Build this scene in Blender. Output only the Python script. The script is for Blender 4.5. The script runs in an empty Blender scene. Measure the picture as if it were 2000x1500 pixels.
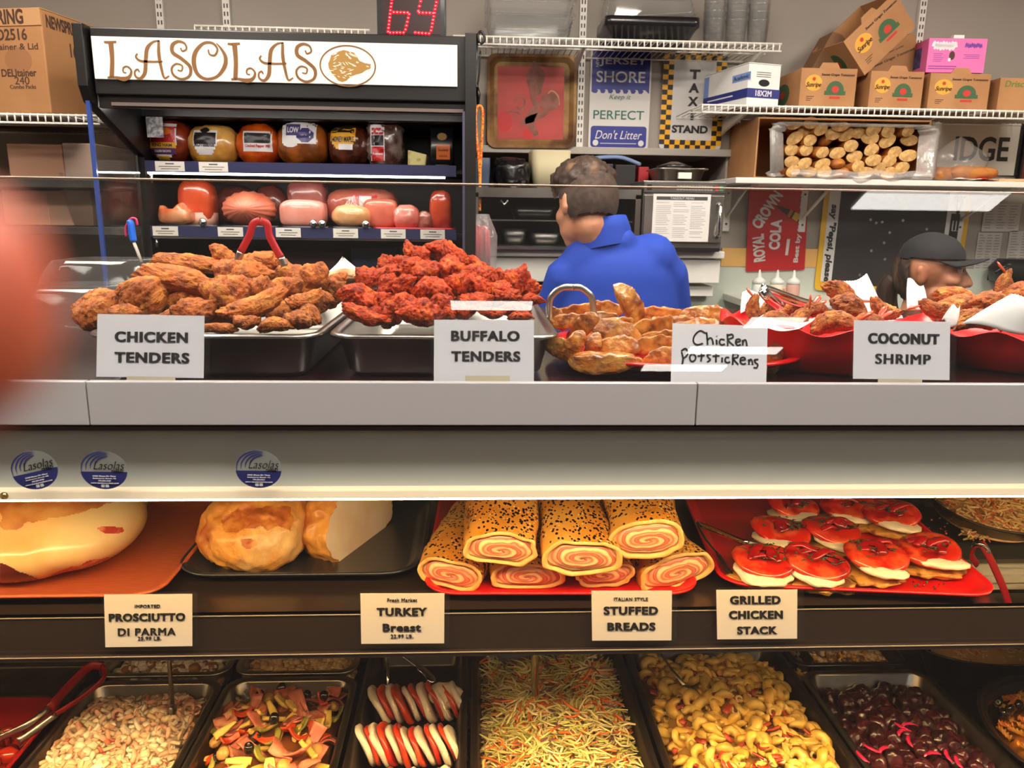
import bpy, bmesh, math, random
from mathutils import Vector, Matrix, noise, Euler
from mathutils.bvhtree import BVHTree
R = random.Random(7)
PI = math.pi
scene = bpy.context.scene
COL = scene.collection

# ------------------------------------------------------------------ camera
EYE = Vector((0, 0, 1.55)); FPX = 1500.0
_p, _y, _r = math.radians(12.5), math.radians(2.9), math.radians(0.8)
FWD = Vector((math.sin(_y)*math.cos(_p), math.cos(_y)*math.cos(_p), -math.sin(_p)))
_r0 = Vector((math.cos(_y), -math.sin(_y), 0)); _u0 = _r0.cross(FWD)
RGT = _r0*math.cos(_r) + _u0*math.sin(_r)
UPV = _u0*math.cos(_r) - _r0*math.sin(_r)
cd = bpy.data.cameras.new('camera'); cam = bpy.data.objects.new('camera', cd); COL.objects.link(cam)
cam.matrix_world = Matrix(((RGT.x, UPV.x, -FWD.x, EYE.x), (RGT.y, UPV.y, -FWD.y, EYE.y), (RGT.z, UPV.z, -FWD.z, EYE.z), (0, 0, 0, 1)))
cd.sensor_width = 36; cd.lens = 36*FPX/2000; cd.clip_start = 0.008; cd.clip_end = 60
cd.dof.use_dof = True; cd.dof.focus_distance = 1.55; cd.dof.aperture_fstop = 9.0
scene.camera = cam

# ------------------------------------------------------------------ world, exposure
w = bpy.data.worlds.new('world'); scene.world = w; w.use_nodes = True
w.node_tree.nodes['Background'].inputs[0].default_value = (1.0, .96, .92, 1)
w.node_tree.nodes['Background'].inputs[1].default_value = 0.30
vs = scene.view_settings
scene.display_settings.display_device = 'sRGB'
vs.view_transform = 'Standard'; vs.look = 'None'; vs.exposure = 0.0; vs.gamma = 1.0; vs.use_curve_mapping = False
scene.cycles.max_bounces = 8; scene.cycles.transparent_max_bounces = 24
scene.cycles.caustics_reflective = False; scene.cycles.caustics_refractive = False
scene.cycles.sample_clamp_indirect = 4.0

TROFFER = 25.0      # ceiling panels
LED_WARM = 46.0  # light rail of the display case
DECK_FILL = 11.0    # added, unseen strips under the case shelf
SHELF_LED = 22.0   # strips of the cooler, the one under the header added

# ------------------------------------------------------------------ helpers
def ray(px, py):
    return FWD + RGT*((px-1000)/FPX) + UPV*((750-py)/FPX)
def P(px, py, Y):
    q = ray(px, py); return EYE + q*(Y/q.y)
def PZ(px, py, z):
    q = ray(px, py); return EYE + q*((z-EYE.z)/q.z)
def PX(px, py, X):
    q = ray(px, py); return EYE + q*(X/q.x)
GT = math.radians(15.1)                       # the sneeze guard leans back
GY, GZ = 1.0, 1.33
GN = Vector((0, -math.cos(GT), math.sin(GT))); GU = Vector((0, math.sin(GT), math.cos(GT)))
def PG(px, py, off=0.0):                      # point on the sneeze guard, off metres behind its front face
    q = ray(px, py); o = Vector((0, GY, GZ)) - GN*off
    return EYE + q*((o-EYE).dot(GN)/q.dot(GN))
def lin(c):
    c = c/255.0
    return c/12.92 if c <= .04045 else ((c+.055)/1.055)**2.4
def rgb(c):
    if isinstance(c, str): c = tuple(int(c[i:i+2], 16) for i in (0, 2, 4))
    return (lin(c[0]), lin(c[1]), lin(c[2]), 1)

MATS = {}
def mat(name, col, rough=.5, metal=0.0, col2=None, scale=8.0, lo=.4, hi=.6, detail=4, bump=0.0, bscale=30.0, coat=0.0, sss=0.0, emit=0.0,
        alpha=1.0, trans=0.0, spec=.5, aniso=None, rnd=0.0, col3=None, scale3=3.0, lo3=.55, hi3=.7, bdist=.002):
    """principled material; col2 / col3 are blotches of another colour, rnd a brightness change per object"""
    if name in MATS: return MATS[name]
    m = bpy.data.materials.new(name); m.use_nodes = True; MATS[name] = m
    nt = m.node_tree; b = nt.nodes['Principled BSDF']; L = nt.links.new
    b.inputs['Roughness'].default_value = rough; b.inputs['Metallic'].default_value = metal
    b.inputs['Coat Weight'].default_value = coat; b.inputs['Coat Roughness'].default_value = .08
    b.inputs['Specular IOR Level'].default_value = spec
    b.inputs['Base Color'].default_value = rgb(col)
    if sss: b.inputs['Subsurface Weight'].default_value = sss; b.inputs['Subsurface Radius'].default_value = (.01, .004, .002)
    if emit: b.inputs['Emission Color'].default_value = rgb(col); b.inputs['Emission Strength'].default_value = emit
    b.inputs['Alpha'].default_value = alpha; b.inputs['Transmission Weight'].default_value = trans
    tc = None
    if col2 or bump or col3 or rnd:
        tc = nt.nodes.new('ShaderNodeTexCoord').outputs['Object']
        if rnd:
            oi = nt.nodes.new('ShaderNodeObjectInfo')
            va = nt.nodes.new('ShaderNodeVectorMath'); va.operation = 'ADD'
            sc = nt.nodes.new('ShaderNodeMath'); sc.operation = 'MULTIPLY'; sc.inputs[1].default_value = 13.7
            L(oi.outputs['Random'], sc.inputs[0]); L(tc, va.inputs[0]); L(sc.outputs[0], va.inputs[1]); tc = va.outputs[0]
    out = None
    def blotch(prev, c2, s, a, z):
        n = nt.nodes.new('ShaderNodeTexNoise'); n.inputs['Scale'].default_value = s; n.inputs['Detail'].default_value = detail
        if aniso:
            mp = nt.nodes.new('ShaderNodeMapping'); mp.inputs['Scale'].default_value = aniso; L(tc, mp.inputs[0]); L(mp.outputs[0], n.inputs['Vector'])
        else: L(tc, n.inputs['Vector'])
        r = nt.nodes.new('ShaderNodeMapRange'); r.inputs[1].default_value = a; r.inputs[2].default_value = z
        L(n.outputs['Fac'], r.inputs[0])
        mx = nt.nodes.new('ShaderNodeMix'); mx.data_type = 'RGBA'
        L(r.outputs[0], mx.inputs['Factor'])
        if prev is None: mx.inputs['A'].default_value = rgb(col)
        else: L(prev, mx.inputs['A'])
        mx.inputs['B'].default_value = rgb(c2)
        return mx.outputs['Result']
    if col2: out = blotch(out, col2, scale, lo, hi)
    if col3: out = blotch(out, col3, scale3, lo3, hi3)
    if rnd:
        h = nt.nodes.new('ShaderNodeHueSaturation')
        mr = nt.nodes.new('ShaderNodeMapRange'); mr.inputs[3].default_value = 1-rnd; mr.inputs[4].default_value = 1+rnd
        L(oi.outputs['Random'], mr.inputs[0]); L(mr.outputs[0], h.inputs['Value'])
        if out is not None: L(out, h.inputs['Color'])
        else: h.inputs['Color'].default_value = rgb(col)
        out = h.outputs[0]
    if out is not None:
        L(out, b.inputs['Base Color'])
        if emit: L(out, b.inputs['Emission Color'])
    if bump:
        n = nt.nodes.new('ShaderNodeTexNoise'); n.inputs['Scale'].default_value = bscale; n.inputs['Detail'].default_value = 5
        L(tc, n.inputs['Vector'])
        bp = nt.nodes.new('ShaderNodeBump'); bp.inputs['Strength'].default_value = bump; bp.inputs['Distance'].default_value = bdist
        L(n.outputs['Fac'], bp.inputs['Height']); L(bp.outputs[0], b.inputs['Normal'])
    return m
def glass_mat(name, tint=(1, 1, 1), refl=.05, power=4.0, rough=.02, haze=0.0, hcol='ffffff', edge=.6, fold=0.0, fscale=30):
    """clear pane or film: transparent with a mirror share that rises towards grazing, optional milky share and folds"""
    if name in MATS: return MATS[name]
    m = bpy.data.materials.new(name); m.use_nodes = True; MATS[name] = m
    nt = m.node_tree; nt.nodes.clear(); L = nt.links.new; N = nt.nodes.new
    out = N('ShaderNodeOutputMaterial'); tr = N('ShaderNodeBsdfTransparent'); gl = N('ShaderNodeBsdfGlossy')
    tr.inputs[0].default_value = (*tint, 1); gl.inputs['Roughness'].default_value = rough
    lw = N('ShaderNodeLayerWeight'); lw.inputs[0].default_value = .5
    pw = N('ShaderNodeMath'); pw.operation = 'POWER'; pw.inputs[1].default_value = power; L(lw.outputs['Facing'], pw.inputs[0])
    ma = N('ShaderNodeMath'); ma.operation = 'MULTIPLY_ADD'; ma.inputs[1].default_value = edge; ma.inputs[2].default_value = refl; L(pw.outputs[0], ma.inputs[0])
    base = tr.outputs[0]
    if haze:
        df = N('ShaderNodeBsdfDiffuse'); df.inputs[0].default_value = rgb(hcol)
        mh = N('ShaderNodeMixShader'); mh.inputs[0].default_value = haze; L(tr.outputs[0], mh.inputs[1]); L(df.outputs[0], mh.inputs[2]); base = mh.outputs[0]
    if fold:
        n = N('ShaderNodeTexNoise'); n.inputs['Scale'].default_value = fscale; n.inputs['Detail'].default_value = 4
        tc = N('ShaderNodeTexCoord'); L(tc.outputs['Object'], n.inputs['Vector'])
        bp = N('ShaderNodeBump'); bp.inputs['Strength'].default_value = fold; bp.inputs['Distance'].default_value = .01
        L(n.outputs['Fac'], bp.inputs['Height']); L(bp.outputs[0], gl.inputs['Normal']); L(bp.outputs[0], lw.inputs['Normal'])
    ms = N('ShaderNodeMixShader'); L(ma.outputs[0], ms.inputs[0]); L(base, ms.inputs[1]); L(gl.outputs[0], ms.inputs[2]); L(ms.outputs[0], out.inputs[0])
    return m

class MB:
    """collects shapes; build() links them as ONE mesh object"""
    def __init__(s): s.v = []; s.f = []; s.mi = []; s.sm = []
    def add(s, vs, fs, mi=0, smooth=False):
        k = len(s.v); s.v += [Vector(p) for p in vs]
        for f in fs: s.f.append([i+k for i in f]); s.mi.append(mi); s.sm.append(smooth)
        return s
    def box(s, lo, hi, mi=0, M=None):
        x0, y0, z0 = lo; x1, y1, z1 = hi
        v = [Vector(p) for p in ((x0, y0, z0), (x1, y0, z0), (x1, y1, z0), (x0, y1, z0), (x0, y0, z1), (x1, y0, z1), (x1, y1, z1), (x0, y1, z1))]
        if M is not None: v = [M @ p for p in v]
        return s.add(v, [(0, 3, 2, 1), (4, 5, 6, 7), (0, 1, 5, 4), (1, 2, 6, 5), (2, 3, 7, 6), (3, 0, 4, 7)], mi)
    def tube(s, pts, rad, n=8, mi=0, caps=True, closed=False, flat=1.0, smooth=True, up=None):
        pts = [Vector(p) for p in pts]; m = len(pts)
        if not isinstance(rad, (list, tuple)): rad = [rad]*m
        vs = []; nrm = None
        for i, p in enumerate(pts):
            a = pts[i-1] if (i or closed) else p; b = pts[(i+1) % m] if (i < m-1 or closed) else p
            t = (b-a).normalized()
            if nrm is None:
                nrm = Vector(up) if up else (Vector((0, 0, 1)) if abs(t.z) < .9 else Vector((1, 0, 0)))
            nrm = nrm - t*nrm.dot(t); nrm.normalize(); bn = t.cross(nrm)
            for k in range(n):
                q = 2*PI*k/n; vs.append(p + nrm*(math.sin(q)*rad[i]*flat) + bn*(math.cos(q)*rad[i]))
        fs = []
        for i in range(m if closed else m-1):
            j = (i+1) % m
            for k in range(n): fs.append((i*n+k, i*n+(k+1) % n, j*n+(k+1) % n, j*n+k))
        if caps and not closed: fs.append(tuple(range(n-1, -1, -1))); fs.append(tuple((m-1)*n+k for k in range(n)))
        return s.add(vs, fs, mi, smooth)
    def loft(s, rings, mi=0, cap0=True, cap1=True, smooth=True):
        n = len(rings[0]); vs = [p for r in rings for p in r]; fs = []
        for i in range(len(rings)-1):
            for k in range(n): fs.append((i*n+k, i*n+(k+1) % n, (i+1)*n+(k+1) % n, (i+1)*n+k))
        if cap0: fs.append(tuple(range(n-1, -1, -1)))
        if cap1: fs.append(tuple((len(rings)-1)*n+k for k in range(n)))
        return s.add(vs, fs, mi, smooth)
    def lathe(s, prof, n=24, mi=0, c=(0, 0, 0), smooth=True):
        c = Vector(c)
        return s.loft([[c+Vector((r*math.cos(2*PI*k/n), r*math.sin(2*PI*k/n), z)) for k in range(n)] for r, z in prof], mi, True, True, smooth)
    def prism(s, poly, O, U, V, depth, mi=0):
        """2-D outline poly in the axes U, V at O, extruded by vector depth"""
        O, U, V, D = Vector(O), Vector(U), Vector(V), Vector(depth); n = len(poly)
        a = [O+U*x+V*y for x, y in poly]; b = [p+D for p in a]
        fs = [tuple(range(n)), tuple(range(2*n-1, n-1, -1))] + [(i, i+n, (i+1) % n+n, (i+1) % n) for i in range(n)]
        return s.add(a+b, fs, mi)
    def grid(s, fn, nu, nv, mi=0, smooth=True, thick=0.0):
        vs = [Vector(fn(i/nu, j/nv)) for j in range(nv+1) for i in range(nu+1)]
        fs = [(j*(nu+1)+i, j*(nu+1)+i+1, (j+1)*(nu+1)+i+1, (j+1)*(nu+1)+i) for j in range(nv) for i in range(nu)]
        if thick:
            me = bpy.data.meshes.new('t'); me.from_pydata(vs, [], fs); me.update()
            nr = [v.normal.copy() for v in me.vertices]; bpy.data.meshes.remove(me)
            k = len(vs); vs2 = [p - n*thick for p, n in zip(vs, nr)]
            fs2 = [tuple(reversed([i+k for i in f])) for f in fs]
            rim = list(range(nu+1)) + [j*(nu+1)+nu for j in range(1, nv+1)] + [nv*(nu+1)+i for i in range(nu-1, -1, -1)] + [j*(nu+1) for j in range(nv-1, 0, -1)]
            fs3 = [(rim[i], rim[i]+k, rim[(i+1) % len(rim)]+k, rim[(i+1) % len(rim)]) for i in range(len(rim))]
            return s.add(vs+vs2, fs+fs2+fs3, mi, smooth)
        return s.add(vs, fs, mi, smooth)
    def mesh(s, me, M, mi=0, smooth=None):
        return s.add([M @ v.co for v in me.vertices], [tuple(p.vertices) for p in me.polygons], mi, me.polygons[0].use_smooth if smooth is None and me.polygons else bool(smooth))
    def data(s, name, mats, origin=(0, 0, 0), fix=True):
        me = bpy.data.meshes.new(name); o = Vector(origin)
        me.from_pydata([p-o for p in s.v], [], s.f)
        for m in (mats if isinstance(mats, (list, tuple)) else [mats]): me.materials.append(m)
        for p, mi, sm in zip(me.polygons, s.mi, s.sm): p.material_index = mi; p.use_smooth = sm
        if fix:
            bm = bmesh.new(); bm.from_mesh(me); bmesh.ops.recalc_face_normals(bm, faces=bm.faces); bm.to_mesh(me); bm.free()
        me.update(); return me
    def base(s):
        xs = [p.x for p in s.v]; ys = [p.y for p in s.v]; zs = [p.z for p in s.v]
        return Vector(((min(xs)+max(xs))/2, (min(ys)+max(ys))/2, min(zs)))
    def build(s, name, mats, parent=None, bevel=0.0, seg=2, fix=True, subsurf=0):
        o = Vector((0, 0, 0))
        if parent is None: o = s.base(); loc = o
        else: o = s.base(); loc = o - wloc(parent)
        ob = bpy.data.objects.new(name, s.data(name, mats, o, fix)); COL.objects.link(ob)
        ob.location = loc
        if parent is not None: ob.parent = parent
        if bevel:
            b = ob.modifiers.new('bevel', 'BEVEL'); b.width = bevel; b.segments = seg; b.limit_method = 'ANGLE'; b.angle_limit = math.radians(40)
        if subsurf:
            b = ob.modifiers.new('subdivision', 'SUBSURF'); b.levels = subsurf; b.render_levels = subsurf
        return ob
def wloc(o):
    v = Vector((0, 0, 0))
    while o is not None: v += o.location; o = o.parent
    return v
def tag(o, label=None, cat=None, group=None, kind=None):
    if label: o['label'] = label
    if cat: o['category'] = cat
    if group: o['group'] = group
    if kind: o['kind'] = kind
    return o
def thing(name, label, cat, loc=(0, 0, 0), group=None):
    o = bpy.data.objects.new(name, None); COL.objects.link(o); o.location = loc; o.empty_display_size = .05
    return tag(o, label, cat, group)
def link(name, me, parent=None, M=None, loc=None):
    ob = bpy.data.objects.new(name, me); COL.objects.link(ob)
    if parent is not None: ob.parent = parent
    if M is not None: ob.matrix_world = M
    if loc is not None: ob.location = loc
    return ob
def dup(root, M, label=None, group=None, name=None):
    """copy of a thing with copies of its parts and their sub-parts, placed by matrix M"""
    c = root.copy(); COL.objects.link(c); c.matrix_world = M
    if name: c.name = name
    if label: c['label'] = label
    if group: c['group'] = group
    for ch in root.children:
        k = ch.copy(); COL.objects.link(k); k.parent = c
        for g in ch.children:
            q = g.copy(); COL.objects.link(q); q.parent = k
    return c
def TRS(loc, rot=(0, 0, 0), sc=1.0):
    if not isinstance(sc, (tuple, list)): sc = (sc, sc, sc)
    return Matrix.LocRotScale(Vector(loc), Euler(rot), Vector(sc))
def struct(o): o['kind'] = 'structure'; return o
def rrect(hx, hy, r, z=0.0, n=6, c=(0, 0)):
    r = max(1e-4, min(r, hx-1e-4, hy-1e-4)); out = []
    for q, (sx, sy) in enumerate(((1, 1), (-1, 1), (-1, -1), (1, -1))):
        for k in range(n+1):
            a = PI/2*q + PI/2*k/n
            out.append(Vector((c[0]+sx*(hx-r)+r*math.cos(a), c[1]+sy*(hy-r)+r*math.sin(a), z)))
    return out
def rr2(w, h, r, n=5): return [(p.x, p.y) for p in rrect(w/2, h/2, r, 0, n)]
def xf(ring, M): return [M @ p for p in ring]
def catmull(pts, k=8, closed=False):
    P_ = [Vector(p) for p in pts]; n = len(P_); out = []
    for i in range(n if closed else n-1):
        a = P_[i-1] if (i or closed) else P_[0]*2-P_[1]
        b, c = P_[i], P_[(i+1) % n]
        d = P_[(i+2) % n] if (i+2 < n or closed) else c*2-b
        for j in range(k):
            t = j/k
            out.append(.5*((2*b)+(c-a)*t+(2*a-5*b+4*c-d)*t*t+(3*b-a-3*c+d)*t*t*t))
    if not closed: out.append(P_[-1])
    return out
_dg = None
def eval_mesh(ob):
    dg = bpy.context.evaluated_depsgraph_get(); me = bpy.data.meshes.new_from_object(ob.evaluated_get(dg), depsgraph=dg)
    return me
_TX = {}
def text_mesh(s, bold=0.0, shear=0.0, extrude=0.0, space=1.0):
    """the built-in face as a mesh: returns (mesh, x0, x1, y0, y1)"""
    k = (s, bold, shear, extrude, space)
    if k not in _TX:
        cu = bpy.data.curves.new('t', 'FONT'); cu.body = s; cu.size = 1; cu.offset = bold; cu.shear = shear; cu.extrude = extrude
        cu.align_x = 'CENTER'; cu.space_character = space; cu.resolution_u = 4
        ob = bpy.data.objects.new('t', cu); COL.objects.link(ob); bpy.context.view_layer.update()
        me = eval_mesh(ob); bpy.data.objects.remove(ob)
        xs = [v.co.x for v in me.vertices] or [0]; ys = [v.co.y for v in me.vertices] or [0]
        _TX[k] = (me, min(xs), max(xs), min(ys), max(ys))
    return _TX[k]
def put_text(mb, s, c, Rv, Uv, width, height, mi=0, bold=0.0, shear=0.0, lift=0.0006, space=1.0, heavy=0.0):
    """text fitted to width x height (metres) centred at c on the plane Rv, Uv"""
    if heavy or (bold and "M" in s.upper()):      # heavy face: the plain letters struck three times, so that no counter closes
        d_ = height*heavy if heavy else height*.05
        for k_ in (-1, 1): put_text(mb, s, Vector(c)+Vector(Rv).normalized()*(d_*k_/2), Rv, Uv, width-d_, height, mi, 0.0 if "M" in s.upper() else bold, shear, lift*(1+.12*k_), space)
        return
    me, x0, x1, y0, y1 = text_mesh(s, bold, shear, .02, space)
    Rv, Uv, c = Vector(Rv).normalized(), Vector(Uv).normalized(), Vector(c); Nv = Rv.cross(Uv)
    sx = width/max(1e-6, x1-x0); sy = height/max(1e-6, y1-y0)
    vs = [c + Rv*((v.co.x-(x0+x1)/2)*sx) + Uv*((v.co.y-(y0+y1)/2)*sy) + Nv*(lift + (lift*.6 if v.co.z > 0 else -lift*.6)) for v in me.vertices]
    mb.add(vs, [tuple(p.vertices) for p in me.polygons], mi)
def ribbon(mb, pts, wid, Nv, mi=0, thick=.0008, k=8, closed=False):
    """brush stroke lying on the plane with normal Nv through world points"""
    pts = catmull(pts, k, closed); m = len(pts); Nv = Vector(Nv).normalized()
    if not isinstance(wid, (list, tuple)): wid = [wid]*2
    vs = []
    for i, p in enumerate(pts):
        a = pts[i-1] if i else (pts[-1] if closed else p); b = pts[i+1] if i < m-1 else (pts[0] if closed else p)
        t = (b-a).normalized(); s_ = Nv.cross(t); f = i/(m-1)*(len(wid)-1); q = min(int(f), len(wid)-2); h = wid[q]+(wid[q+1]-wid[q])*(f-q)
        vs += [p - s_*h/2, p + s_*h/2, p + s_*h/2 + Nv*thick, p - s_*h/2 + Nv*thick]
    fs = []
    for i in range(m if closed else m-1):
        j = (i+1) % m
        for k2 in range(4): fs.append((i*4+k2, i*4+(k2+1) % 4, j*4+(k2+1) % 4, j*4+k2))
    if not closed: fs += [(3, 2, 1, 0), tuple((m-1)*4+k2 for k2 in range(4))]
    mb.add(vs, fs, mi)
def fract(p, oct=4, lac=2.1, gain=.5):
    a = 1.0; t = 0.0; q = Vector(p)
    for _ in range(oct): t += a*noise.noise(q); q = q*lac + Vector((3.1, 1.7, 9.2)); a *= gain
    return t
_ICO = {}
def ico(sub):
    if sub not in _ICO:
        bm = bmesh.new(); bmesh.ops.create_icosphere(bm, subdivisions=sub, radius=1.0)
        _ICO[sub] = ([v.co.copy() for v in bm.verts], [tuple(v.index for v in f.verts) for f in bm.faces]); bm.free()
    return _ICO[sub]
def blob(name, mats, dims, seed=0, sub=4, amp=.15, freq=1.6, fine=.04, ffreq=7.0, sq=1.0, bend=0.0, taper=0.0, ridge=False, fn=None):
    """lumpy food body of half sizes dims"""
    vs, fs = ico(sub); out = []; sd = Vector((seed*7.31, seed*3.17, seed*5.93)); g_ = (dims[0]*dims[1]*dims[2])**(1/3); dn = [c/g_ for c in dims]
    for p in vs:
        q = p.copy()
        if sq != 1.0: q = Vector([math.copysign(abs(c)**sq, c) for c in p])
        w_ = Vector((p.x*dn[0], p.y*dn[1], p.z*dn[2]))
        d = 1 + amp*fract(w_*freq+sd, 3)
        if fine:
            n = fract(w_*ffreq+sd*2, 3)
            d += fine*((1-abs(n)*2.2) if ridge else n)
        q = Vector((q.x*dims[0], q.y*dims[1], q.z*dims[2]))*d
        if taper: s_ = 1+taper*(q.x/dims[0]); q.y *= s_; q.z *= s_
        if bend: q.z -= bend*(q.x/dims[0])**2*dims[0]
        if fn: q = fn(q, p)
        out.append(q)
    mb = MB(); mb.add(out, fs, 0, True); return mb.data(name, mats, fix=False)
def fuse(prims, voxel=.006, smooth=6, name='body'):
    """capsules (a, b, ra, rb) and balls (c, (rx, ry, rz)[, rot]) grown into one continuous skin"""
    mb = MB(); vs, fs = ico(3)
    for q in prims:
        if len(q) == 4 and not isinstance(q[2], (tuple, list)):
            a, b, ra, rb = Vector(q[0]), Vector(q[1]), q[2], q[3]; d = b-a
            n = max(2, int(d.length/(min(ra, rb)*.35))+1)
            for i in range(n):
                t = i/(n-1); r = ra+(rb-ra)*t; c = a+d*t; mb.add([c+p*r for p in ico(2)[0]], ico(2)[1])
        else:
            c = Vector(q[0]); r = q[1]; E = Euler(q[2]).to_matrix() if len(q) > 2 else Matrix.Identity(3)
            mb.add([c + E @ Vector((p.x*r[0], p.y*r[1], p.z*r[2])) for p in vs], fs)
    me = mb.data(name, [], fix=False); ob = bpy.data.objects.new(name, me); COL.objects.link(ob)
    m = ob.modifiers.new('r', 'REMESH'); m.mode = 'VOXEL'; m.voxel_size = voxel; m.use_smooth_shade = True
    if smooth: s_ = ob.modifiers.new('s', 'SMOOTH'); s_.factor = .5; s_.iterations = smooth
    bpy.context.view_layer.update(); out = eval_mesh(ob); bpy.data.objects.remove(ob); bpy.data.meshes.remove(me)
    for p in out.polygons: p.use_smooth = True
    return out
def bvh_of(ob):
    M = ob.matrix_world if ob.parent is None else Matrix.Translation(wloc(ob))
    me = ob.data
    return BVHTree.FromPolygons([M @ v.co for v in me.vertices], [tuple(p.vertices) for p in me.polygons])
def drape(mb, tree, pts, faces, direction, lift=.0012, mi=0, smooth=True):
    """press a flat outline (world points) on to a body along direction"""
    d = Vector(direction).normalized(); out = []
    for p in pts:
        hit = tree.ray_cast(p - d*.3, d)
        out.append((hit[0] + hit[1]*0 - d*lift) if hit[0] is not None else None)
    if all(o is None for o in out): return
    keep = [f for f in faces if all(out[i] is not None for i in f)]
    mb.add([o if o is not None else pts[i] for i, o in enumerate(out)], keep, mi, smooth)
def drape_rect(mb, tree, c, w_, h, direction=(0, 1, 0), Rv=(1, 0, 0), Uv=(0, 0, 1), mi=0, n=10, shape=None, lift=.0012):
    c, Rv, Uv = Vector(c), Vector(Rv), Vector(Uv)
    pts = [c + Rv*((i/n-.5)*w_) + Uv*((j/n-.5)*h) for j in range(n+1) for i in range(n+1)]
    fs = []
    for j in range(n):
        for i in range(n):
            x, y = (i+.5)/n*2-1, (j+.5)/n*2-1
            if shape is None or shape(x, y): fs.append((j*(n+1)+i, j*(n+1)+i+1, (j+1)*(n+1)+i+1, (j+1)*(n+1)+i))
    drape(mb, tree, pts, fs, direction, lift, mi)
def drape_text(mb, tree, s, c, w_, h, direction=(0, 1, 0), Rv=(1, 0, 0), Uv=(0, 0, 1), mi=0, bold=.02, lift=.002, shear=0.0):
    me, x0, x1, y0, y1 = text_mesh(s, bold, shear, 0.0)
    c, Rv, Uv = Vector(c), Vector(Rv), Vector(Uv)
    pts = [c + Rv*((v.co.x-(x0+x1)/2)/(x1-x0)*w_) + Uv*((v.co.y-(y0+y1)/2)/(y1-y0)*h) for v in me.vertices]
    drape(mb, tree, pts, [tuple(p.vertices) for p in me.polygons], direction, lift, mi, False)

# ------------------------------------------------------------------ common materials
STEEL = mat('brushed_steel', (190, 186, 180), .28, 1.0, col2=(150, 146, 140), scale=4, bump=.05, bscale=80)
STEEL_D = mat('dull_steel', (120, 118, 114), .42, 1.0, col2=(90, 88, 86), scale=6)
CHROME = mat('chrome', (225, 225, 225), .08, 1.0)
BLACK = mat('black_enamel', (20, 17, 17), .35)
BLACK_P = mat('black_plastic', (18, 18, 20), .3, coat=.3)
WHITE = mat('white_enamel', (225, 222, 216), .4)
WIRE = mat('white_wire', (232, 228, 220), .4)
PAPER = mat('white_paper', (216, 214, 220), .7)
CREAM = mat('cream_paper', (240, 228, 214), .7)
INK = mat('black_ink', (12, 9, 10), .7)
INK_S = mat('grey_ink', (90, 84, 82), .6)
TAPE = mat('masking_tape', (190, 178, 152), .6)
KRAFT = mat('kraft_board', (176, 128, 84), .75, col2=(164, 116, 74), scale=5, bump=.04, bscale=60)
KRAFT_IN = mat('kraft_board_inside', (120, 84, 56), .8)
RED_P = mat('red_plastic', (214, 16, 18), .3, coat=.2)
RED_H = mat('red_grip', (178, 24, 32), .4)
FILM = glass_mat('clear_film', (.97, .97, .97), .05, 3.0, .12, .06, 'ffffff', .5, .6, 30)
SLEEVE = glass_mat('clear_sleeve', (.975, .975, .975), .003, 5.0, .3, .006, 'e8e0e0', .1)
CLEAR = glass_mat('clear_plastic', (.93, .94, .94), .07, 2.5, .06, .07, 'f4f4f4', .75)
GLASS = glass_mat('pane_glass', (.965, .975, .972), .022, 5.0, .0, .004, 'ffffff', .5)

# ================================================================== lamps of the place, and an added row at the counter front
def ceiling_light(name, label, x, y, wx, wy, power, col='fff3e2', z=2.856):
    t = thing(name, label, 'ceiling light', (x, y, z-.06), 'ceiling lamps')
    f = MB(); f.box((x-wx/2-.02, y-wy/2-.02, z-.05), (x+wx/2+.02, y+wy/2+.02, z))
    f.build('lamp_housing', WHITE, t)
    d = MB(); d.box((x-wx/2, y-wy/2, z-.056), (x+wx/2, y+wy/2, z-.0502))
    d.build('diffuser', mat('lamp_diffuser_%d' % int(power*10), col, .5, emit=power), t)
STRIPS = [('A', 2.02, -.92, .64, .17), ('B', .10, -2.13, .47, .12), ('C', 1.86, -2.36, .34, .16), ('D', 1.52, -3.23, .6, .13), ('E', 1.77, -2.86, .63, .13)]
for (k, x, y, a, b), where in zip(STRIPS, ('nearest the deli counter', 'straight behind the customer', 'second from the counter', 'farthest from the counter', 'third from the counter')):
    ceiling_light('ceiling_lamp', 'white strip lamp over the shop aisle, ' + where, x, y, a, b, 24.0, 'fff8f0')
for x, where in ((-1.15, 'above the cooler with the lit header'), (.45, 'above the man in blue'), (2.0, 'above the woman in the black cap')):
    ceiling_light('ceiling_panel', 'square white ceiling panel lamp over the staff aisle, ' + where, x, 1.75, .6, .9, TROFFER)
for x, where in ((-1.3, 'toward the fingertip side'), (.1, 'over the customer'), (1.5, 'toward the shrimp side')):
    ceiling_light('ceiling_panel', 'long white fill lamp added along the counter front, ' + where, x, .25, .9, .5, 20.0, 'fff6ea')  # row of lamps added to brighten the signs and the counter front

# ================================================================== the room
M_WALL = mat('wall_paint', (164, 155, 147), .7, col2=(156, 147, 139), scale=1.2, bump=.03, bscale=40)
M_TILE = mat('pale_wall_panel', (196, 204, 194), .35)
M_FLOOR = mat('floor_tile', (92, 78, 70), .5, col2=(80, 68, 60), scale=3)
def wallbox(name, lo, hi, m):
    b = MB(); b.box(lo, hi); return struct(b.build(name, m))
wallbox('floor', (-3.2, -4.6, -.1), (3.6, 4.2, 0), M_FLOOR)
wallbox('ceiling', (-3.2, -4.6, 2.856), (3.6, 4.2, 2.95), mat('ceiling_tile', (214, 210, 202), .8))
wallbox('wall_left', (-2.6, -4.5, 0), (-2.5, 3.4, 2.856), M_WALL)
wallbox('wall_right', (3.3, -4.5, 0), (3.4, 3.4, 2.856), M_WALL)
wallbox('wall_front', (-3.2, -4.6, 0), (3.6, -4.5, 2.856), mat('shop_wall', (96, 92, 90), .8))
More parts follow.
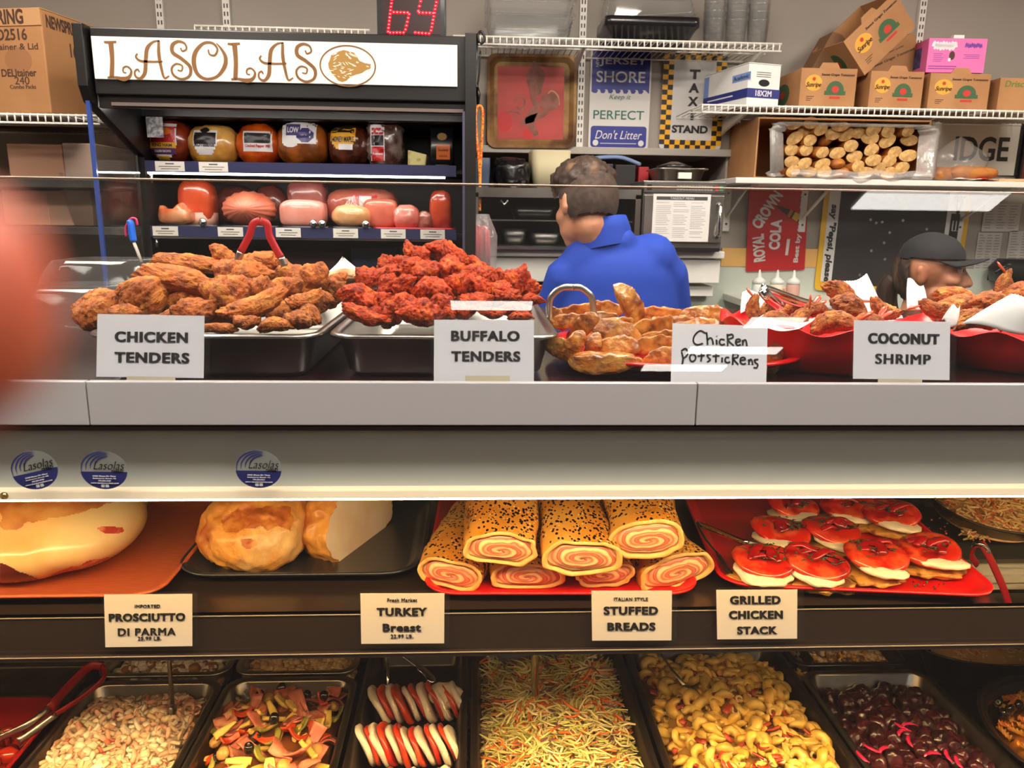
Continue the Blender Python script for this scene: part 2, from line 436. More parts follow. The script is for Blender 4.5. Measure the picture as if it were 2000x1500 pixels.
NX0, NX1, NZ0, NZ1 = -.03, 1.085, 1.40, 1.815          # recess in the back wall
b = MB(); Yw, Yb = 3.4, 3.5
b.box((-3.2, Yw, 0), (NX0, Yb, 2.856)).box((NX1, Yw, 0), (3.6, Yb, 2.856)).box((NX0, Yw, 0), (NX1, Yb, NZ0)).box((NX0, Yw, NZ1), (NX1, Yb, 2.856))
b.box((NX0-.02, 3.9, NZ0-.1), (NX1+.02, 3.95, NZ1+.1)).box((NX0-.02, Yb, NZ0-.1), (NX0, 3.9, NZ1+.1)).box((NX1, Yb, NZ0-.1), (NX1+.02, 3.9, NZ1+.1))
b.box((NX0, Yb, NZ1), (NX1, 3.9, NZ1+.02)).box((NX0, Yb, NZ0-.02), (NX1, 3.9, NZ0))
struct(b.build('wall_back', M_WALL))
b = MB(); b.box((NX0, 3.372, NZ1-.014), (1.10, 3.4, NZ1+.016)); struct(b.build('trim_1', mat('shelf_edge_grey', (170, 164, 156), .6), bevel=.003))
b = MB(); b.box((1.0, 3.388, .2), (3.2, 3.4, 1.335)); struct(b.build('wall_lower_back', M_TILE))
b = MB(); b.box((1.09, 3.384, 1.335), (1.66, 3.4, 1.415)); struct(b.build('trim_2', mat('ochre_strip', (226, 178, 104), .5)))

M_SLOT = mat('slot_dark', (70, 66, 62), .7)
def standard(px0, py0, px1, py1, label, Y=3.392):
    a, c = P(px0, py0, Y), P(px1, py1, Y)
    m = MB(); x = (a.x+c.x)/2; m.box((x-.014, Y-.014, min(a.z, c.z)), (x+.014, Y+.007, max(a.z, c.z)))
    z = min(a.z, c.z)+.02
    while z < max(a.z, c.z)-.03:
        for dx in (-.006, .006): m.box((x+dx-.0025, Y-.0155, z), (x+dx+.0025, Y-.0135, z+.016), 1)
        z += .03
    tag(m.build('shelf_standard', [WHITE, M_SLOT]), label, 'shelf rail', 'slotted shelf rails on the back wall')
standard(312, -60, 312, 60, 'slotted white upright rail on the wall above the big carton')
standard(443, -60, 443, 90, 'slotted white upright rail behind the small wire shelf above the lit sign')
standard(1142, -60, 1130, 288, 'slotted white upright rail between the red painted pan and the blue and white shore sign')
standard(1797, -60, 1788, 215, 'slotted white upright rail behind the pink box')
standard(1440, 180, 1436, 300, 'short slotted white rail beside the checkered taxi sign')

def wire_shelf(label, x0, x1, yf, yb, z, brackets=(), tilt=0.0, step=.0245):
    t = thing('wire_shelf', label, 'shelf', ((x0+x1)/2, (yf+yb)/2, z-.03))
    zz = lambda x: z + tilt*(x-x0)
    lip = MB()
    for dz, r in ((0, .0042), (-.026, .0042)): lip.tube([(x0, yf, zz(x0)+dz), (x1, yf, zz(x1)+dz)], r, 6)
    x = x0
    while x < x1: lip.tube([(x, yf-.001, zz(x)), (x, yf-.001, zz(x)-.026)], .0027, 5); x += step
    lip.build('shelf_lip', WIRE, t)
    dk = MB(); x = x0
    while x < x1: dk.tube([(x, yf, zz(x)+.003), (x, yb, zz(x)+.003)], .0022, 4); x += step
    for y in (yf+.002, (yf+yb)/2, yb): dk.tube([(x0, y, zz(x0)-.003), (x1, y, zz(x1)-.003)], .0035, 5)
    dk.build('wire_deck', WIRE, t)
    for bx in brackets:
        m = MB(); m.prism([(0, -.008), (0, -.07), (.06, -.055), (yb-yf-.02, -.008)][::-1], (bx-.006, yb+.03, zz(bx)), (0, -1, 0), (0, 0, 1), (.012, 0, 0))
        m.build('bracket', WIRE, t)
    return t
# ------------------------------------------------------------------ wire shelves
wire_shelf('empty white wire shelf on the wall above the lit cooler sign', P(380, 50, 3.05).x, P(722, 70, 3.05).x, 3.05, 3.38, P(560, 55, 3.05).z, [P(443, 0, 3.2).x])
Z_S1 = P(1200, 78, 3.05).z
wire_shelf('white wire shelf holding the clear and black food containers', P(886, 70, 3.05).x, P(1527, 85, 3.05).x, 3.05, 3.385, Z_S1, [P(1136, 100, 3.2).x, P(1480, 100, 3.2).x])
Z_S2 = P(1700, 212, 3.0).z
wire_shelf('long white wire shelf holding a row of produce cartons', P(1372, 205, 3.0).x, 2.7, 3.0, 3.385, Z_S2, [P(1442, 220, 3.2).x, P(1800, 230, 3.2).x])

# ------------------------------------------------------------------ cartons
def face_text(mb, O, Rv, Uv, w_, h, items, mi=0):
    """items: (text, cx, cy, width, height, bold) in 0..1 of the face"""
    for s, cx, cy, tw, th, bd in items:
        put_text(mb, s, Vector(O)+Vector(Rv)*(cx*w_)+Vector(Uv)*(cy*h), Rv, Uv, tw*w_, th*h, mi, bd)
def disc(mb, c, Rv, Uv, rx, ry, mi, lift, n=28, a0=0.0, a1=2*PI):
    Rv, Uv = Vector(Rv), Vector(Uv); N_ = Rv.cross(Uv)
    pts = [(rx*math.cos(a0+(a1-a0)*k/n), ry*math.sin(a0+(a1-a0)*k/n)) for k in range(n + (0 if a1-a0 > 6.2 else 1))]
    mb.prism(pts, Vector(c)+N_*lift, Rv, Uv, N_*.0004, mi)
INK_B = mat('brown_ink', (60, 40, 34), .7)
SUN = mat('sun_yellow_print', (226, 164, 58), .7); GRN = mat('green_print', (58, 92, 58), .7); REDP = mat('red_print', (190, 52, 40), .7)
def carton(name, label, w_, d, h, kraft=KRAFT, open_top=True, group=None, tab=True):
    """open carton in local axes, front face at y = -d/2, base at z = 0"""
    t = thing(name, label, 'box', (0, 0, 0), group)
    k = .004; m = MB()
    m.box((-w_/2, -d/2, 0), (w_/2, -d/2+k, h)).box((-w_/2, d/2-k, 0), (w_/2, d/2, h)).box((-w_/2, -d/2+k, 0), (-w_/2+k, d/2-k, h)).box((w_/2-k, -d/2+k, 0), (w_/2, d/2-k, h))
    m.box((-w_/2+k, -d/2+k, 0), (w_/2-k, d/2-k, k))
    if not open_top: m.box((-w_/2+k, -d/2+k, h-k), (w_/2-k, d/2-k, h))
    m.build('carton_body', kraft, t)
    if tab:
        m = MB(); m.prism([(-.04, 0), (.04, 0), (.028, .02), (-.028, .02)], (0, -d/2, h), (1, 0, 0), (0, 0, 1), (0, k, 0)); m.build('tab', kraft, t)
    return t
def tomato_prints(t, w_, d, h, script='Sunripe'):
    O = Vector((-w_/2, -d/2, 0)); R_, U_ = (1, 0, 0), (0, 0, 1); pm = [INK_B, SUN, GRN, REDP]
    m = MB(); disc(m, O+Vector((.235*w_, 0, .62*h)), R_, U_, .15*w_, .21*h, 1, .0004); disc(m, O+Vector((.235*w_, 0, .72*h)), R_, U_, .03*w_, .05*h, 3, .001)
    put_text(m, script, O+Vector((.235*w_, 0, .56*h)), R_, U_, .27*w_, .16*h, 0, .01, .3, .0016)
    put_text(m, 'Sweet Grape Tomatoes', O+Vector((.66*w_, 0, .83*h)), R_, U_, .60*w_, .085*h, 0, .015, .2, .0008)
    disc(m, O+Vector((.63*w_, 0, .42*h)), R_, U_, .16*w_, .26*h, 2, .0004, 24, 0, PI)
    m.box((O.x+.44*w_, -d/2-.0012, .32*h), (O.x+.82*w_, -d/2-.0002, .42*h), 2)
    disc(m, O+Vector((.63*w_, 0, .46*h)), R_, U_, .065*w_, .09*h, 3, .0016)
    m.box((O.x+.54*w_, -d/2-.001, .22*h), (O.x+.73*w_, -d/2-.0002, .28*h), 3)
    for k in range(3): m.box((O.x+.12*w_, -d/2-.0008, (.16+.05*k)*h), (O.x+(.2+.03*k)*w_, -d/2-.0002, (.175+.05*k)*h), 0)
    m.build('printed_lettering', pm, t)
    m = MB(); Y_ = Vector((-w_/2, 0, .45*h)); disc(m, Y_, (0, -1, 0), U_, .2*d, .3*h, 2, .0006); disc(m, Y_, (0, -1, 0), U_, .07*d, .1*h, 3, .0012)
    m.build('side_lettering', pm, t)
def place(t, loc, rz=0, rx=0, ry=0, sc=1):
    t.matrix_world = TRS(loc, (rx, ry, rz), sc); return t
zt = Z_S2+.006
def tom(label, pa, pb, rz=0, d=.34):
    a, c = P(pa[0], pa[1], 3.03), P(pb[0], pa[1], 3.03); w_ = c.x-a.x; h = P(pa[0], pb[1], 3.03).z - zt
    t = carton('produce_carton', label, w_, d, h, group='tomato cartons on the long wire shelf'); tomato_prints(t, w_, d, h)
    place(t, ((a.x+c.x)/2, 3.03+d/2, zt), rz); return t
tom('open kraft carton of grape tomatoes, standing next to the white box with a blue band', (1560, 204), (1668, 132))
tom('open kraft carton of grape tomatoes, middle one standing on the shelf, under the leaning cartons', (1695, 207), (1798, 138))
tom('open kraft carton of grape tomatoes, standing directly under the pink box', (1810, 212), (1927, 142))
# leaning empty cartons: upper one and the one below it
t = carton('produce_carton', 'empty kraft tomato carton tipped on edge, highest of the heap', .27, .20, .155, group='tomato cartons on the long wire shelf'); tomato_prints(t, .27, .20, .155)
c = P(1708, 62, 3.08); place(t, (c.x+.045, c.y+.085, c.z-.07), math.radians(10), 0, math.radians(-43))
t = carton('produce_carton', 'empty kraft tomato carton leaning under the highest tipped one', .25, .18, .145, group='tomato cartons on the long wire shelf', tab=False)
m = MB(); O = Vector((-.125, -.09, 0))
put_text(m, 'Sweet Grape Tomatoes', O+Vector((.14, 0, .085)), (1, 0, 0), (0, 0, 1), .19, .014, 0, .015, .2); put_text(m, 'Always in our heart quality', O+Vector((.12, 0, .112)), (1, 0, 0), (0, 0, 1), .15, .009, 0, 0, .2)
disc(m, O+Vector((.035, 0, .05)), (1, 0, 0), (0, 0, 1), .022, .022, 1, .0004)
m.build('printed_lettering', [INK_B, SUN], t)
c = P(1745, 118, 3.17); place(t, (c.x+.03, c.y+.125, c.z-.068), math.radians(4), 0, math.radians(-24))
# flattened dark carton flap under the heap
m = MB(); c = P(1640, 105, 3.15)
m.prism([(-.11, -.065), (.1, -.065), (.05, .02), (-.0, .07), (-.035, .08)], c, (1, 0, 0), (0, 0, 1), (0, .12, 0)); tag(m.build('carton', KRAFT_IN), 'dark open side of a collapsed kraft carton under the tipped ones', 'box')
# pink box
a, c = P(1812, 142, 3.1), P(1930, 78, 3.1); w_, h = c.x-a.x, c.z-a.z
M_PINK = mat('pink_board', (236, 112, 178), .6)
t = carton('dessert_carton', 'bright pink printed carton standing on a tomato carton', w_, .22, h, M_PINK, False, tab=False)
m = MB(); O = Vector((-w_/2, -.11, 0)); X, Z = (1, 0, 0), (0, 0, 1)
def sq(m, x0, x1, y, amp, n, wd, mi):
    ribbon(m, [O+Vector((w_*(x0+(x1-x0)*k/n), -.0005, h*(y+amp*(1 if k % 2 else -1)*(1+.3*math.sin(k*2.1))))) for k in range(n+1)], wd, (0, -1, 0), mi, .0006, 4)
sq(m, .07, .48, .82, .06, 16, .009, 0); sq(m, .1, .45, .73, .05, 13, .008, 0); sq(m, .63, .92, .8, .06, 18, .004, 1)
for k in range(5): m.box((O.x+.1*w_, -.1108, h*(.32+.055*k)), (O.x+w_*(.24+.02*(k % 3)), -.1102, h*(.335+.055*k)), 1)
for k in range(3): m.box((O.x+(.62+.03*(k % 2))*w_, -.1108, h*(.42+.05*k)), (O.x+w_*.9, -.1102, h*(.435+.05*k)), 1)
for k in range(2): m.box((O.x+.03*w_, -.1108, h*(.1+.07*k)), (O.x+w_*(.62-.1*k), -.1102, h*(.125+.07*k)), 1)
disc(m, O+Vector((.42*w_, 0, .5*h)), X, Z, .05*w_, .13*h, 2, .0008); m.box((O.x+.36*w_, -.1118, .33*h), (O.x+.4*w_, -.1102, .42*h), 0)
m.build('printed_lettering', [mat('white_print', (245, 240, 245), .6), mat('purple_print', (116, 60, 160), .6), mat('chocolate_print', (70, 34, 26), .6)], t)
m = MB(); m.box((-w_/2-.001, -.06, .2*h), (-w_/2, .05, .8*h)); m.build('picture_panel', mat('blue_picture', (90, 96, 150), .6, col2=(60, 60, 100), scale=40), t)
m = MB(); m.box((-.02, -.112, h), (.02, -.09, h+.012)); m.build('tab', mat('white_tab', (235, 230, 232), .6), t)
place(t, ((a.x+c.x)/2, 3.1+.11, P(1870, 142, 3.1).z), math.radians(-3))
# carton at the picture edge
w_, d, h = .26, .34, P(1960, 152, 3.03).z-zt
t = carton('berry_carton', 'kraft berry carton with green lettering at the end of the shelf', w_, d, h)
m = MB(); put_text(m, "Driscoll's", (-.045, -d/2, h*.83), (1, 0, 0), (0, 0, 1), .13, .024, 0, .015, .15); m.build('printed_lettering', mat('leaf_green_ink', (92, 122, 50), .7), t)
place(t, (P(1948, 200, 3.03).x+w_/2, 3.03+d/2, zt))
# white box with blue band
a, c = P(1457, 200, 3.03), P(1535, 125, 3.03); w_, h, d = c.x-a.x, c.z-zt, .31
M_WB = mat('white_carton', (228, 228, 226), .6); M_BL = mat('navy_print', (36, 44, 120), .6); M_LB = mat('light_blue_print', (120, 150, 210), .6)
t = thing('supply_box', 'white cardboard box with a navy band reading 18X2M', 'box', (0, 0, 0))
m = MB(); m.box((-w_/2, -d/2, 0), (w_/2, d/2, h)); m.box((-w_/2-.002, -d/2-.002, h), (w_/2+.002, d/2, h+.004)); m.build('box_body', M_WB, t, bevel=.002)
m = MB(); m.box((-w_/2-.0012, -d/2-.0012, .2*h), (w_/2+.0012, d/2, .42*h)); m.build('printed_band', M_BL, t)
m = MB(); put_text(m, '18X2M', (.0, -d/2-.0012, .31*h), (1, 0, 0), (0, 0, 1), .5*w_, .14*h, 0, .03)
disc(m, Vector((0, -d/2, .56*h)), (1, 0, 0), (0, 0, 1), .17*w_, .085*h, 1, .0006)
for k in range(3): m.box((-.25*w_, -d/2-.0006, (.7+.05*k)*h), (.2*w_, -d/2-.0001, (.715+.05*k)*h), 1)
m.box((-w_/2-.0008, -.17, .62*h), (-w_/2, -.05, .8*h), 2); m.box((-w_/2-.0008, .12, .22*h), (-w_/2, d/2, .95*h), 2)
put_text(m, 'Academic', (-w_/2-.0008, -.11, .71*h), (0, -1, 0), (0, 0, 1), .1, .1*h, 1)
m.box((-w_/2-.0022, -.06, .295*h), (-w_/2-.0012, .12, .325*h), 3)
m.build('printed_lettering', [PAPER, INK, M_LB, PAPER], t)
q_ = math.radians(15); place(t, ((a.x+c.x)/2-math.sin(q_)*d/2, 3.05+math.cos(q_)*d/2, zt), q_)
# big carton at the left on its shelf
zb = P(100, 226, 2.75).z
wire_shelf('white wire shelf under the big shipping carton at the left wall', -2.49, P(200, 230, 2.75).x, 2.73, 3.36, zb)
w_, d, h = .56, .52, P(84, 14, 2.75).z-zb-.01
t = thing('shipping_carton', 'large brown shipping carton printed SD2516 on the shelf left of the cooler', 'box', (0, 0, 0))
m = MB(); m.box((-w_, -0, 0), (0, d, h)); m.build('carton_body', KRAFT, t, bevel=.004)
m = MB(); m.box((-w_, -.003, h-.05), (0, 0, h+.003)); m.box((-w_, 0, h), (0, d, h+.003)); m.build('tape_flap', mat('carton_flap', (186, 140, 98), .6), t)
m = MB()
O = Vector((-w_, 0, 0)); Rf, Uf = (1, 0, 0), (0, 0, 1); Os = Vector((0, 0, 0)); Rs = (0, 1, 0)
for s, x1, x0, zc, hh, bd in (('NEWSPRING', -.29, -.062, .93, .046, .03), ('SD2516', -.19, -.058, .765, .036, .02), ('16oz Round Container & Lid', -.40, -.022, .65, .02, .01), ('DELItainer', -.168, -.038, .40, .024, .02), ('240', -.122, -.068, .325, .024, .0), ('Combo Packs', -.142, -.046, .265, .013, .0)):
    put_text(m, s, (( x0+x1)/2, -.0032 if zc > .88 else 0, zc*h), Rf, Uf, x0-x1, hh, 0, bd)
for s, y0, y1, zc, hh, bd in (('NEWSPRING', .02, .19, .90, .04, .03), ('16oz Round Container', .12, .5, .68, .045, .02), ('DELItainer', .24, .5, .28, .035, .03), ('Combo Packs', .28, .5, .17, .024, .01)):
    put_text(m, s, (0, (y0+y1)/2, zc*h), Rs, Uf, y1-y0, hh, 0, bd)
disc(m, Vector((-.1, 0, .52*h)), Rf, Uf, .05, .04, 1, .0005); disc(m, Vector((0, .3, .48*h)), Rs, Uf, .04, .05, 1, .0005)
m.build('printed_lettering', [mat('carton_ink', (72, 48, 36), .7), mat('faded_ink', (150, 104, 68), .7)], t)
c = P(101, 226, 2.75); place(t, (c.x, 2.75, zb+.006), math.radians(-12))

# ------------------------------------------------------------------ containers on the upper wire shelf
def ribbed_tub(m, hx, hy, h, r=.03, flare=1.12, n=14, lip=.008, amp=.003):
    rings = []
    for k in range(n+1):
        f = k/n; s = 1+(flare-1)*f; a = amp if k % 2 else 0
        rings.append(rrect(hx*s-a, hy*s-a, r, h*f))
    rings.append(rrect(hx*flare+lip, hy*flare+lip, r, h)); rings.append(rrect(hx*flare+lip, hy*flare+lip, r, h+.004))
    m.loft(rings, cap1=False)
zc = Z_S1+.008
a, c = P(948, 68, 3.1), P(1124, 68, 3.1); hx = (c.x-a.x)/2
for k, lab in enumerate(('bottom of the left stack', 'middle of the left stack', 'top of the left stack')):
    m = MB(); ribbed_tub(m, hx*.88, .11, .085, .03, 1.1)
    o = m.build('food_container', CLEAR); o.location = ((a.x+c.x)/2, 3.22, zc+.052*k)
    tag(o, 'clear ribbed plastic food container, %s on the wire shelf' % lab, 'container', 'clear food containers on the wire shelf')
a, c = P(1180, 72, 3.1), P(1365, 72, 3.1); hx = (c.x-a.x)/2
m = MB(); m.loft([rrect(hx*.80, .09, .02, 0), rrect(hx*.96, .115, .025, .05), rrect(hx, .12, .025, .053), rrect(hx, .12, .025, .085), rrect(hx*.93, .11, .025, .086), rrect(hx*.78, .088, .02, .006)])
o = m.build('food_tray', BLACK_P); o.location = ((a.x+c.x)/2, 3.2, zc); tag(o, 'black plastic catering tray on the wire shelf under a clear lid', 'tray')
m = MB(); ribbed_tub(m, hx*.95, .12, .12, .03, .86, 12)
o = m.build('container_lid', CLEAR); o.location = ((a.x+c.x)/2-.0, 3.22, zc+.088); o.rotation_euler = (0, math.radians(-5), 0)
tag(o, 'clear ribbed clamshell lid tilted on the black tray', 'lid')
m = MB(); m.loft([rrect(hx*.9, .1, .03, 0), rrect(hx*1.0, .11, .03, .06), rrect(hx*1.02, .115, .03, .065)], cap1=False)
o = m.build('container_lid', CLEAR); o.location = ((a.x+c.x)/2+.03, 3.22, zc+.20); tag(o, 'clear clamshell base lying on the tilted lid', 'lid')
a, c = P(1385, 75, 3.1), P(1518, 75, 3.1)
for k in range(3):
    m = MB(); r = (c.x-a.x)/6
    for q in range(5): 
        m.lathe([(r*.78, .0+.03*q), (r*.98, .1+.03*q), (r*1.0, .104+.03*q)], 20)
    o = m.build('deli_cup', CLEAR); o.location = (a.x+r*(2*k+1), 3.2, zc)
    tag(o, 'stack of nested clear deli cups, %s on the shelf end' % ('left', 'middle', 'right')[k], 'cup stack', 'nested clear deli cups')

# ------------------------------------------------------------------ hanging cords
t = thing('bungee_cord', 'black rubber strap with hook hanging from the wire shelf', 'strap', P(940, 70, 3.0))
m = MB(); m.tube([P(x, y, 3.0) for x, y in ((932, 66), (931, 120), (928, 160), (932, 172), (933, 210))], .0045, 6); m.tube(catmull([P(x, y, 3.02) for x, y in ((938, 100), (935, 150), (928, 190), (918, 230), (916, 285), (922, 296), (930, 285))], 5), .004, 6)
m.build('strap', BLACK_P, t)
m = MB(); m.tube(catmull([P(x, y, 2.99) for x, y in ((936, 84), (934, 68), (940, 62), (946, 72), (944, 82), (938, 86))], 5), .005, 6); m.build('hook', mat('black_hook', (14, 14, 14), .3), t); m = MB(); m.tube([P(933, 170, 2.99), P(935, 185, 2.99), P(934, 208, 2.99)], [.004, .008, .003], 6); m.build('hook', mat('black_hook', (14, 14, 14), .3), t)
M_ORC = mat('orange_cord', (226, 82, 40), .6, col2=(245, 170, 60), scale=140, lo=.45, hi=.5)
m = MB(); m.tube(catmull([P(x, y, 2.98) for x, y in ((937, 405), (936, 330), (929, 250), (930, 215), (936, 207), (942, 216), (942, 250), (938, 330), (937, 405))], 6), .006, 8)
m.tube([P(937, 403, 2.98), P(937, 412, 2.98)], .006, 6)
tag(m.build('elastic_cord', M_ORC), 'orange and yellow elastic cord loop hanging from the black strap hook', 'cord')
# bag of red netting
t = thing('plastic_bag', 'clear plastic bag of red netting hanging beside the cooler', 'bag', P(942, 525, 2.8))
def bagfn(u, v):
    a = 2*PI*u; c = P(942, 418+v*130, 2.8); r = .022+.03*min(1, v*3)+.003*math.sin(a*5+v*6); return c+Vector((r*math.cos(a), r*.6*math.sin(a), 0))
m = MB(); m.grid(bagfn, 24, 12); m.build('bag_film', glass_mat('bag_film', (.95, .95, .95), .06, 2.5, .15, .22, 'f0e0e4', .5, .6, 40), t)
m = MB()
for k in range(26):
    a = R.random()*6.28; r = R.random()*.036; top = P(942, 440+R.random()*12, 2.8); bt = P(942, 500+R.random()*35, 2.8); d = Vector((r*math.cos(a), r*.6*math.sin(a), 0))
    m.tube([top+d*.9, (top+bt)/2+d, bt+d*1.0], .006, 5)
m.build('netting', mat('red_net', (200, 30, 48), .6), t)

# ================================================================== signs on the back wall
def board(label, name, cat, pts_px, Y, thick, mats):
    """flat board whose corners lie on the wall plane; returns thing, centre and axes"""
    tl, tr, br, bl = [P(x, y, Y) for x, y in pts_px]
    c = (tl+tr+br+bl)/4; Rv = ((tr-tl)+(br-bl)).normalized(); Uv = ((tl-bl)+(tr-br)).normalized(); Uv = (Uv-Rv*Uv.dot(Rv)).normalized()
    w_ = ((tr-tl).length+(br-bl).length)/2; h = ((tl-bl).length+(tr-br).length)/2
    t = thing(name, label, cat, c - Uv*h/2)
    return t, c, Rv, Uv, w_, h
def plate(c, Rv, Uv, w_, h, r, thick, lift=0.0):
    m = MB(); N_ = Vector(Rv).cross(Vector(Uv)); m.prism(rr2(w_, h, r), Vector(c)+N_*(lift), Rv, Uv, N_*thick); return m
NAVY = mat('navy_enamel', (38, 48, 132), .4); SIGNW = mat('sign_white', (208, 206, 204), .45); TEAL = mat('teal_ink', (36, 104, 92), .5)
# rusty painted pan
t, c, Rv, Uv, w_, h = board('rusty old sheet pan painted red, hung as a picture on the wall', 'painted_pan', 'wall picture', [(953, 106), (1128, 108), (1122, 291), (949, 289)], 3.385, .02, None)
RUST = mat('rusty_metal', (150, 112, 68), .6, .3, col2=(84, 52, 30), scale=9, lo=.4, hi=.62, bump=.2, bscale=25, col3=(205, 176, 120), scale3=3, lo3=.52, hi3=.66)
m = MB(); N_ = Rv.cross(Uv); B = Matrix((( Rv.x, Uv.x, N_.x, c.x), (Rv.y, Uv.y, N_.y, c.y), (Rv.z, Uv.z, N_.z, c.z), (0, 0, 0, 1)))
m.loft([xf(rrect(w_/2, h/2, .035, 0), B), xf(rrect(w_/2, h/2, .035, .022), B), xf(rrect(w_/2-.012, h/2-.012, .035, .022), B), xf(rrect(w_/2-.03, h/2-.03, .03, .006), B)], smooth=False)
m.build('pan', RUST, t)
m = MB(); m.prism(rr2(w_*.74, h*.78, .004), c+N_*.0065-Rv*.004-Uv*.005, Rv, Uv, N_*.001)
m.build('red_painting', mat('red_paint', (190, 62, 60), .5, col2=(150, 58, 50), scale=7, lo=.35, hi=.7, col3=(206, 84, 76), scale3=3), t)
m = MB()
def pp(x, y): return c + N_*.0085 + Rv*((x-.5)*w_) + Uv*((.5-y)*h)
m.prism([(x, y) for x, y in ((-.035, .02), (.0, .085), (.05, .03), (.03, -.05), (-.01, -.06))], pp(.52, .28), Rv, Uv, N_*.001)
m.prism([(.04*math.cos(a*.5)*(1+.2*math.sin(a*3)), .035*math.sin(a*.5)) for a in range(12)], pp(.7, .5), Rv, Uv, N_*.001)
ribbon(m, [pp(.5, .42), pp(.55, .55), pp(.48, .7), pp(.56, .86)], [.02, .03, .04, .02], N_); ribbon(m, [pp(.62, .48), pp(.66, .6), pp(.5, .68), pp(.38, .72)], [.01, .02, .03, .02], N_)
ribbon(m, [pp(.3, .5), pp(.36, .44), pp(.42, .48), pp(.4, .58), pp(.33, .56)], .006, N_); ribbon(m, [pp(.2, .62), pp(.3, .6), pp(.4, .64)], .006, N_)
m.build('brown_figures', mat('brown_paint', (120, 72, 58), .6, col2=(150, 90, 80), scale=20), t)
for x_, y_, ra, rb in ((.2, .71, .03, .043), (.46, .84, .022, .022)):
    m = MB(); disc(m, pp(x_, y_), Rv, Uv, ra, rb, 0, 0); m.build('red_spot', mat('bright_red_paint', (196, 36, 40), .5), t)
m = MB(); ribbon(m, [pp(.66, .44), pp(.72, .38), pp(.79, .43), pp(.81, .53)], .005, N_); ribbon(m, [pp(.44, .2), pp(.54, .12), pp(.63, .23), pp(.6, .33)], .004, N_); m.build('pale_outlines', mat('pale_paint', (190, 150, 110), .6), t)
# shore sign
t, c, Rv, Uv, w_, h = board('blue and white sign reading NEW JERSEY SHORE Keep it PERFECT Dont Litter', 'shore_sign', 'sign', [(1157, 88), (1275, 90), (1264, 296), (1146, 293)], 3.388, .004, None)
N_ = Rv.cross(Uv)
plate(c, Rv, Uv, w_, h, .02, .004).build('sign_plate', SIGNW, t)
def sp(x, y, l=.005): return c + N_*l + Rv*((x-.5)*w_) + Uv*((.5-y)*h)
m = MB()
poly = [(-w_*.475, h*.475), (-w_*.475, h*.065)]
for k in range(7):
    x = -w_*.44+k*w_*.125; poly += [(x, h*.05), (x+w_*.05, h*.05), (x+w_*.075, h*.075), (x+w_*.055, h*.085), (x+w_*.1, h*.085)]
poly += [(w_*.475, h*.05), (w_*.475, h*.475)]
m.prism(poly, c+N_*.0041, Rv, Uv, N_*.0006); m.build('blue_panel', NAVY, t); m = MB()
m.prism(rr2(w_*.93, h*.205, .012), sp(.5, .865, .0041), Rv, Uv, N_*.0006); m.build('blue_panel', NAVY, t)
m = MB(); put_text(m, 'JERSEY', sp(.53, .155), Rv, Uv, w_*.78, h*.085, 0, .01); put_text(m, 'SHORE', sp(.5, .295), Rv, Uv, w_*.80, h*.105, 0, .01)
put_text(m, 'NEW', sp(.11, .16), Uv, -Rv, h*.09, w_*.05, 0, .0)
put_text(m, "Don't Litter", sp(.5, .845), Rv, Uv, w_*.78, h*.085, 0, .0, .3)
for x in (.12, .88): disc(m, sp(x, .925, .0048), Rv, Uv, .012, .012, 0, 0)
m.prism(rr2(w_*.6, h*.006, .0005), sp(.5, .93, .0048), Rv, Uv, N_*.0004); m.build('white_lettering', SIGNW, t)
m = MB(); put_text(m, 'Keep it', sp(.5, .49), Rv, Uv, w_*.36, h*.06, 0, .0, .3); put_text(m, 'PERFECT', sp(.49, .655), Rv, Uv, w_*.84, h*.085, 0, .005); m.build('green_lettering', TEAL, t)
# taxi sign
t, c, Rv, Uv, w_, h = board('white TAXI STAND sign with a yellow and black checkered border', 'taxi_sign', 'sign', [(1300, 96), (1421, 100), (1407, 295), (1284, 291)], 3.388, .004, None)
N_ = Rv.cross(Uv); plate(c, Rv, Uv, w_, h, .02, .004).build('sign_plate', SIGNW, t)
YEL = mat('taxi_yellow', (236, 172, 20), .45); BLK = mat('sign_black', (30, 28, 28), .5)
nx, ny = 12, 20; m = MB()
for i in range(nx):
    for j in range(ny):
        if 2 <= i < nx-2 and 2 <= j < ny-2: continue
        x0, x1 = -w_/2+i*w_/nx, -w_/2+(i+1)*w_/nx; y0, y1 = -h/2+j*h/ny, -h/2+(j+1)*h/ny
        if (i in (0, nx-1)) and (j in (0, ny-1)): continue
        m.prism([(x0, y0), (x1, y0), (x1, y1), (x0, y1)], c+N_*.0041, Rv, Uv, N_*.0005, (i+j) % 2)
m.build('checkered_border', [YEL, BLK], t)
m = MB()
for s, y in (('T', .24), ('A', .375), ('X', .51), ('I', .65)): put_text(m, s, sp(.5, y), Rv, Uv, w_*(.17 if s != 'I' else .05), h*.095, 0, .045)
put_text(m, 'STAND', sp(.48, .79), Rv, Uv, w_*.58, h*.08, 0, .045); m.build('black_lettering', BLK, t)
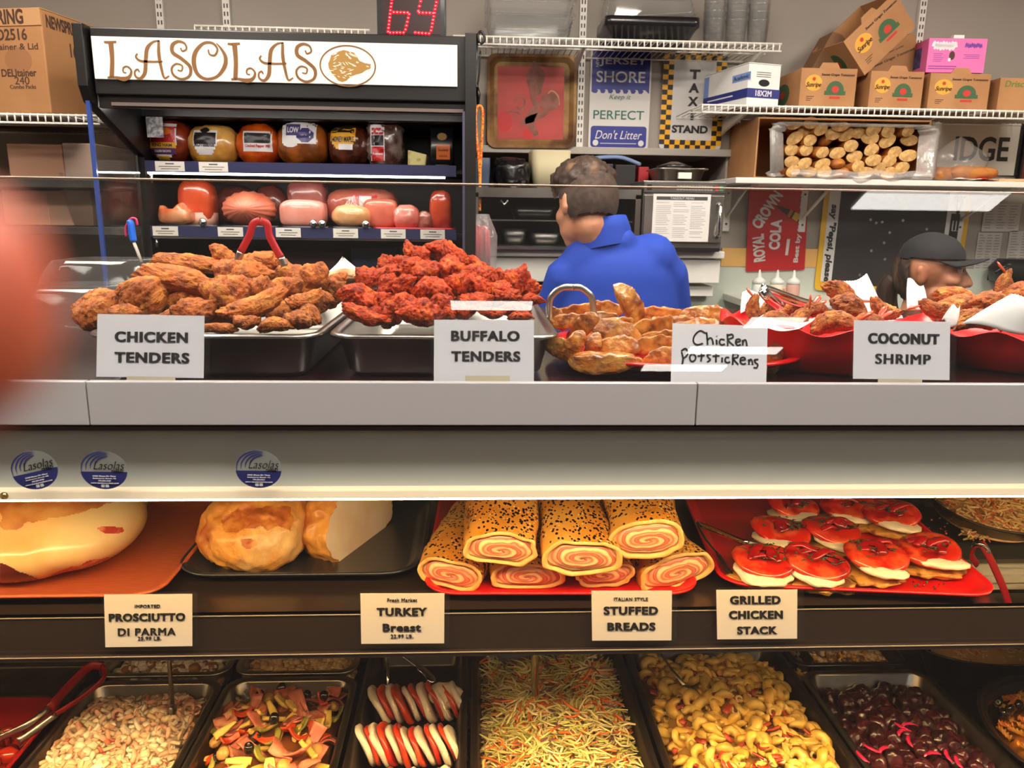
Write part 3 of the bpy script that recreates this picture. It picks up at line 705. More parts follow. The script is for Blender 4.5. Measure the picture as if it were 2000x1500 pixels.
# ------------------------------------------------------------------ right wall: white shelf with bread
SHF_Z = P(1700, 350, 3.0).z
a, c = P(1432, 352, 3.05), P(2080, 352, 3.05)
t = thing('wall_shelf', 'white painted wall shelf carrying the bread box', 'shelf', ((a.x+c.x)/2, 3.2, SHF_Z-.02))
m = MB(); m.box((a.x, 3.02, SHF_Z-.022), (c.x, 3.4, SHF_Z)); m.build('shelf_board', WHITE, t, bevel=.003)
for px in (1432, 1585, 1902):
    x = P(px, 400, 3.3).x; m = MB(); m.box((x-.014, 3.375, SHF_Z-.21), (x+.014, 3.4, SHF_Z-.022)); m.box((x-.014, 3.06, SHF_Z-.03), (x+.014, 3.375, SHF_Z-.022))
    m.tube([(x, 3.375, SHF_Z-.15), (x, 3.14, SHF_Z-.03)], .007, 6)
    for z in (.05, .18): m.tube([(x, 3.374, SHF_Z-z), (x, 3.372, SHF_Z-z)], .005, 8, 1)
    m.build('bracket', [WHITE, STEEL_D], t)
# bread carton + rolls
Y0 = 3.04
bx0, bx1 = P(1478, 340, Y0).x, P(1815, 340, Y0).x; bz1 = P(1600, 232, Y0).z
t = thing('bread_carton', 'open carton of bread rolls lying on its side on the wall shelf', 'box', ((bx0+bx1)/2, Y0, SHF_Z))
m = MB(); k = .006; m.box((bx0, Y0+.03, SHF_Z), (bx1, Y0+.36, SHF_Z+k)).box((bx0, Y0+.03, bz1), (bx1, Y0+.36, bz1+k)).box((bx0, Y0+.03, SHF_Z+k), (bx0+k, Y0+.36, bz1)).box((bx1-k, Y0+.03, SHF_Z+k), (bx1, Y0+.36, bz1)).box((bx0, Y0+.355, SHF_Z), (bx1, Y0+.36, bz1))
m.build('carton_body', KRAFT, t)
LINER = glass_mat('bag_liner', (.93, .93, .92), .08, 2.0, .22, .30, 'efeae6', .4, .8, 26)
m = MB()
ix0, ix1, iz0, iz1 = P(1532, 340, Y0).x, P(1792, 340, Y0).x, SHF_Z+.008, P(1600, 248, Y0).z
def collar(u, v):
    q = rrect((ix1-ix0)/2+.005, (iz1-iz0)/2+.005, .03, 0, 8, ((ix0+ix1)/2, (iz0+iz1)/2)); n_ = len(q); p = q[int(u*n_) % n_]
    cx, cz = (ix0+ix1)/2, (iz0+iz1)/2; g = Vector((p.x-cx, p.y-cz)); e = Vector((g.x/abs(g).length if 0 else g.x, g.y)).normalized()
    wv = .006*math.sin(u*60)+.005*math.sin(u*97+1)
    out = (.0, .035, .05, .03)[min(3, int(v*3+.001))]; y = (Y0+.03, Y0-.005, Y0+.0, Y0+.05)[min(3, int(v*3+.001))]
    sc = 1.35 if abs(e.x) > .8 else .7
    return Vector((p.x+e.x*(out*sc+wv), y+wv, max(SHF_Z+.004, p.y+e.y*(out*.6+wv*.5))))
m.grid(collar, 36, 3); m.build('bag_liner', LINER, t)
m = MB(); m.grid(lambda u, v: Vector((ix0+.02+(ix1-ix0+.03)*u, Y0-.005-.02*math.sin(v*3)+.004*math.sin(u*30+v*3), SHF_Z+.032-.052*v*(1-abs(u-.5)*.8)+.004*math.sin(u*23))), 40, 6); m.build('bag_flap', LINER, t)
CRUST = mat('bread_crust', (190, 122, 56), .55, col2=(152, 86, 36), scale=20, lo=.45, hi=.7, rnd=.12, bump=.05, bscale=120)
CRUMB = mat('bread_crumb', (212, 174, 112), .8, col2=(182, 138, 80), scale=60, bump=.3, bscale=120)
def roll_mesh(L=.16, r=.026, seed=0, cut=True):
    m = MB(); rings = []; n = 14
    for i in range(n+1):
        f = i/n; rr = r*(1-.35*(max(0, f-.55)/.45)**2) if f > .55 else r
        if not cut and f < .15: rr *= math.sqrt(max(.1, 1-((.15-f)/.15)**2))
        rings.append([Vector((rr*1.05*math.cos(a)*(1+.05*math.sin(3*a+seed)), f*L, rr*.86*math.sin(a))) for a in [2*PI*k/16 for k in range(16)]])
    m.loft(rings, 0, False, True)
    if cut: m.loft([rings[0], [Vector((p.x*.5, -.003, p.z*.5)) for p in rings[0]]], 1, False, True)
    else: m.loft([rings[0], [Vector((p.x*.5, -.004, p.z*.5)) for p in rings[0]]], 0, False, True)
    return m.data('bread_roll', [CRUST, CRUMB])
RM = [roll_mesh(seed=k, cut=(k % 4 != 3)) for k in range(6)]
ROWS = [[(1551, 242), (1584, 240)], [(1572, 254), (1604, 253)], [(1552, 270), (1582, 274), (1615, 272), (1626, 262), (1654, 263), (1677, 260)], [(1546, 293), (1575, 293), (1607, 298), (1662, 285), (1700, 270), (1733, 276), (1774, 256), (1776, 274)],
        [(1546, 316), (1572, 319), (1606, 322), (1636, 299), (1642, 319), (1669, 306), (1702, 292), (1706, 313), (1737, 314), (1748, 297), (1774, 304)], [(1549, 337), (1578, 339), (1610, 340), (1676, 325), (1716, 329), (1762, 328), (1645, 338), (1690, 341), (1735, 340)],
        [(1706, 254), (1735, 256), (1640, 246)]]
names = ['top', 'second', 'third', 'fourth', 'fifth', 'bottom', 'back top']
ordn = ['first', 'second', 'third', 'fourth', 'fifth', 'sixth', 'seventh', 'eighth', 'ninth', 'tenth', 'eleventh']
for ri, row in enumerate(ROWS):
    for k, (x, y) in enumerate(sorted(row)):
        p = P(x, y, Y0+.045+R.random()*.03); me = RM[R.randrange(6)]; a = R.uniform(-.5, .15)
        if p.z < SHF_Z+.03: p.z = SHF_Z+.03
        o = link('bread_roll', me, None, TRS(p, (R.uniform(-.1, .1), math.radians(R.uniform(-35, 5)), a), (R.uniform(1.0, 1.25), 1, R.uniform(.9, 1.05))))
        tag(o, 'crusty long roll in the %s row of the bread box, %s from the left' % (names[ri], ordn[k]), 'bread roll', 'bread rolls in the liner')
# bag with loose rolls
t = thing('bread_bag', 'clear plastic bag with leftover rolls on the wall shelf, right of the bread box', 'bag', P(1855, 350, 3.05))
cb = P(1857, 320, 3.1)
m = MB()
def bg(u, v):
    a = 2*PI*u; r = .12*math.sin(PI*min(1, .15+v*.85))**.6*(1+.12*math.sin(a*4+v*7)); zz = SHF_Z+.004+.17*v
    if v > .6: r *= 1-.5*(v-.6)/.4
    return Vector((cb.x+r*math.cos(a)+.03*v, cb.y+r*.55*math.sin(a), zz))
m.grid(bg, 28, 12); m.build('bag_film', FILM, t)
for k, (dx, dz, a) in enumerate(((-.05, .03, 1.2), (.02, .035, 1.5))):
    tag(link('bread_roll', RM[3], None, TRS((cb.x+dx-.03, cb.y-.02, SHF_Z+dz), (0, 0, -a), 1.2)), 'roll inside the clear bag, %s of the two' % ('left', 'right')[k], 'bread roll', 'rolls in the clear bag')
# bridge sign
t, c, Rv, Uv, w_, h = board('white sign with large black letters DGE behind the bread bag', 'letter_sign', 'sign', [(1815, 238), (1986, 242), (1986, 342), (1815, 340)], 3.39, .004, None)
plate(c, Rv, Uv, w_, h, .002, .004).build('sign_plate', mat('sign_cream', (206, 202, 192), .5), t)
m = MB(); put_text(m, 'IDGE', c+Rv*(.035)+Uv*0-Rv.cross(Uv)*-.005, Rv, Uv, w_*.62, h*.47, 0, .02); m.build('black_lettering', BLK, t)
m = MB(); N_ = Rv.cross(Uv); m.prism([(w_/2, -h/2), (w_/2+.012, -h/2), (w_/2+.012, h/2), (w_/2, h/2)], c, Rv, Uv, N_*.01); m.build('frame', BLK, t)
t = thing('framed_board', 'red and black framed board at the picture edge above the wall shelf', 'board', P(1995, 342, 3.38)); a, c = P(1991, 342, 3.38), P(2060, 250, 3.38)
m = MB(); m.box((a.x, 3.37, SHF_Z), (c.x, 3.39, c.z)); m.build('board', mat('dark_red_board', (110, 34, 34), .5), t)
m = MB(); m.box((a.x-.008, 3.365, SHF_Z), (a.x, 3.392, c.z)); m.build('frame', BLK, t)
m = MB(); a = P(1945, 350, 3.05); m.box((a.x, 3.03, SHF_Z), (a.x+.4, 3.3, SHF_Z+.012)); tag(m.build('wooden_board', mat('light_wood', (206, 176, 136), .5, col2=(190, 156, 112), scale=6, aniso=(1, 14, 14)), bevel=.002), 'thin wooden board lying on the right end of the wall shelf', 'board')
m = MB(); a = P(1895, 350, 3.05); m.grid(lambda u, v: Vector((a.x-.06+.2*u, 3.04+.12*v, SHF_Z+.004+.006*math.sin(u*14)*math.sin(v*9)+.006)), 16, 8, thick=.001); tag(m.build('wrapper', mat('printed_wrapper', (226, 214, 206), .4, col2=(196, 40, 48), scale=12, lo=.55, hi=.6)), 'crumpled red and white wrapper on the wall shelf', 'wrapper')
# cola sign
t, c, Rv, Uv, w_, h = board('red cola sign with white letters hung sideways below the wall shelf', 'cola_sign', 'sign', [(1466, 366), (1583, 362), (1567, 527), (1453, 530)], 3.382, .004, None)
N_ = Rv.cross(Uv)
plate(c, Rv, Uv, w_, h, .004, .005).build('sign_plate', mat('cola_red', (186, 30, 34), .4), t)
m = MB()
for s, x, y, a, ww in (('ROYAL', .2, .72, 108, .36), ('CROWN', .31, .27, 68, .52)):
    rv = Rv*math.cos(math.radians(a-12))+Uv*math.sin(math.radians(a-12)); uv = -Rv*math.sin(math.radians(a-12))+Uv*math.cos(math.radians(a-12))
    put_text(m, s, sp(x, y, .0056), rv, uv, h*ww*.92, w_*.2, 0, .045)
rv = Rv*.05+Uv; put_text(m, 'COLA', sp(.47, .565, .0056), rv, N_.cross(rv), h*.36, w_*.19, 0, .045)
put_text(m, 'Best by taste-test', sp(.875, .5, .0056), rv, N_.cross(rv), h*.82, w_*.1, 0, .03)
m.prism([(-.007, -.035), (.005, -.035), (.012, .035), (-.002, .035)], sp(.68, .72, .0056), Rv, Uv, N_*.0005); m.build('white_lettering', SIGNW, t)
m = MB(); Lb = [(-.115, .0), (-.075, .010), (-.03, .016), (0, .022), (.06, .022), (.066, .0), (.06, -.022), (0, -.022), (-.03, -.016), (-.075, -.010)]
ca, sa = math.cos(math.radians(-28)), math.sin(math.radians(-28)); bpos = sp(.73, .33, .0056)
m.prism([(x*.75*ca-y*.8*sa, x*.75*sa+y*.8*ca) for x, y in Lb], bpos, Rv, Uv, N_*.0006, 0)
for x0, x1, mi in ((-.02, .0, 1), (.012, .05, 2)):
    m.prism([(x*.75*ca-y*.8*sa, x*.75*sa+y*.8*ca) for x, y in ((x0, -.02), (x1, -.021), (x1, .021), (x0, .02))], bpos+N_*.0006, Rv, Uv, N_*.0004, mi)
m.build('bottle_picture', [mat('bottle_brown', (74, 44, 40), .4), mat('amber_print', (186, 106, 46), .5), mat('gold_print', (214, 172, 60), .5)], t)
# blackboard menu
t, c, Rv, Uv, w_, h = board('black chalkboard with yellow frame and white side strips, hung sideways behind the woman', 'menu_board', 'chalkboard', [(1612, 366), (1890, 372), (1878, 572), (1588, 566)], 3.382, .006, None)
N_ = Rv.cross(Uv)
plate(c, Rv, Uv, w_, h, .02, .006).build('frame', mat('yellow_enamel', (226, 178, 40), .45), t)
plate(c-Rv*w_*.02+Uv*.005, Rv, Uv, w_*.78, h*.92, .003, .007).build('blackboard', mat('chalkboard', (46, 42, 44), .6, col2=(58, 54, 56), scale=5), t)
m = MB(); m.prism(rr2(w_*.075, h*.9, .002), sp(.072, .46, .0061), Rv, Uv, N_*.0012); m.prism(rr2(w_*.12, h*.93, .002), sp(.905, .48, .0061), Rv, Uv, N_*.0012); m.build('white_strips', mat('strip_white', (222, 220, 218), .5), t)
m = MB(); rv = -Uv; put_text(m, 'say "Pepsi, please"', sp(.072, .56, .0076), rv, N_.cross(rv), h*.80, w_*.058, 0, .04, .15); put_text(m, 'PEPSI', sp(.905, .42, .0076), rv, N_.cross(rv), h*.74, w_*.062, 0, .05)
m.build('lettering', BLK, t)
m = MB(); disc(m, sp(.915, .74, .0076), Rv, Uv, .02, .03, 0, 0, 20, PI/2, PI*1.5); m.build('red_half_disc', mat('logo_red', (196, 36, 40), .5), t)
m = MB()
for x, y in ((.33, .3), (.37, .33), (.47, .42), (.44, .52), (.46, .68), (.3, .84), (.72, .38), (.41, .32), (.36, .6), (.55, .3)): disc(m, sp(x, y, .0071), Rv, Uv, .006, .006, 0, 0, 10)
m.build('pin', STEEL, t)
# taped papers on the wall at the far right
for k, (x0, y0, x1, y1, lab) in enumerate(((1916, 398, 1996, 452, 'upper printed sheet taped to the wall at the far right'), (1900, 455, 1958, 532, 'lower printed sheet taped to the wall right of the black cap'), (1962, 452, 2040, 520, 'printed sheet taped to the wall at the picture edge'))):
    a, b_ = P(x0, y1, 3.395), P(x1, y0, 3.395); t = thing('paper_notice', lab, 'paper', ((a.x+b_.x)/2, 3.395, a.z), 'printed sheets on the wall')
    m = MB(); m.box((a.x, 3.393, a.z), (b_.x, 3.397, b_.z)); m.build('sheet', mat('notice_paper', (196, 192, 188), .8), t)
    m = MB(); zz = b_.z-.012
    while zz > a.z+.01:
        for f0, f1 in ((.06, .3), (.38, .62), (.7, .94)): m.box((a.x+(b_.x-a.x)*f0, 3.3922, zz), (a.x+(b_.x-a.x)*(f1-.1*R.random()), 3.393, zz+.002))
        zz -= .012
    m.build('print_lines', INK_S, t)
a = P(1985, 545, 3.2); m = MB(); m.loft([rrect(.09, .05, .03, 0, 5, (a.x+.06, 3.3)), rrect(.1, .06, .03, .06, 5, (a.x+.06, 3.3)), rrect(.07, .05, .03, .1, 5, (a.x+.06, 3.3))][0:3]); 
for p in m.v: p.z += a.z-.02
m.tube(catmull([(a.x-.06, 3.26, a.z+.02), (a.x-.02, 3.25, a.z+.05), (a.x+.04, 3.25, a.z+.045), (a.x+.09, 3.26, a.z+.08)], 5), .008, 6)
m.box((a.x+.0, 3.35, a.z-.02), (a.x+.12, 3.4, a.z+.02)); tag(m.build('wall_telephone', BLACK_P), 'black plastic device with a cable on the wall at the picture edge', 'telephone')
# squeeze bottles on a ledge
zl = P(1510, 582, 3.2).z
m = MB(); m.box((P(1440, 582, 3.2).x, 3.1, zl-.03), (P(1640, 582, 3.2).x, 3.4, zl)); tag(m.build('wall_ledge', WHITE, bevel=.003), 'narrow white ledge under the cola sign', 'ledge')
for px, cc, lab in ((1480, (226, 230, 226), 'white squeeze bottle with pointed tip, leftmost under the cola sign'), (1515, (222, 216, 196), 'cream squeeze bottle with pointed tip, between the white and the pink one'), (1547, (206, 160, 148), 'pinkish squeeze bottle with pointed tip, beside the chalkboard')):
    c = P(px, 580, 3.2); t = thing('squeeze_bottle', lab, 'bottle', (c.x, 3.2, zl), 'squeeze bottles under the cola sign')
    m = MB(); m.lathe([(.026, 0), (.028, .004), (.028, .055), (.024, .062)], 20, 0, (c.x, 3.2, zl)); m.build('bottle', mat('squeeze_%d' % px, cc, .4), t)
    m = MB(); m.lathe([(.028, .06), (.028, .072), (.02, .08), (.008, .088), (.003, .118)], 20, 0, (c.x, 3.2, zl)); m.build('nozzle_cap', mat('nozzle_white', (224, 226, 222), .4), t)

# ================================================================== prep bench, steel unit, microwave
bz = 1.418
t = thing('prep_bench', 'white cabinet bench with stepped ledges behind the man in blue', 'bench', (.5, 3.2, 0))
x0, x1 = P(926, 490, 2.98).x, P(1416, 490, 2.98).x
m = MB(); m.box((x0, 2.98, bz-.028), (x1, 3.385, bz)); m.build('bench_top', WHITE, t, bevel=.004)
m = MB(); m.box((x0, 3.0, bz-.125), (x1-.008, 3.385, bz-.032)); m.build('drawer_front', WHITE, t, bevel=.003)
m = MB(); m.box((x0, 3.03, bz-.18), (x1-.02, 3.385, bz-.14)); m.build('lower_ledge', WHITE, t, bevel=.003)
m = MB(); m.box((x0, 3.08, 0), (x1-.03, 3.385, bz-.15)); m.build('cabinet_body', M_TILE, t)
# steel warming unit
ux0, ux1, uz1 = P(924, 370, 2.95).x, P(1253, 370, 2.95).x, P(1100, 368, 2.95).z
t = thing('steel_warmer', 'stainless open front warming unit behind the man, left of the microwave', 'kitchen unit', ((ux0+ux1)/2, 3.15, bz))
m = MB(); m.box((ux0, 2.95, uz1-.02), (ux1, 3.39, uz1)).box((ux0, 2.95, bz), (ux0+.02, 3.39, uz1-.02)).box((ux1-.02, 2.95, bz), (ux1, 3.39, uz1-.02)).box((ux0, 3.37, bz), (ux1, 3.39, uz1-.02)).box((ux0, 2.95, bz), (ux1, 3.39, bz+.012)).box((ux0, 2.95, uz1-.035), (ux1, 2.965, uz1-.02))
m.build('housing', STEEL, t)
m = MB(); m.box((ux0+.02, 3.355, bz+.012), (ux1-.02, 3.37, uz1-.02)); m.build('dark_back', mat('dark_inside', (48, 46, 44), .5), t)
m = MB(); m.box((ux0+.02, 3.0, bz+.105), (ux1-.02, 3.36, bz+.11)); m.build('rack', STEEL_D, t)
m = MB(); m.tube([P(978, 392, 2.94), P(985, 400, 2.93), P(992, 392, 2.94)], .004, 6); m.build('hook', STEEL, t)
for k, (xa, xb, za, zb_, lab) in enumerate(((980, 1030, bz+.012, bz+.075, 'dark pan in the lower left of the steel warmer'), (1035, 1095, bz+.012, bz+.06, 'wide dark pan low in the steel warmer'), (1000, 1085, bz+.112, bz+.16, 'dark pan on the rack of the steel warmer'))):
    xa, xb = P(xa, 450, 3.05).x, P(xb, 450, 3.05).x
    m = MB(); m.loft([rrect((xb-xa)/2-.012, .1, .02, za, 4, ((xa+xb)/2, 3.15)), rrect((xb-xa)/2, .11, .02, zb_, 4, ((xa+xb)/2, 3.15)), rrect((xb-xa)/2-.004, .106, .02, zb_, 4, ((xa+xb)/2, 3.15)), rrect((xb-xa)/2-.016, .096, .02, za+.005, 4, ((xa+xb)/2, 3.15))])
    tag(m.build('warming_pan', mat('dark_pan', (84, 82, 80), .3, .8)), lab, 'pan', 'pans in the warmer')
# things standing on the steel unit / in the recess
m = MB(); a, c = P(916, 360, 3.1), P(958, 308, 3.1); m.loft([rrect((c.x-a.x)/2-.004, .09, .012, uz1, 4, ((a.x+c.x)/2, 3.2)), rrect((c.x-a.x)/2, .1, .012, c.z, 4, ((a.x+c.x)/2, 3.2))]); tag(m.build('storage_bin', mat('slate_blue_bin', (70, 82, 110), .35), bevel=.003), 'slate blue plastic bin in the recess beside the cooler', 'bin')
a, c = P(966, 360, 3.12), P(1035, 304, 3.12)
me = blob('rubbish_bag', mat('black_bag', (22, 20, 22), .22), ((c.x-a.x)/2, .09, (c.z-a.z)/2+.006), 3, 4, .12, 2.2, .1, 6, sq=.6, ridge=True); o = link('black_bag', me, loc=((a.x+c.x)/2, 3.22, uz1+(c.z-a.z)/2+.002)); tag(o, 'crumpled black plastic bag in the recess behind the orange cord', 'bag')
a, c = P(1038, 360, 3.15), P(1118, 304, 3.15); m = MB(); m.loft([rrect((c.x-a.x)/2-.006, .1, .03, uz1, 5, ((a.x+c.x)/2, 3.28)), rrect((c.x-a.x)/2, .105, .03, NZ1-.015, 5, ((a.x+c.x)/2, 3.28))]); tag(m.build('paper_roll_box', mat('cream_board', (206, 196, 160), .6)), 'cream box filling the recess left of the man', 'box')
for k, (x0_, x1_, y0_, cc, lab) in enumerate(((1140, 1198, 320, (42, 44, 66), 'dark navy crate in the recess above the man'), (1200, 1243, 322, (20, 19, 22), 'black block shaped box in the recess right of the man'), (1246, 1268, 326, (160, 30, 40), 'red packet in the recess beside the black box'))):
    a, c = P(x0_, 366, 3.3), P(x1_, y0_, 3.3); m = MB(); m.box((a.x, 3.3, uz1+.0), (c.x, 3.5, c.z)); tag(m.build('carton' if k else 'crate', mat('recess_%d' % k, cc, .5), bevel=.004), lab, 'box')
m = MB(); a = P(1175, 318, 3.35); m.tube(catmull([P(1150, 312, 3.36), P(1180, 308, 3.36), P(1215, 309, 3.36), P(1250, 322, 3.36)], 5), [.02]*16, 8, flat=.5); tag(m.build('blue_cloth', mat('pale_blue_cloth', (126, 146, 190), .8)), 'pale blue folded cloth on top of the recess boxes', 'cloth')
# microwave
mx0, mx1, mz1 = P(1258, 360, 2.94).x, P(1419, 360, 2.94).x, P(1330, 353, 2.94).z
t = thing('microwave_oven', 'stainless microwave oven with a printed menu taped on its door', 'microwave', ((mx0+mx1)/2, 3.1, bz))
m = MB(); m.box((mx0, 2.95, bz+.012), (mx1, 3.36, mz1)); m.build('housing', STEEL, t, bevel=.004)
m = MB(); m.box((mx0+.004, 2.938, bz+.032), (mx1-.004, 2.95, mz1-.052)); m.build('door', STEEL, t, bevel=.003)
m = MB(); m.box((mx0, 2.94, mz1-.045), (mx1, 2.95, mz1-.004)); m.build('control_panel', STEEL_D, t, bevel=.002)
m = MB(); zb2 = mz1-.035
for k in range(12): m.box((mx0+.125+k*.0115, 2.9385, zb2), (mx0+.134+k*.0115, 2.94, zb2+.018), 0)
m.box((mx0+.012, 2.9385, zb2), (mx0+.03, 2.94, zb2+.02), 3)
m.box((mx1-.042, 2.9385, zb2), (mx1-.028, 2.94, zb2+.018), 1); m.box((mx1-.026, 2.9385, zb2), (mx1-.012, 2.94, zb2+.018), 2)
m.build('buttons', [mat('key_grey', (150, 146, 142), .5), mat('key_red', (200, 60, 60), .5), mat('key_green', (60, 150, 100), .5), BLACK_P], t)
m = MB(); hx = P(1404, 420, 2.93).x; m.tube([(hx, 2.938, bz+.18), (hx, 2.915, bz+.17), (hx, 2.915, bz+.065), (hx, 2.938, bz+.055)], .007, 8); m.build('handle', CHROME, t)
m = MB(); m.box((mx0+.06, 2.945, bz), (mx1-.01, 3.3, bz+.014)); m.build('feet_plinth', BLACK_P, t)
a, c = P(1272, 471, 2.935), P(1389, 380, 2.935)
m = MB(); m.box((a.x, 2.9355, a.z), (c.x, 2.938, c.z)); pm = m.build('menu_sheet', mat('menu_paper', (222, 218, 216), .6), t)
m = MB(); m.box((a.x+.012, 2.9348, c.z-.022), (c.x-.012, 2.9355, c.z-.009)); put_text(m, 'TAKEOUT MENU', ((a.x+c.x)/2, 2.9346, c.z-.0155), (1, 0, 0), (0, 0, 1), .09, .008, 1)
for k in range(3):
    zz = c.z-.032
    while zz > a.z+.012:
        x_ = a.x+.012+k*(c.x-a.x-.02)/3; m.box((x_, 2.9349, zz), (x_+(.04+.02*R.random()), 2.9355, zz+.0016), 2); zz -= .0068 if R.random() < .8 else .013
m.build('print_lines', [mat('menu_dark', (70, 66, 66), .6), PAPER, mat('menu_grey', (150, 146, 144), .7)], t)
# pan on microwave
a, c = P(1281, 350, 3.05), P(1386, 324, 3.05); m = MB(); cx = (a.x+c.x)/2; hx = (c.x-a.x)/2
m.loft([rrect(hx*.78, .08, .03, mz1, 5, (cx, 3.15)), rrect(hx*.9, .1, .03, mz1+.045, 5, (cx, 3.15)), rrect(hx, .115, .03, mz1+.048, 5, (cx, 3.15)), rrect(hx, .115, .03, mz1+.052, 5, (cx, 3.15))]); t = thing('steel_pan', 'covered stainless pan on top of the microwave', 'pan', (cx, 3.15, mz1))
m.build('pan', STEEL, t); m = MB(); m.box((cx-.02, 3.03, mz1+.012), (cx+.03, 3.048, mz1+.035)); m.build('paper_tag', CREAM, t)
m = MB(); m.lathe([(.06, 0), (.07, .012), (.05, .018), (.015, .03)], 20, 0, (cx-.01, 3.15, mz1+.052)); tag(m.build('lid', BLACK_P), 'black lid lying on the steel pan over the microwave', 'lid')

# ================================================================== cooler with the lit header
FX0, FX1, FY0, FYS, FY1 = -1.165, -.026, 2.5, 2.85, 3.3
t = thing('deli_cooler', 'black open front deli cooler with a lit white header sign', 'cooler', ((FX0+FX1)/2, 2.95, 0))
HZ0, HZ1 = 1.885, 2.075
m = MB(); m.box((FX0+.02, FY0+.012, HZ0), (FX1, FYS, HZ1-.0)); m.box((FX0, FYS, 1.86), (FX1, FY1, HZ1)); m.build('header_box', BLACK, t, bevel=.004)
m = MB(); m.prism([(FY0-.02, HZ1+.004), (FY0-.02, HZ0+.02), (FY0+.005, HZ0-.025), (FYS, HZ0-.16), (FYS, HZ1+.004)], (FX0-.015, 0, 0), (0, 1, 0), (0, 0, 1), (.03, 0, 0)); m.build('end_cap', BLACK, t, bevel=.003)
m = MB(); m.box((FX1-.004, FY0-.015, .15), (FX1+.03, FY0+.03, HZ1+.004)); m.box((FX1-.004, FY0+.03, .15), (FX1+.03, FY1, HZ1)); m.build('side_panel', BLACK, t, bevel=.002)
m = MB(); m.box((FX0-.01, FYS, .15), (FX0+.012, FY1, 1.87)); m.build('side_panel', BLACK, t)
m = MB(); m.box((FX0-.004, FY0+.01, .8), (FX0+.004, FYS, HZ0-.02)); m.build('end_glass', GLASS, t)
m = MB(); m.box((FX0-.006, FY0, .8), (FX0+.006, FY0+.01, HZ0-.02)); m.build('glass_edge', mat('blue_glass_edge', (44, 66, 132), .2, coat=.5), t)
m = MB(); m.tube([P(252, 240, 2.84), P(261, 252, 2.84), P(285, 520, 2.84)], .006, 6); m.build('edge_trim', STEEL_D, t)
m = MB(); m.box((FX1-.012, FY0-.012, .9), (FX1-.004, FY0-.002, HZ0-.03)); m.build('edge_trim', mat('grey_trim', (96, 92, 116), .3, .6), t)
m = MB(); m.box((FX0, FY1, .1), (FX1+.02, FY1+.03, HZ1)); m.build('back_panel', mat('cooler_back', (16, 13, 14), .5), t)
m = MB(); m.box((FX0, FY0+.02, 0), (FX1, FY1, .16)); m.box((FX0, FY0+.02, .16), (FX1, FY0+.08, .9)); m.build('base', BLACK, t)
m = MB(); m.box((FX0+.02, FY0+.03, HZ0-.036), (FX1-.004, FY0+.05, HZ0)); m.build('added_strip_skirt', BLACK, t); m = MB(); m.box((FX0+.06, FY0+.022, HZ0-.03), (FX1-.01, FY0+.029, HZ0-.02)); m.build('night_curtain_rail', mat('grey_rail', (126, 112, 106), .35, .6), t)  # black skirt added to hide the strip behind it
m = MB(); m.box((FX0+.05, FY0+.12, HZ0-.016), (FX1-.03, FY0+.16, HZ0-.008)); m.build('light_strip', mat('cooler_led', (255, 246, 235), .5, emit=SHELF_LED), t)  # unseen strip added to light the upper shelf
# lit sign panel and its writing
a, c = P(193, 160, FY0), P(892, 92, FY0)
sg = MB(); sx0, sx1, sz0, sz1 = FX0+.028, FX1-.028, P(500, 160, FY0).z, P(500, 78, FY0).z
sg.box((sx0, FY0+.002, sz0), (sx1, FY0+.013, sz1)); sgo = sg.build('sign_panel', mat('lit_sign', (206, 200, 188), .5, emit=.42), t)
GOLD = mat('header_gold', (112, 72, 26), .6); GOLD2 = mat('header_pale_gold', (150, 112, 48), .6)
m = MB(); SY = FY0+.0015; SN = (0, -1, 0)
def cp(x, y, dx=0, dy=0): return P(x/3.75+dx, y/3.75+dy, SY)
def letterL(dx, dy):
    ribbon(m, [cp(762, 308, dx, dy), cp(805, 310, dx, dy), cp(852, 306, dx, dy)], [.006, .008, .006], SN, k=4)
    ribbon(m, [cp(812, 312, dx, dy), cp(822, 440, dx, dy), cp(818, 572, dx, dy)], [.015, .012, .013], SN)
    ribbon(m, [cp(788, 568, dx, dy), cp(840, 566, dx, dy), cp(905, 578, dx, dy), cp(948, 562, dx, dy), cp(962, 520, dx, dy), cp(935, 488, dx, dy), cp(905, 496, dx, dy), cp(903, 526, dx, dy), cp(925, 534, dx, dy)], [.006, .007, .013, .009, .006, .005, .005, .004, .004], SN)
def letterA(dx, dy):
    ribbon(m, [cp(1168, 298, dx, dy), cp(1120, 308, dx, dy), cp(1078, 355, dx, dy), cp(1068, 440, dx, dy), cp(1062, 530, dx, dy), cp(1030, 574, dx, dy), cp(994, 560, dx, dy), cp(988, 524, dx, dy), cp(1008, 508, dx, dy), cp(1022, 528, dx, dy)], [.004, .006, .011, .011, .011, .008, .006, .005, .005, .004], SN)
    ribbon(m, [cp(1162, 297, dx, dy), cp(1164, 400, dx, dy), cp(1182, 500, dx, dy), cp(1204, 570, dx, dy), cp(1240, 556, dx, dy)], [.007, .010, .008, .006, .004], SN)
    ribbon(m, [cp(1006, 392, dx, dy), cp(996, 418, dx, dy), cp(1030, 446, dx, dy), cp(1110, 452, dx, dy), cp(1190, 450, dx, dy)], [.005, .006, .007, .006, .005], SN)
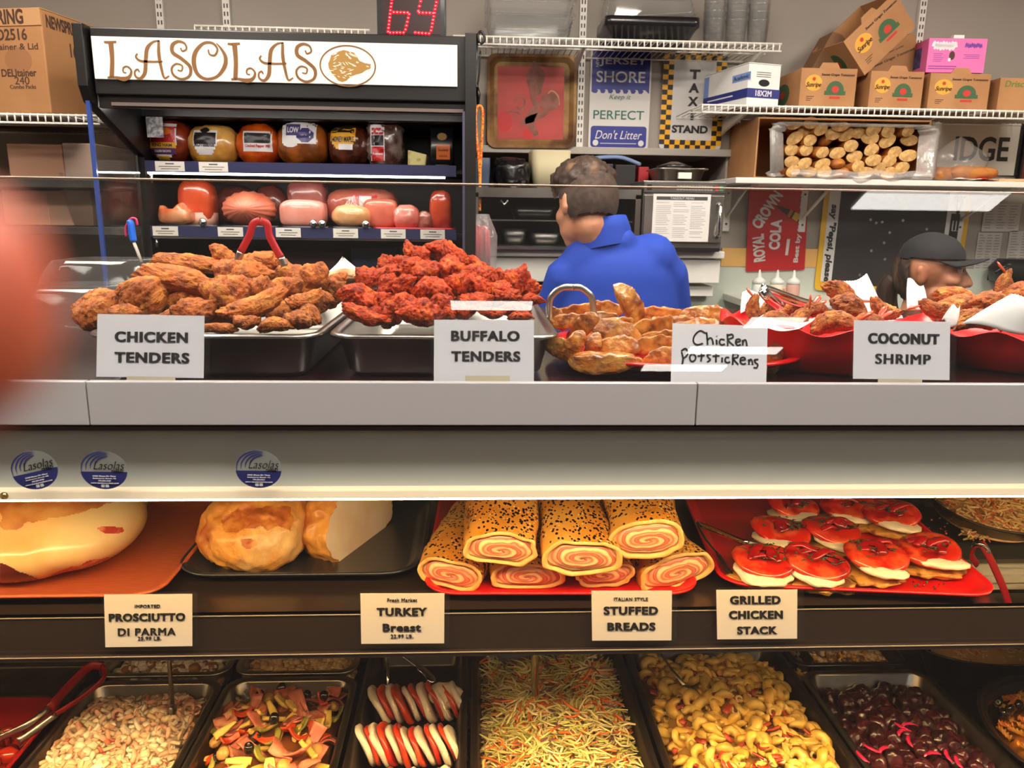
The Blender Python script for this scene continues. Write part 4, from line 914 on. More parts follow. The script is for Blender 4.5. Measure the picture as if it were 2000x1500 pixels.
def letterS(dx, dy):
    ribbon(m, [cp(1322, 350, dx, dy), cp(1336, 374, dx, dy), cp(1366, 358, dx, dy), cp(1352, 318, dx, dy), cp(1305, 304, dx, dy), cp(1264, 330, dx, dy), cp(1266, 385, dx, dy), cp(1330, 430, dx, dy), cp(1392, 490, dx, dy), cp(1388, 555, dx, dy), cp(1330, 580, dx, dy), cp(1272, 550, dx, dy), cp(1258, 500, dx, dy), cp(1290, 468, dx, dy), cp(1334, 482, dx, dy), cp(1330, 518, dx, dy), cp(1300, 514, dx, dy)], [.004, .005, .005, .006, .008, .011, .011, .010, .010, .008, .007, .007, .006, .005, .005, .004, .004], SN)
letterL(0, 0); letterA(0, 0); letterS(0, 0)
ribbon(m, [cp(1525, 362), cp(1536, 398), cp(1574, 404), cp(1592, 360), cp(1556, 316), cp(1490, 318), cp(1432, 382), cp(1420, 460), cp(1446, 540), cp(1510, 578), cp(1590, 560), cp(1644, 490), cp(1652, 420), cp(1622, 360), cp(1584, 316)], [.004, .005, .006, .006, .007, .008, .012, .013, .011, .008, .008, .012, .011, .007, .003], SN)
letterL(241.5, 3.5); letterA(242, 4); letterS(243.5, 5)
m.build('gold_lettering', GOLD, sgo)
m = MB(); E0 = P(679.3, 128.8, SY); ex = (P(733, 128.8, SY)-E0).length; ez = (E0-P(679.3, 168, SY)).length
ribbon(m, [E0+Vector((ex*math.cos(a), 0, ez*math.sin(a))) for a in [2*PI*k/28 for k in range(28)]], .004, SN, closed=True, k=3); m.build('oval_ring', GOLD, sgo)
def bp(x, y): return P(450+x/3.75, y/3.75, SY)
boar = [(728, 440), (740, 400), (790, 378), (830, 366), (868, 376), (905, 385), (930, 420), (945, 445), (985, 462), (1028, 470), (1026, 500), (990, 515), (960, 535), (920, 545), (880, 560), (850, 590), (820, 600), (790, 590), (775, 570), (745, 540), (722, 500), (716, 465)]
m = MB(); m.prism([((bp(x, y)-E0).x, (bp(x, y)-E0).z) for x, y in boar], E0, (1, 0, 0), (0, 0, 1), (0, -.0006, 0), 0)
for k in range(44):
    x = 730+R.random()*190; y = 385+R.random()*185; l = 18+R.random()*30; a = math.radians(R.uniform(-50, 0) if x < 830 else R.uniform(15, 45)); 
    if y > 480: a = math.radians(R.uniform(-35, 15))
    q = [bp(x+l*f*math.cos(a), y+l*f*math.sin(a)+4*math.sin(f*3)) + Vector((0, -.0006, 0)) for f in (-.5, 0, .5)]
    ribbon(m, q, [.0004, .0022, .0004], SN, 1, .0004, 4)
for x, y in ((930, 455), (1005, 485)): ribbon(m, [bp(x-8, y)+Vector((0, -.0006, 0)), bp(x+8, y+4)+Vector((0, -.0006, 0))], .003, SN, 1, .0004, 3)
m.build('boar_head_emblem', [GOLD2, mat('sign_white_print', (214, 206, 190), .5, emit=.4)], sgo)
# shelves
NAVYR = mat('navy_rail', (44, 46, 84), .4); TAGW = mat('price_tag', (226, 220, 210), .6)
SZ1, SZ2 = P(590, 328, FYS).z, P(590, 453, FYS).z
for z, label in ((SZ1, 'shelf'), (SZ2, 'shelf')):
    m = MB(); m.box((FX0+.014, FYS, z-.012), (FX1-.006, FY1, z)); s_ = m.build('shelf', BLACK, t)
    m = MB(); m.box((FX0+.016, FYS-.012, z-.022), (FX1-.04, FYS, z+.016)); m.build('price_rail', NAVYR, s_)
    m = MB(); m.box((FX0+.02, FYS-.004, z-.0285), (FX1-.08, FYS+.012, z-.0225)); m.build('light_strip', mat('cooler_led', (255, 246, 235), .5, emit=SHELF_LED) if z == SZ1 else STEEL, s_)
    m = MB(); x_ = FX0+.03; m.tube([(x_, FYS, z-.03), (x_, FYS-.002, z-.06)], .005, 6); m.build('support_peg', STEEL, s_)
for pxs, z, zn in (((332, 417), SZ1, 'upper'), ((323, 450, 563, 675, 768, 845), SZ2, 'lower')):
    for k, px in enumerate(pxs):
        c = P(px, 330 if z == SZ1 else 453, FYS-.014); m = MB(); wd = .044 if z == SZ2 else .05
        m.box((c.x-wd, FYS-.0145, z-.019), (c.x+wd, FYS-.012, z+.014)); pt = m.build('price_tag', TAGW)
        tag(pt, 'white price tag on the %s cooler rail, %s from the left' % (zn, ordn[k]), 'price tag', 'price tags on the cooler rails')
        m = MB()
        for q, (f, hgt) in enumerate(((.3, .006), (.75, .003), (.6, .003))): m.box((c.x-wd*f, FYS-.0152, z+.004-.008*q), (c.x+wd*f, FYS-.0144, z+.004-.008*q+hgt*.7))
        m.build('print', INK_S, pt)
m = MB(); a = P(275, 235, 2.84); m.box((FX0+.03, FYS-.005, P(275, 268, 2.85).z), (FX0+.085, FYS, P(275, 228, 2.85).z)); tag(m.build('notice_card', mat('notice_card', (206, 204, 206), .6, col2=(120, 120, 126), scale=70)), 'white printed card hanging inside the cooler at its left end', 'card')

# ------------------------------------------------------------------ meats of the upper shelf
SHINE = dict(rough=.22, coat=.6, bump=.25, bscale=40, bdist=.004)
Ymt = FYS+.11
def meat(name, label, cat, px0, py0, px1, py1, col, col2, group='wrapped meats on the upper cooler shelf', z=SZ1, Y=Ymt, sq=.8, seed=0, fn=None, amp=.05, scale=14, dy=.9, fine=.03, ff=5, **kw):
    a, c = P(px0, py1, Y), P(px1, py0, Y); hx, hz = (c.x-a.x)/2, (c.z-z)/2
    s_ = dict(SHINE); s_.update(kw); mt = mat(name+'_skin_%d' % seed, col, col2=col2, scale=scale, **s_)
    me = blob(name, mt, (hx, min(hx, .12)*dy, hz*1.02), seed, 4, amp, 1.5, fine, ff, sq, fn=fn)
    zmin = min(v.co.z for v in me.vertices); zmax = max(v.co.z for v in me.vertices); k = 2*hz/(zmax-zmin)
    for v in me.vertices: v.co.z = (v.co.z-zmin)*k
    tt = thing(name, label, cat, ((a.x+c.x)/2, Y, z+.001), group); tt.location.y = Y
    o = link('meat', me, tt); bpy.context.view_layer.update()
    return tt, o, Vector(((a.x+c.x)/2, Y, z)), 2*hx, 2*hz
def label_on(tt, o, c, parts):
    tree = bvh_of(o); i = 0
    for nm, mats_, fnc in parts:
        m = MB(); fnc(m, tree)
        if m.v: m.build(nm, mats_, tt)
shield = lambda x, y: abs(x) < .95-.35*max(0, -y-.3)*1.4
oval = lambda x, y: x*x+y*y < 1
rect = lambda x, y: True
LAB = dict(w=mat('label_white', (226, 222, 222), .35), k=mat('label_black', (34, 28, 30), .35), r=mat('label_red', (190, 30, 40), .35), y=mat('label_yellow', (226, 166, 40), .35), n=mat('label_navy', (66, 60, 110), .35), o=mat('label_orange', (224, 110, 40), .35), p=mat('label_plum', (84, 50, 96), .35))
def lab(tt, o, c, items):
    """items: (kind, dx, dz, w, h, colour key, extra)"""
    tree = bvh_of(o); cols = []
    base = MB(); txt = MB(); keys = []
    for k, it in enumerate(items):
        cc = c + Vector((it[1], 0, it[2]))
        ki = list(LAB).index(it[5])
        if it[0] == 't': drape_text(txt, tree, it[6], cc, it[3], it[4], mi=ki, bold=.03, lift=.0022+.0003*k)
        else: drape_rect(base, tree, cc, it[3], it[4], mi=ki, n=14, shape=it[6] if len(it) > 6 else rect, lift=.001+.0003*k)
    if base.v: lo = base.build('label', list(LAB.values()), tt, fix=False)
    if txt.v: txt.build('lettering', list(LAB.values()), lo if base.v else tt, fix=False)
q = meat('smoked_ham', 'dark red glazed ham in film with a fruit picture label, first on the upper shelf', 'ham', 297, 233, 375, 308, (150, 52, 22), (96, 30, 14), seed=1)
lab(q[0], q[1], q[2]+Vector((-.012, 0, q[4]*.5)), [('r', 0, .005, .1, .115, 'w', shield), ('r', 0, .022, .092, .06, 'r', rect), ('r', .01, .036, .05, .025, 'o', oval), ('r', 0, -.012, .095, .02, 'y', rect), ('t', 0, -.012, .07, .011, 'k', 'KING HAM'), ('r', 0, -.032, .09, .022, 'p', rect), ('t', 0, -.032, .06, .008, 'w', 'GOLDEN BROWN'), ('r', 0, -.055, .04, .014, 'y', rect)])
q = meat('turkey_roast', 'pale golden round turkey roast with a black and white label', 'turkey', 374, 244, 467, 314, (226, 176, 92), (196, 134, 56), seed=2)
lab(q[0], q[1], q[2]+Vector((-.012, 0, q[4]*.55)), [('r', 0, .0, .085, .085, 'w', shield), ('r', 0, .014, .078, .04, 'k', rect), ('r', 0, .042, .032, .02, 'k', oval), ('t', 0, -.008, .07, .014, 'k', 'ROTISSERIE'), ('r', -.02, -.055, .035, .014, 'y', rect)])
q = meat('pepper_ham', 'bright orange ham in film with a white edged label', 'ham', 466, 243, 548, 318, (216, 92, 22), (170, 58, 12), seed=3, amp=.08)
lab(q[0], q[1], q[2]+Vector((.006, 0, q[4]*.55)), [('r', .004, .005, .1, .07, 'w', rect), ('r', .004, .016, .09, .035, 'k', rect), ('t', .004, -.012, .085, .014, 'r', 'Cracked Pepper Mill')])
q = meat('glazed_turkey', 'large brown glazed turkey breast in film with a faded blue label', 'turkey', 545, 237, 641, 318, (164, 88, 30), (110, 56, 20), seed=4, amp=.07)
lab(q[0], q[1], q[2]+Vector((.0, 0, q[4]*.6)), [('r', 0, .02, .12, .075, 'w', rect), ('r', .022, .012, .06, .05, 'n', oval), ('r', -.02, .03, .05, .04, 'n', rect), ('t', -.02, .03, .04, .02, 'w', 'LOW'), ('r', -.03, -.02, .05, .02, 'w', oval)])
q = meat('honey_turkey', 'dark mahogany honey turkey with a yellow label', 'turkey', 642, 246, 722, 319, (92, 40, 20), (56, 24, 14), seed=5, amp=.08, fine=.06, ff=7)
lab(q[0], q[1], q[2]+Vector((-.012, 0, q[4]*.62)), [('r', 0, .01, .09, .075, 'y', shield), ('r', 0, .04, .08, .02, 'k', rect), ('t', 0, .006, .08, .02, 'k', 'HONEY MAPLE'), ('r', .01, -.02, .05, .02, 'w', rect)])
def bagtop(v, p):
    if p.z > .6: v.x *= 1+.35*(p.z-.6); v.z *= 1.0; v.y *= .55
    return v
q = meat('pepper_beef', 'tall grey brown pepper crusted beef in a crumpled clear bag', 'beef', 717, 223, 789, 323, (128, 112, 104), (78, 46, 40), seed=6, amp=.12, fine=.12, ff=6, fn=bagtop, scale=22, sq=.7)
lab(q[0], q[1], q[2]+Vector((-.022, 0, q[4]*.42)), [('r', 0, .01, .05, .125, 'w', rect), ('r', 0, .05, .042, .024, 'r', rect), ('r', 0, .018, .044, .036, 'k', rect), ('r', 0, -.028, .044, .05, 'r', rect), ('t', 0, -.028, .036, .008, 'w', 'Pastrami')])
a, c = P(797, 321, Ymt), P(842, 275, Ymt); m = MB()
m.prism([(0, 0), (.062, .0), (.071, .058), (.001, .074)], (a.x, Ymt-.02, SZ1+.001), (1, 0, 0), (0, 0, 1), (0, .09, 0))
tag(m.build('cheese_block', mat('pale_cheese', (236, 222, 150), .5, col2=(214, 186, 110), scale=40, lo=.56, hi=.64), bevel=.004, seg=3), 'pale yellow cheese wedge between the pepper beef and the black packet', 'cheese')
a, c = P(841, 321, Ymt), P(891, 236, Ymt); w_, h = c.x-a.x-.008, c.z-SZ1; t2 = thing('cheese_packet', 'black packet with an orange label at the right end of the upper shelf', 'packet', (a.x+w_/2, Ymt, SZ1))
m = MB(); m.loft([rrect(w_/2, .02, .008, SZ1, 4, (a.x+w_/2, Ymt)), rrect(w_/2, .026, .008, SZ1+h*.5, 4, (a.x+w_/2, Ymt)), rrect(w_/2, .004, .003, SZ1+h, 4, (a.x+w_/2, Ymt))]); pk = m.build('pouch', BLACK_P, t2); bpy.context.view_layer.update()
tree = bvh_of(pk); m = MB(); cc = Vector((a.x+w_/2, Ymt, SZ1)); drape_rect(m, tree, cc+Vector((.004, 0, h*.38)), .05, .052, mi=0, n=8); drape_text(m, tree, 'Smoked', cc+Vector((.004, 0, h*.42)), .036, .009, mi=1, lift=.002); drape_text(m, tree, 'GOUDA', cc+Vector((.004, 0, h*.3)), .03, .006, mi=1, lift=.002); drape_rect(m, tree, cc+Vector((0, 0, h*.68)), .034, .026, mi=2, n=10, shape=oval); drape_rect(m, tree, cc+Vector((0, 0, h*.12)), .05, .006, mi=3, n=4)
m.build('label', [LAB['o'], LAB['k'], mat('gold_badge', (160, 124, 60), .4), INK_S], t2, fix=False)
# ------------------------------------------------------------------ lower shelf
G2 = 'cut meats on the lower cooler shelf'
z2 = SZ2+.012
def tray_flat(label, px0, px1, mt, Y=FYS+.12, d=.11):
    a, c = P(px0, 445, FYS+.01), P(px1, 445, FYS+.01); hx = (c.x-a.x)/2; m = MB(); cx = (a.x+c.x)/2
    m.loft([rrect(hx-.012, d-.01, .015, SZ2+.001, 4, (cx, Y)), rrect(hx, d, .015, SZ2+.02, 4, (cx, Y)), rrect(hx-.003, d-.003, .015, SZ2+.02, 4, (cx, Y)), rrect(hx-.014, d-.012, .015, SZ2+.005, 4, (cx, Y))])
    tag(m.build('meat_tray', mt), label, 'tray', 'trays on the lower cooler shelf')
for k, (a_, b_) in enumerate(((305, 425), (430, 545), (548, 645), (648, 728))): tray_flat('black plastic tray on the lower cooler shelf, %s from the left' % ordn[k], a_, b_, BLACK_P)
tray_flat('red plastic tray on the lower cooler shelf under the round sausages', 728, 889, RED_P)
KN = dict(bump=.1)
def cutham(v, p):
    if p.z > .55: v.z += .02*math.sin(p.x*6)-.01
    return v
PINK = (230, 150, 128)
meat('cut_ham', 'small torn piece of orange skinned ham at the left of the lower shelf', 'ham', 313, 396, 376, 432, (206, 92, 48), (232, 158, 110), G2, z2, FYS+.08, seed=11, fn=cutham, sq=.7, scale=10)
q = meat('ham_log', 'tall upright ham log with an orange top and pale pink base', 'ham', 356, 352, 419, 432, (214, 82, 40), (196, 66, 30), G2, z2, FYS+.16, seed=12, sq=.55, amp=.02, fine=.01)
tr = bvh_of(q[1]); m = MB(); cy = q[2]; rr = q[3]/2
m.loft([rrect(rr*1.012, rr*.92, rr*.8, z2+.002, 6, (cy.x, cy.y)), rrect(rr*1.015, rr*.93, rr*.8, z2+q[4]*.3, 6, (cy.x, cy.y))]); m.build('cut_base', mat('ham_pink', PINK, .5, col2=(236, 176, 154), scale=12), q[0])
NET = mat('netted_ham', (216, 122, 92), .4, col2=(186, 86, 62), scale=10, bump=.2, bscale=30)
a, c = P(431, 432, FYS+.08), P(533, 374, FYS+.08); hx, hz = (c.x-a.x)/2, (c.z-z2)/2; cx, cz = (a.x+c.x)/2, z2+hz; m = MB(); rings = []
for i in range(25):
    f = i/24; r = math.sin(PI*(.02+.5*f))**.8; rings.append([Vector((cx+hx*r*math.cos(2*PI*k/72)*(1+.035*math.cos(2*PI*k*18/72)*(abs(math.sin(f*20))*.5+.5)), FYS+.03+.09*f**1.2-.0, cz+hz*r*math.sin(2*PI*k/72)*(1+.035*math.cos(2*PI*k*18/72)))) for k in range(72)])
m.loft(rings); tag(m.build('netted_ham', NET), 'pink ham with radial net marks in the middle left of the lower shelf', 'ham', G2)
m = MB()
meat('smoked_meat', 'dark red smoked roast lying behind the netted ham', 'ham', 425, 362, 500, 430, (110, 44, 34), (70, 26, 22), G2, z2, FYS+.24, seed=13)
meat('smoked_meat', 'brown smoked roast with a label behind the netted ham, to its right', 'ham', 498, 360, 560, 430, (126, 58, 46), (84, 34, 30), G2, z2, FYS+.22, seed=14)
q = meat('ham_half', 'smooth pale pink half ham with a flat cut face, right of the netted ham', 'ham', 551, 391, 637, 433, (236, 160, 144), (226, 142, 124), G2, z2, FYS+.09, seed=15, sq=.5, amp=.03, fine=.01)
q = meat('ham_half', 'upright wrapped pink ham standing behind the pale half ham', 'ham', 566, 350, 640, 430, (186, 108, 100), (160, 84, 80), G2, z2, FYS+.22, seed=16, sq=.55, amp=.03)
lab(q[0], q[1], q[2]+Vector((0, 0, q[4]*.45)), [('r', 0, -.01, .03, .06, 'r', rect)])
q = meat('long_ham', 'long pink wrapped ham loaf lying behind the bagged piece', 'ham', 644, 368, 778, 430, (196, 112, 92), (172, 86, 70), G2, z2, FYS+.22, seed=17, sq=.55, amp=.03)
lab(q[0], q[1], q[2]+Vector((.02, 0, q[4]*.62)), [('r', 0, 0, .09, .06, 'r', rect), ('r', 0, .005, .045, .04, 'w', rect)])
meat('ham_loaf', 'salmon pink boxy ham loaf in film under the long ham', 'ham', 712, 389, 778, 432, (202, 110, 88), (186, 92, 74), G2, z2, FYS+.12, seed=18, sq=.45, amp=.02, fine=.01)
q = meat('bagged_chicken', 'pale yellow roast in a tied clear bag', 'chicken', 650, 400, 724, 433, (228, 176, 120), (214, 150, 96), G2, z2, FYS+.06, seed=19)
m = MB(); cc = P(690, 396, FYS+.05)
m.grid(lambda u, v: cc+Vector(((.012+.03*v)*math.cos(2*PI*u)*(1+.3*math.sin(u*25)), (.01+.02*v)*math.sin(2*PI*u), .02-.045*v+.006*math.sin(u*18))), 24, 5); m.build('bag_top', FILM, q[0])
meat('round_sausage', 'round pink sausage ball on the red tray', 'sausage', 768, 400, 820, 434, (222, 132, 116), (202, 104, 90), G2, SZ2+.006, FYS+.07, seed=20, amp=.08)
meat('bagged_sausage', 'small crumpled bag of sausage ends on the red tray', 'sausage', 812, 412, 845, 434, (176, 110, 96), (126, 66, 54), G2, SZ2+.006, FYS+.08, seed=21, amp=.15, fine=.12)
meat('salami', 'upright red brown salami at the right of the red tray', 'salami', 839, 373, 884, 434, (176, 62, 30), (140, 42, 20), G2, SZ2+.006, FYS+.10, seed=22, sq=.6, amp=.04)
for k, px in enumerate((398, 520, 613, 630, 715)):
    c = P(px, 433, FYS-.005); m = MB(); m.lathe([(.0, 0), (.013, .002), (.015, .006), (.009, .012), (.0, .014)], 16); me = m.data('k', CHROME, fix=True)
    o = link('knob', me, None, TRS((c.x, FYS-.012, SZ2+.03), (math.radians(90), 0, 0))); tag(o, 'shiny round knob on the front of the lower cooler shelf, %s from the left' % ordn[k], 'knob', 'shelf knobs')
# what shows below the shelves
t3 = thing('stacked_cartons', 'dark carton low in the cooler behind the chicken tenders', 'box', (-.75, 3.1, 1.1)); m = MB(); m.box((-.98, 3.0, 1.1), (-.5, 3.25, 1.4)); m.build('carton', mat('dark_maroon', (60, 26, 26), .6), t3, bevel=.004)
for k, (x0_, x1_, cc, lab_) in enumerate(((-.47, -.3, (34, 38, 74), 'dark blue carton low in the cooler'), (-.285, -.12, (110, 104, 98), 'grey panel box low in the cooler with a round knob'))):
    m = MB(); m.box((x0_, 3.0, 1.05), (x1_, 3.25, 1.42)); tag(m.build('storage_box', mat('low_box_%d' % k, cc, .5), bevel=.004), lab_, 'box')
m = MB(); m.box((FX0+.014, 2.9, 1.02), (FX1-.006, 3.29, 1.05)); o = m.build('shelf', BLACK, t)

# ------------------------------------------------------------------ things on top of the cooler
m = MB(); a, c = P(553, 80, 2.7), P(690, 66, 2.7); m.box((a.x, 2.6, HZ1+.001), (c.x, 2.95, HZ1+.018)); tag(m.build('flattened_carton', KRAFT_IN, bevel=.002), 'flattened brown carton lying on top of the cooler', 'cardboard')
a, c = P(737, 78, 2.6), P(870, -30, 2.6)
t = thing('number_display', 'black queue display with red lit digits 69 on the cooler', 'display', ((a.x+c.x)/2, 2.65, HZ1+.001))
m = MB(); m.box((a.x, 2.6, HZ1+.001), (c.x, 2.68, c.z)); m.build('casing', BLACK_P, t, bevel=.003)
m = MB(); m.box((a.x+.016, 2.598, HZ1+.02), (c.x-.016, 2.6, c.z-.012)); m.build('screen', mat('dark_red_screen', (40, 10, 14), .3), t)
LED = mat('red_led', (235, 6, 26), .4, emit=2.6); LEDH = mat('red_led_core', (255, 120, 130), .4, emit=3.0)
def dots(pairs, n):
    for k in range(n): yield (pairs[0][0]+(pairs[1][0]-pairs[0][0])*k/(n-1), pairs[0][1]+(pairs[1][1]-pairs[0][1])*k/(n-1))
segs = [[(767, -14), (758, 62)], [(762, 64), (788, 64)], [(792, 58), (799, 28)], [(769, 24), (796, 25)], [(771, -18), (800, -18)], [(826, -16), (817, 22)], [(819, 25), (846, 26)], [(856, -16), (842, 60)], [(811, 64), (838, 66)], [(828, -18), (854, -18)]]
m = MB()
for s_ in segs:
    for x, y in dots(s_, 12 if abs(s_[0][1]-s_[1][1]) > 60 else 5):
        c = P(x, y, 2.597); m.add([c+Vector((.0056*p.x, .002*p.y, .0056*p.z)) for p in ico(1)[0]], ico(1)[1], 0, True); m.add([c+Vector((0, -.0012, 0))+Vector((.0021*p.x, .002*p.y, .0021*p.z)) for p in ico(1)[0]], ico(1)[1], 1, True)
m.build('lit_digits', [LED, LEDH], t)
# ------------------------------------------------------------------ left edge: shelf, bin and dispenser seen through the end glass
m = MB(); zz = P(150, 352, 2.9).z; m.box((-2.5, 2.8, zz-.03), (-1.3, 3.38, zz)); tag(m.build('steel_shelf', STEEL_D, bevel=.003), 'long dull steel shelf on the wall left of the cooler', 'shelf')
for k, (x0_, x1_, y0_, cc, lab_) in enumerate(((20, 120, 282, (190, 144, 118), 'brown cardboard box on the steel shelf at the left edge'), (128, 185, 280, (176, 152, 138), 'grey brown box on the steel shelf beside the clear bin'))):
    a, c = P(x0_, 350, 2.95), P(x1_, y0_, 2.95); m = MB(); m.box((a.x, 2.95, zz), (c.x, 3.3, c.z)); tag(m.build('carton', mat('left_box_%d' % k, cc, .6), bevel=.004), lab_, 'box')
t = thing('clear_bin', 'clear plastic bin with pink wrapped packs seen past the cooler end glass', 'bin', P(225, 450, 2.95)); a, c = P(188, 440, 2.95), P(262, 340, 2.95)
m = MB(); z0 = P(225, 442, 2.95).z; m.loft([rrect((c.x-a.x)/2-.015, .12, .02, z0, 4, ((a.x+c.x)/2-.1, 3.05)), rrect((c.x-a.x)/2, .14, .02, c.z, 4, ((a.x+c.x)/2-.1, 3.05))], cap1=False); m.build('bin_body', CLEAR, t)
me = blob('wrapped_pack', mat('pink_pack', (214, 140, 120), .4), (.035, .08, .06), 5, 3); o = link('wrapped_pack', me, t); o.location = Vector(((a.x+c.x)/2-.1, 3.05, z0+.065))-t.location
for x0_, x1_, y0_, cc, lab_ in ((10, 92, 372, (214, 170, 142), 'tan carton on the lower steel counter at the left edge'), (98, 176, 366, (198, 158, 134), 'pale brown carton on the lower steel counter beside the clear bin')):
    a, c = P(x0_, 442, 2.93), P(x1_, y0_, 2.93); m = MB(); m.box((a.x, 2.93, z0), (c.x, 3.25, min(c.z, zz-.035))); tag(m.build('carton', mat('low_left_box_%d' % x0_, cc, .6), bevel=.004), lab_, 'box')
m = MB(); z0b = z0-.001; m.box((-2.5, 2.85, z0-.03), (-1.24, 3.38, z0-.001)); tag(m.build('steel_counter', STEEL_D, bevel=.003), 'lower steel counter behind the clear lids at the left', 'counter')

# ================================================================== people
SKIN = mat('skin', (206, 146, 112), .5, sss=.08, col2=(190, 122, 92), scale=14, lo=.4, hi=.7)
SKIN_W = mat('skin_weathered', (196, 134, 100), .5, sss=.08, col2=(176, 108, 80), scale=18, lo=.4, hi=.7, bump=.08, bscale=60)
HAIR = mat('brown_hair', (60, 40, 28), .6, col2=(34, 22, 16), scale=30, aniso=(3, 3, .5), bump=.5, bscale=70, col3=(96, 68, 44), scale3=10)
HAIR_S = mat('short_brown_hair', (50, 36, 29), .8, col2=(70, 53, 44), scale=60, bump=.3, bscale=200)
POLO = mat('royal_blue_polo', (16, 58, 164), .8, bump=.06, bscale=400)
TROU = mat('dark_trousers', (32, 32, 40), .8)
def ear(c, d, r=.03):
    return [(c, (.008, r*.55, r)), (Vector(c)+Vector(d)*.006, (.006, r*.6, r*1.05))]
# --- man, seen from behind, looking down to the left
Ym = 2.35
t = thing('person', 'man in a royal blue polo shirt seen from behind, head bent', 'person', (.42, Ym+.02, 0))
hc = P(1143, 398, Ym); fd = Vector((-.52, .80, -.3)).normalized(); up = Vector((-.06, .3, .95)); up = (up-fd*up.dot(fd)).normalized(); sd = fd.cross(up)
def H(f, u_, s_): return hc + fd*f + up*u_ + sd*s_
neck0 = P(1172, 470, Ym-.01)
prims = [(H(0, .02, 0), (.078, .078, .09)), (H(-.02, .02, 0), (.08, .08, .088)), (H(.045, -.06, 0), (.055, .06, .055)), (H(.075, -.02, 0), (.02, .02, .03)), (H(.088, -.035, 0), (.014, .014, .014)), (H(.06, -.10, 0), (.034, .034, .026)), (H(.05, -.03, .04), (.03, .03, .03)), (H(.05, -.03, -.04), (.03, .03, .03)),
         (H(-.02, -.07, 0), neck0+Vector((.02, .01, -.05)), .056, .057), (neck0+Vector((.02, .01, -.05)), neck0+Vector((.03, .02, -.13)), .057, .07)]
for s_ in (-1, 1):
    prims += [(H(-.005, -.02, s_*.082), (.012, .02, .03)), (H(-.012, .0, s_*.088), (.008, .014, .02))]
sL, sR = P(1108, 545, Ym+.0), P(1300, 540, Ym+.02); tc = P(1210, 600, Ym)
prims += [(neck0+Vector((.03, .02, -.13)), Vector((tc.x, Ym+.02, 1.0)), .075, .13), (sL, sR, .06, .06), (sL, sL+Vector((-.07, .1, -.27)), .05, .045), (sR, sR+Vector((.07, .1, -.27)), .05, .045), (sL+Vector((-.07, .1, -.27)), sL+Vector((-.0, .32, -.22)), .042, .03), (sR+Vector((.07, .1, -.27)), sR+Vector((-.02, .33, -.22)), .042, .03)]
for a_, s_ in ((sL, -1), (sR, 1)):
    e = a_+Vector((.03*-s_, .36, -.2)); prims += [(e, (.035, .045, .018))]
    for q_ in range(4): prims.append((e+Vector((-.024+.016*q_, .03, 0)), e+Vector((-.028+.018*q_, .085-.006*abs(q_-1.5), -.015)), .009, .007))
    prims.append((e+Vector((-s_*.03, .0, 0)), e+Vector((-s_*.05, .045, -.005)), .010, .008))
for s_ in (-1, 1):
    hp = Vector((tc.x+s_*.09, Ym+.02, .92)); prims += [(hp, hp+Vector((0, .0, -.42)), .085, .06), (hp+Vector((0, 0, -.42)), hp+Vector((0, 0, -.83)), .058, .04), (hp+Vector((0, .04, -.885)), (.045, .12, .035))]
me = fuse(prims, .0075, 5, 'body'); me.materials.append(SKIN); o = link('body', me, t); o.location = -t.location
# trousers and shirt follow the body
pr = [(Vector((tc.x, Ym+.02, .98)), (.17, .13, .12))]
for s_ in (-1, 1):
    hp = Vector((tc.x+s_*.09, Ym+.02, .92)); pr += [(hp, hp+Vector((0, 0, -.42)), .098, .072), (hp+Vector((0, 0, -.42)), hp+Vector((0, 0, -.8)), .07, .058)]
me = fuse(pr, .012, 4); me.materials.append(TROU); o = link('trousers', me, t); o.location = -t.location
c1 = P(1200, 478, Ym+.01)
pr = [(P(1150, 512, Ym), P(1270, 505, Ym+.01), .075, .075), (sL+Vector((.01, 0, -.01)), P(1150, 512, Ym), .073, .085), (sR+Vector((-.012, 0, -.005)), P(1270, 508, Ym), .073, .085), (P(1205, 560, Ym), (.185, .12, .16)), (P(1205, 600, Ym), (.19, .125, .2)), (Vector((tc.x, Ym+.01, 1.12)), (.175, .125, .22)),
      (sL, sL+Vector((-.05, .07, -.2)), .072, .074), (sR, sR+Vector((.05, .07, -.2)), .072, .074), (c1, P(1190, 500, Ym), .06, .08), (P(1180, 472, Ym+.01), P(1200, 490, Ym+.02), .062, .07), (P(1168, 496, Ym-.035), P(1212, 474, Ym-.035), .05, .05)]
me = fuse(pr, .009, 6); me.materials.append(POLO); o = link('polo_shirt', me, t); o.location = -t.location
m = MB(); rings = []
for f, r, dz in ((0, .086, -.034), (.5, .081, .004), (1, .074, .036), (1, .066, .036), (.5, .066, .01), (0, .068, -.02)):
    cc = neck0+Vector((.016-.014*f, .004, .020)); rings.append([cc + Vector((r*1.0*math.cos(a), r*.98*math.sin(a), dz - .022*math.cos(a-2.4) + (.0 if f else -.01))) for a in [2*PI*k/32 for k in range(32)]])
m.loft(rings, cap0=False, cap1=False); m.build('collar', POLO, t)
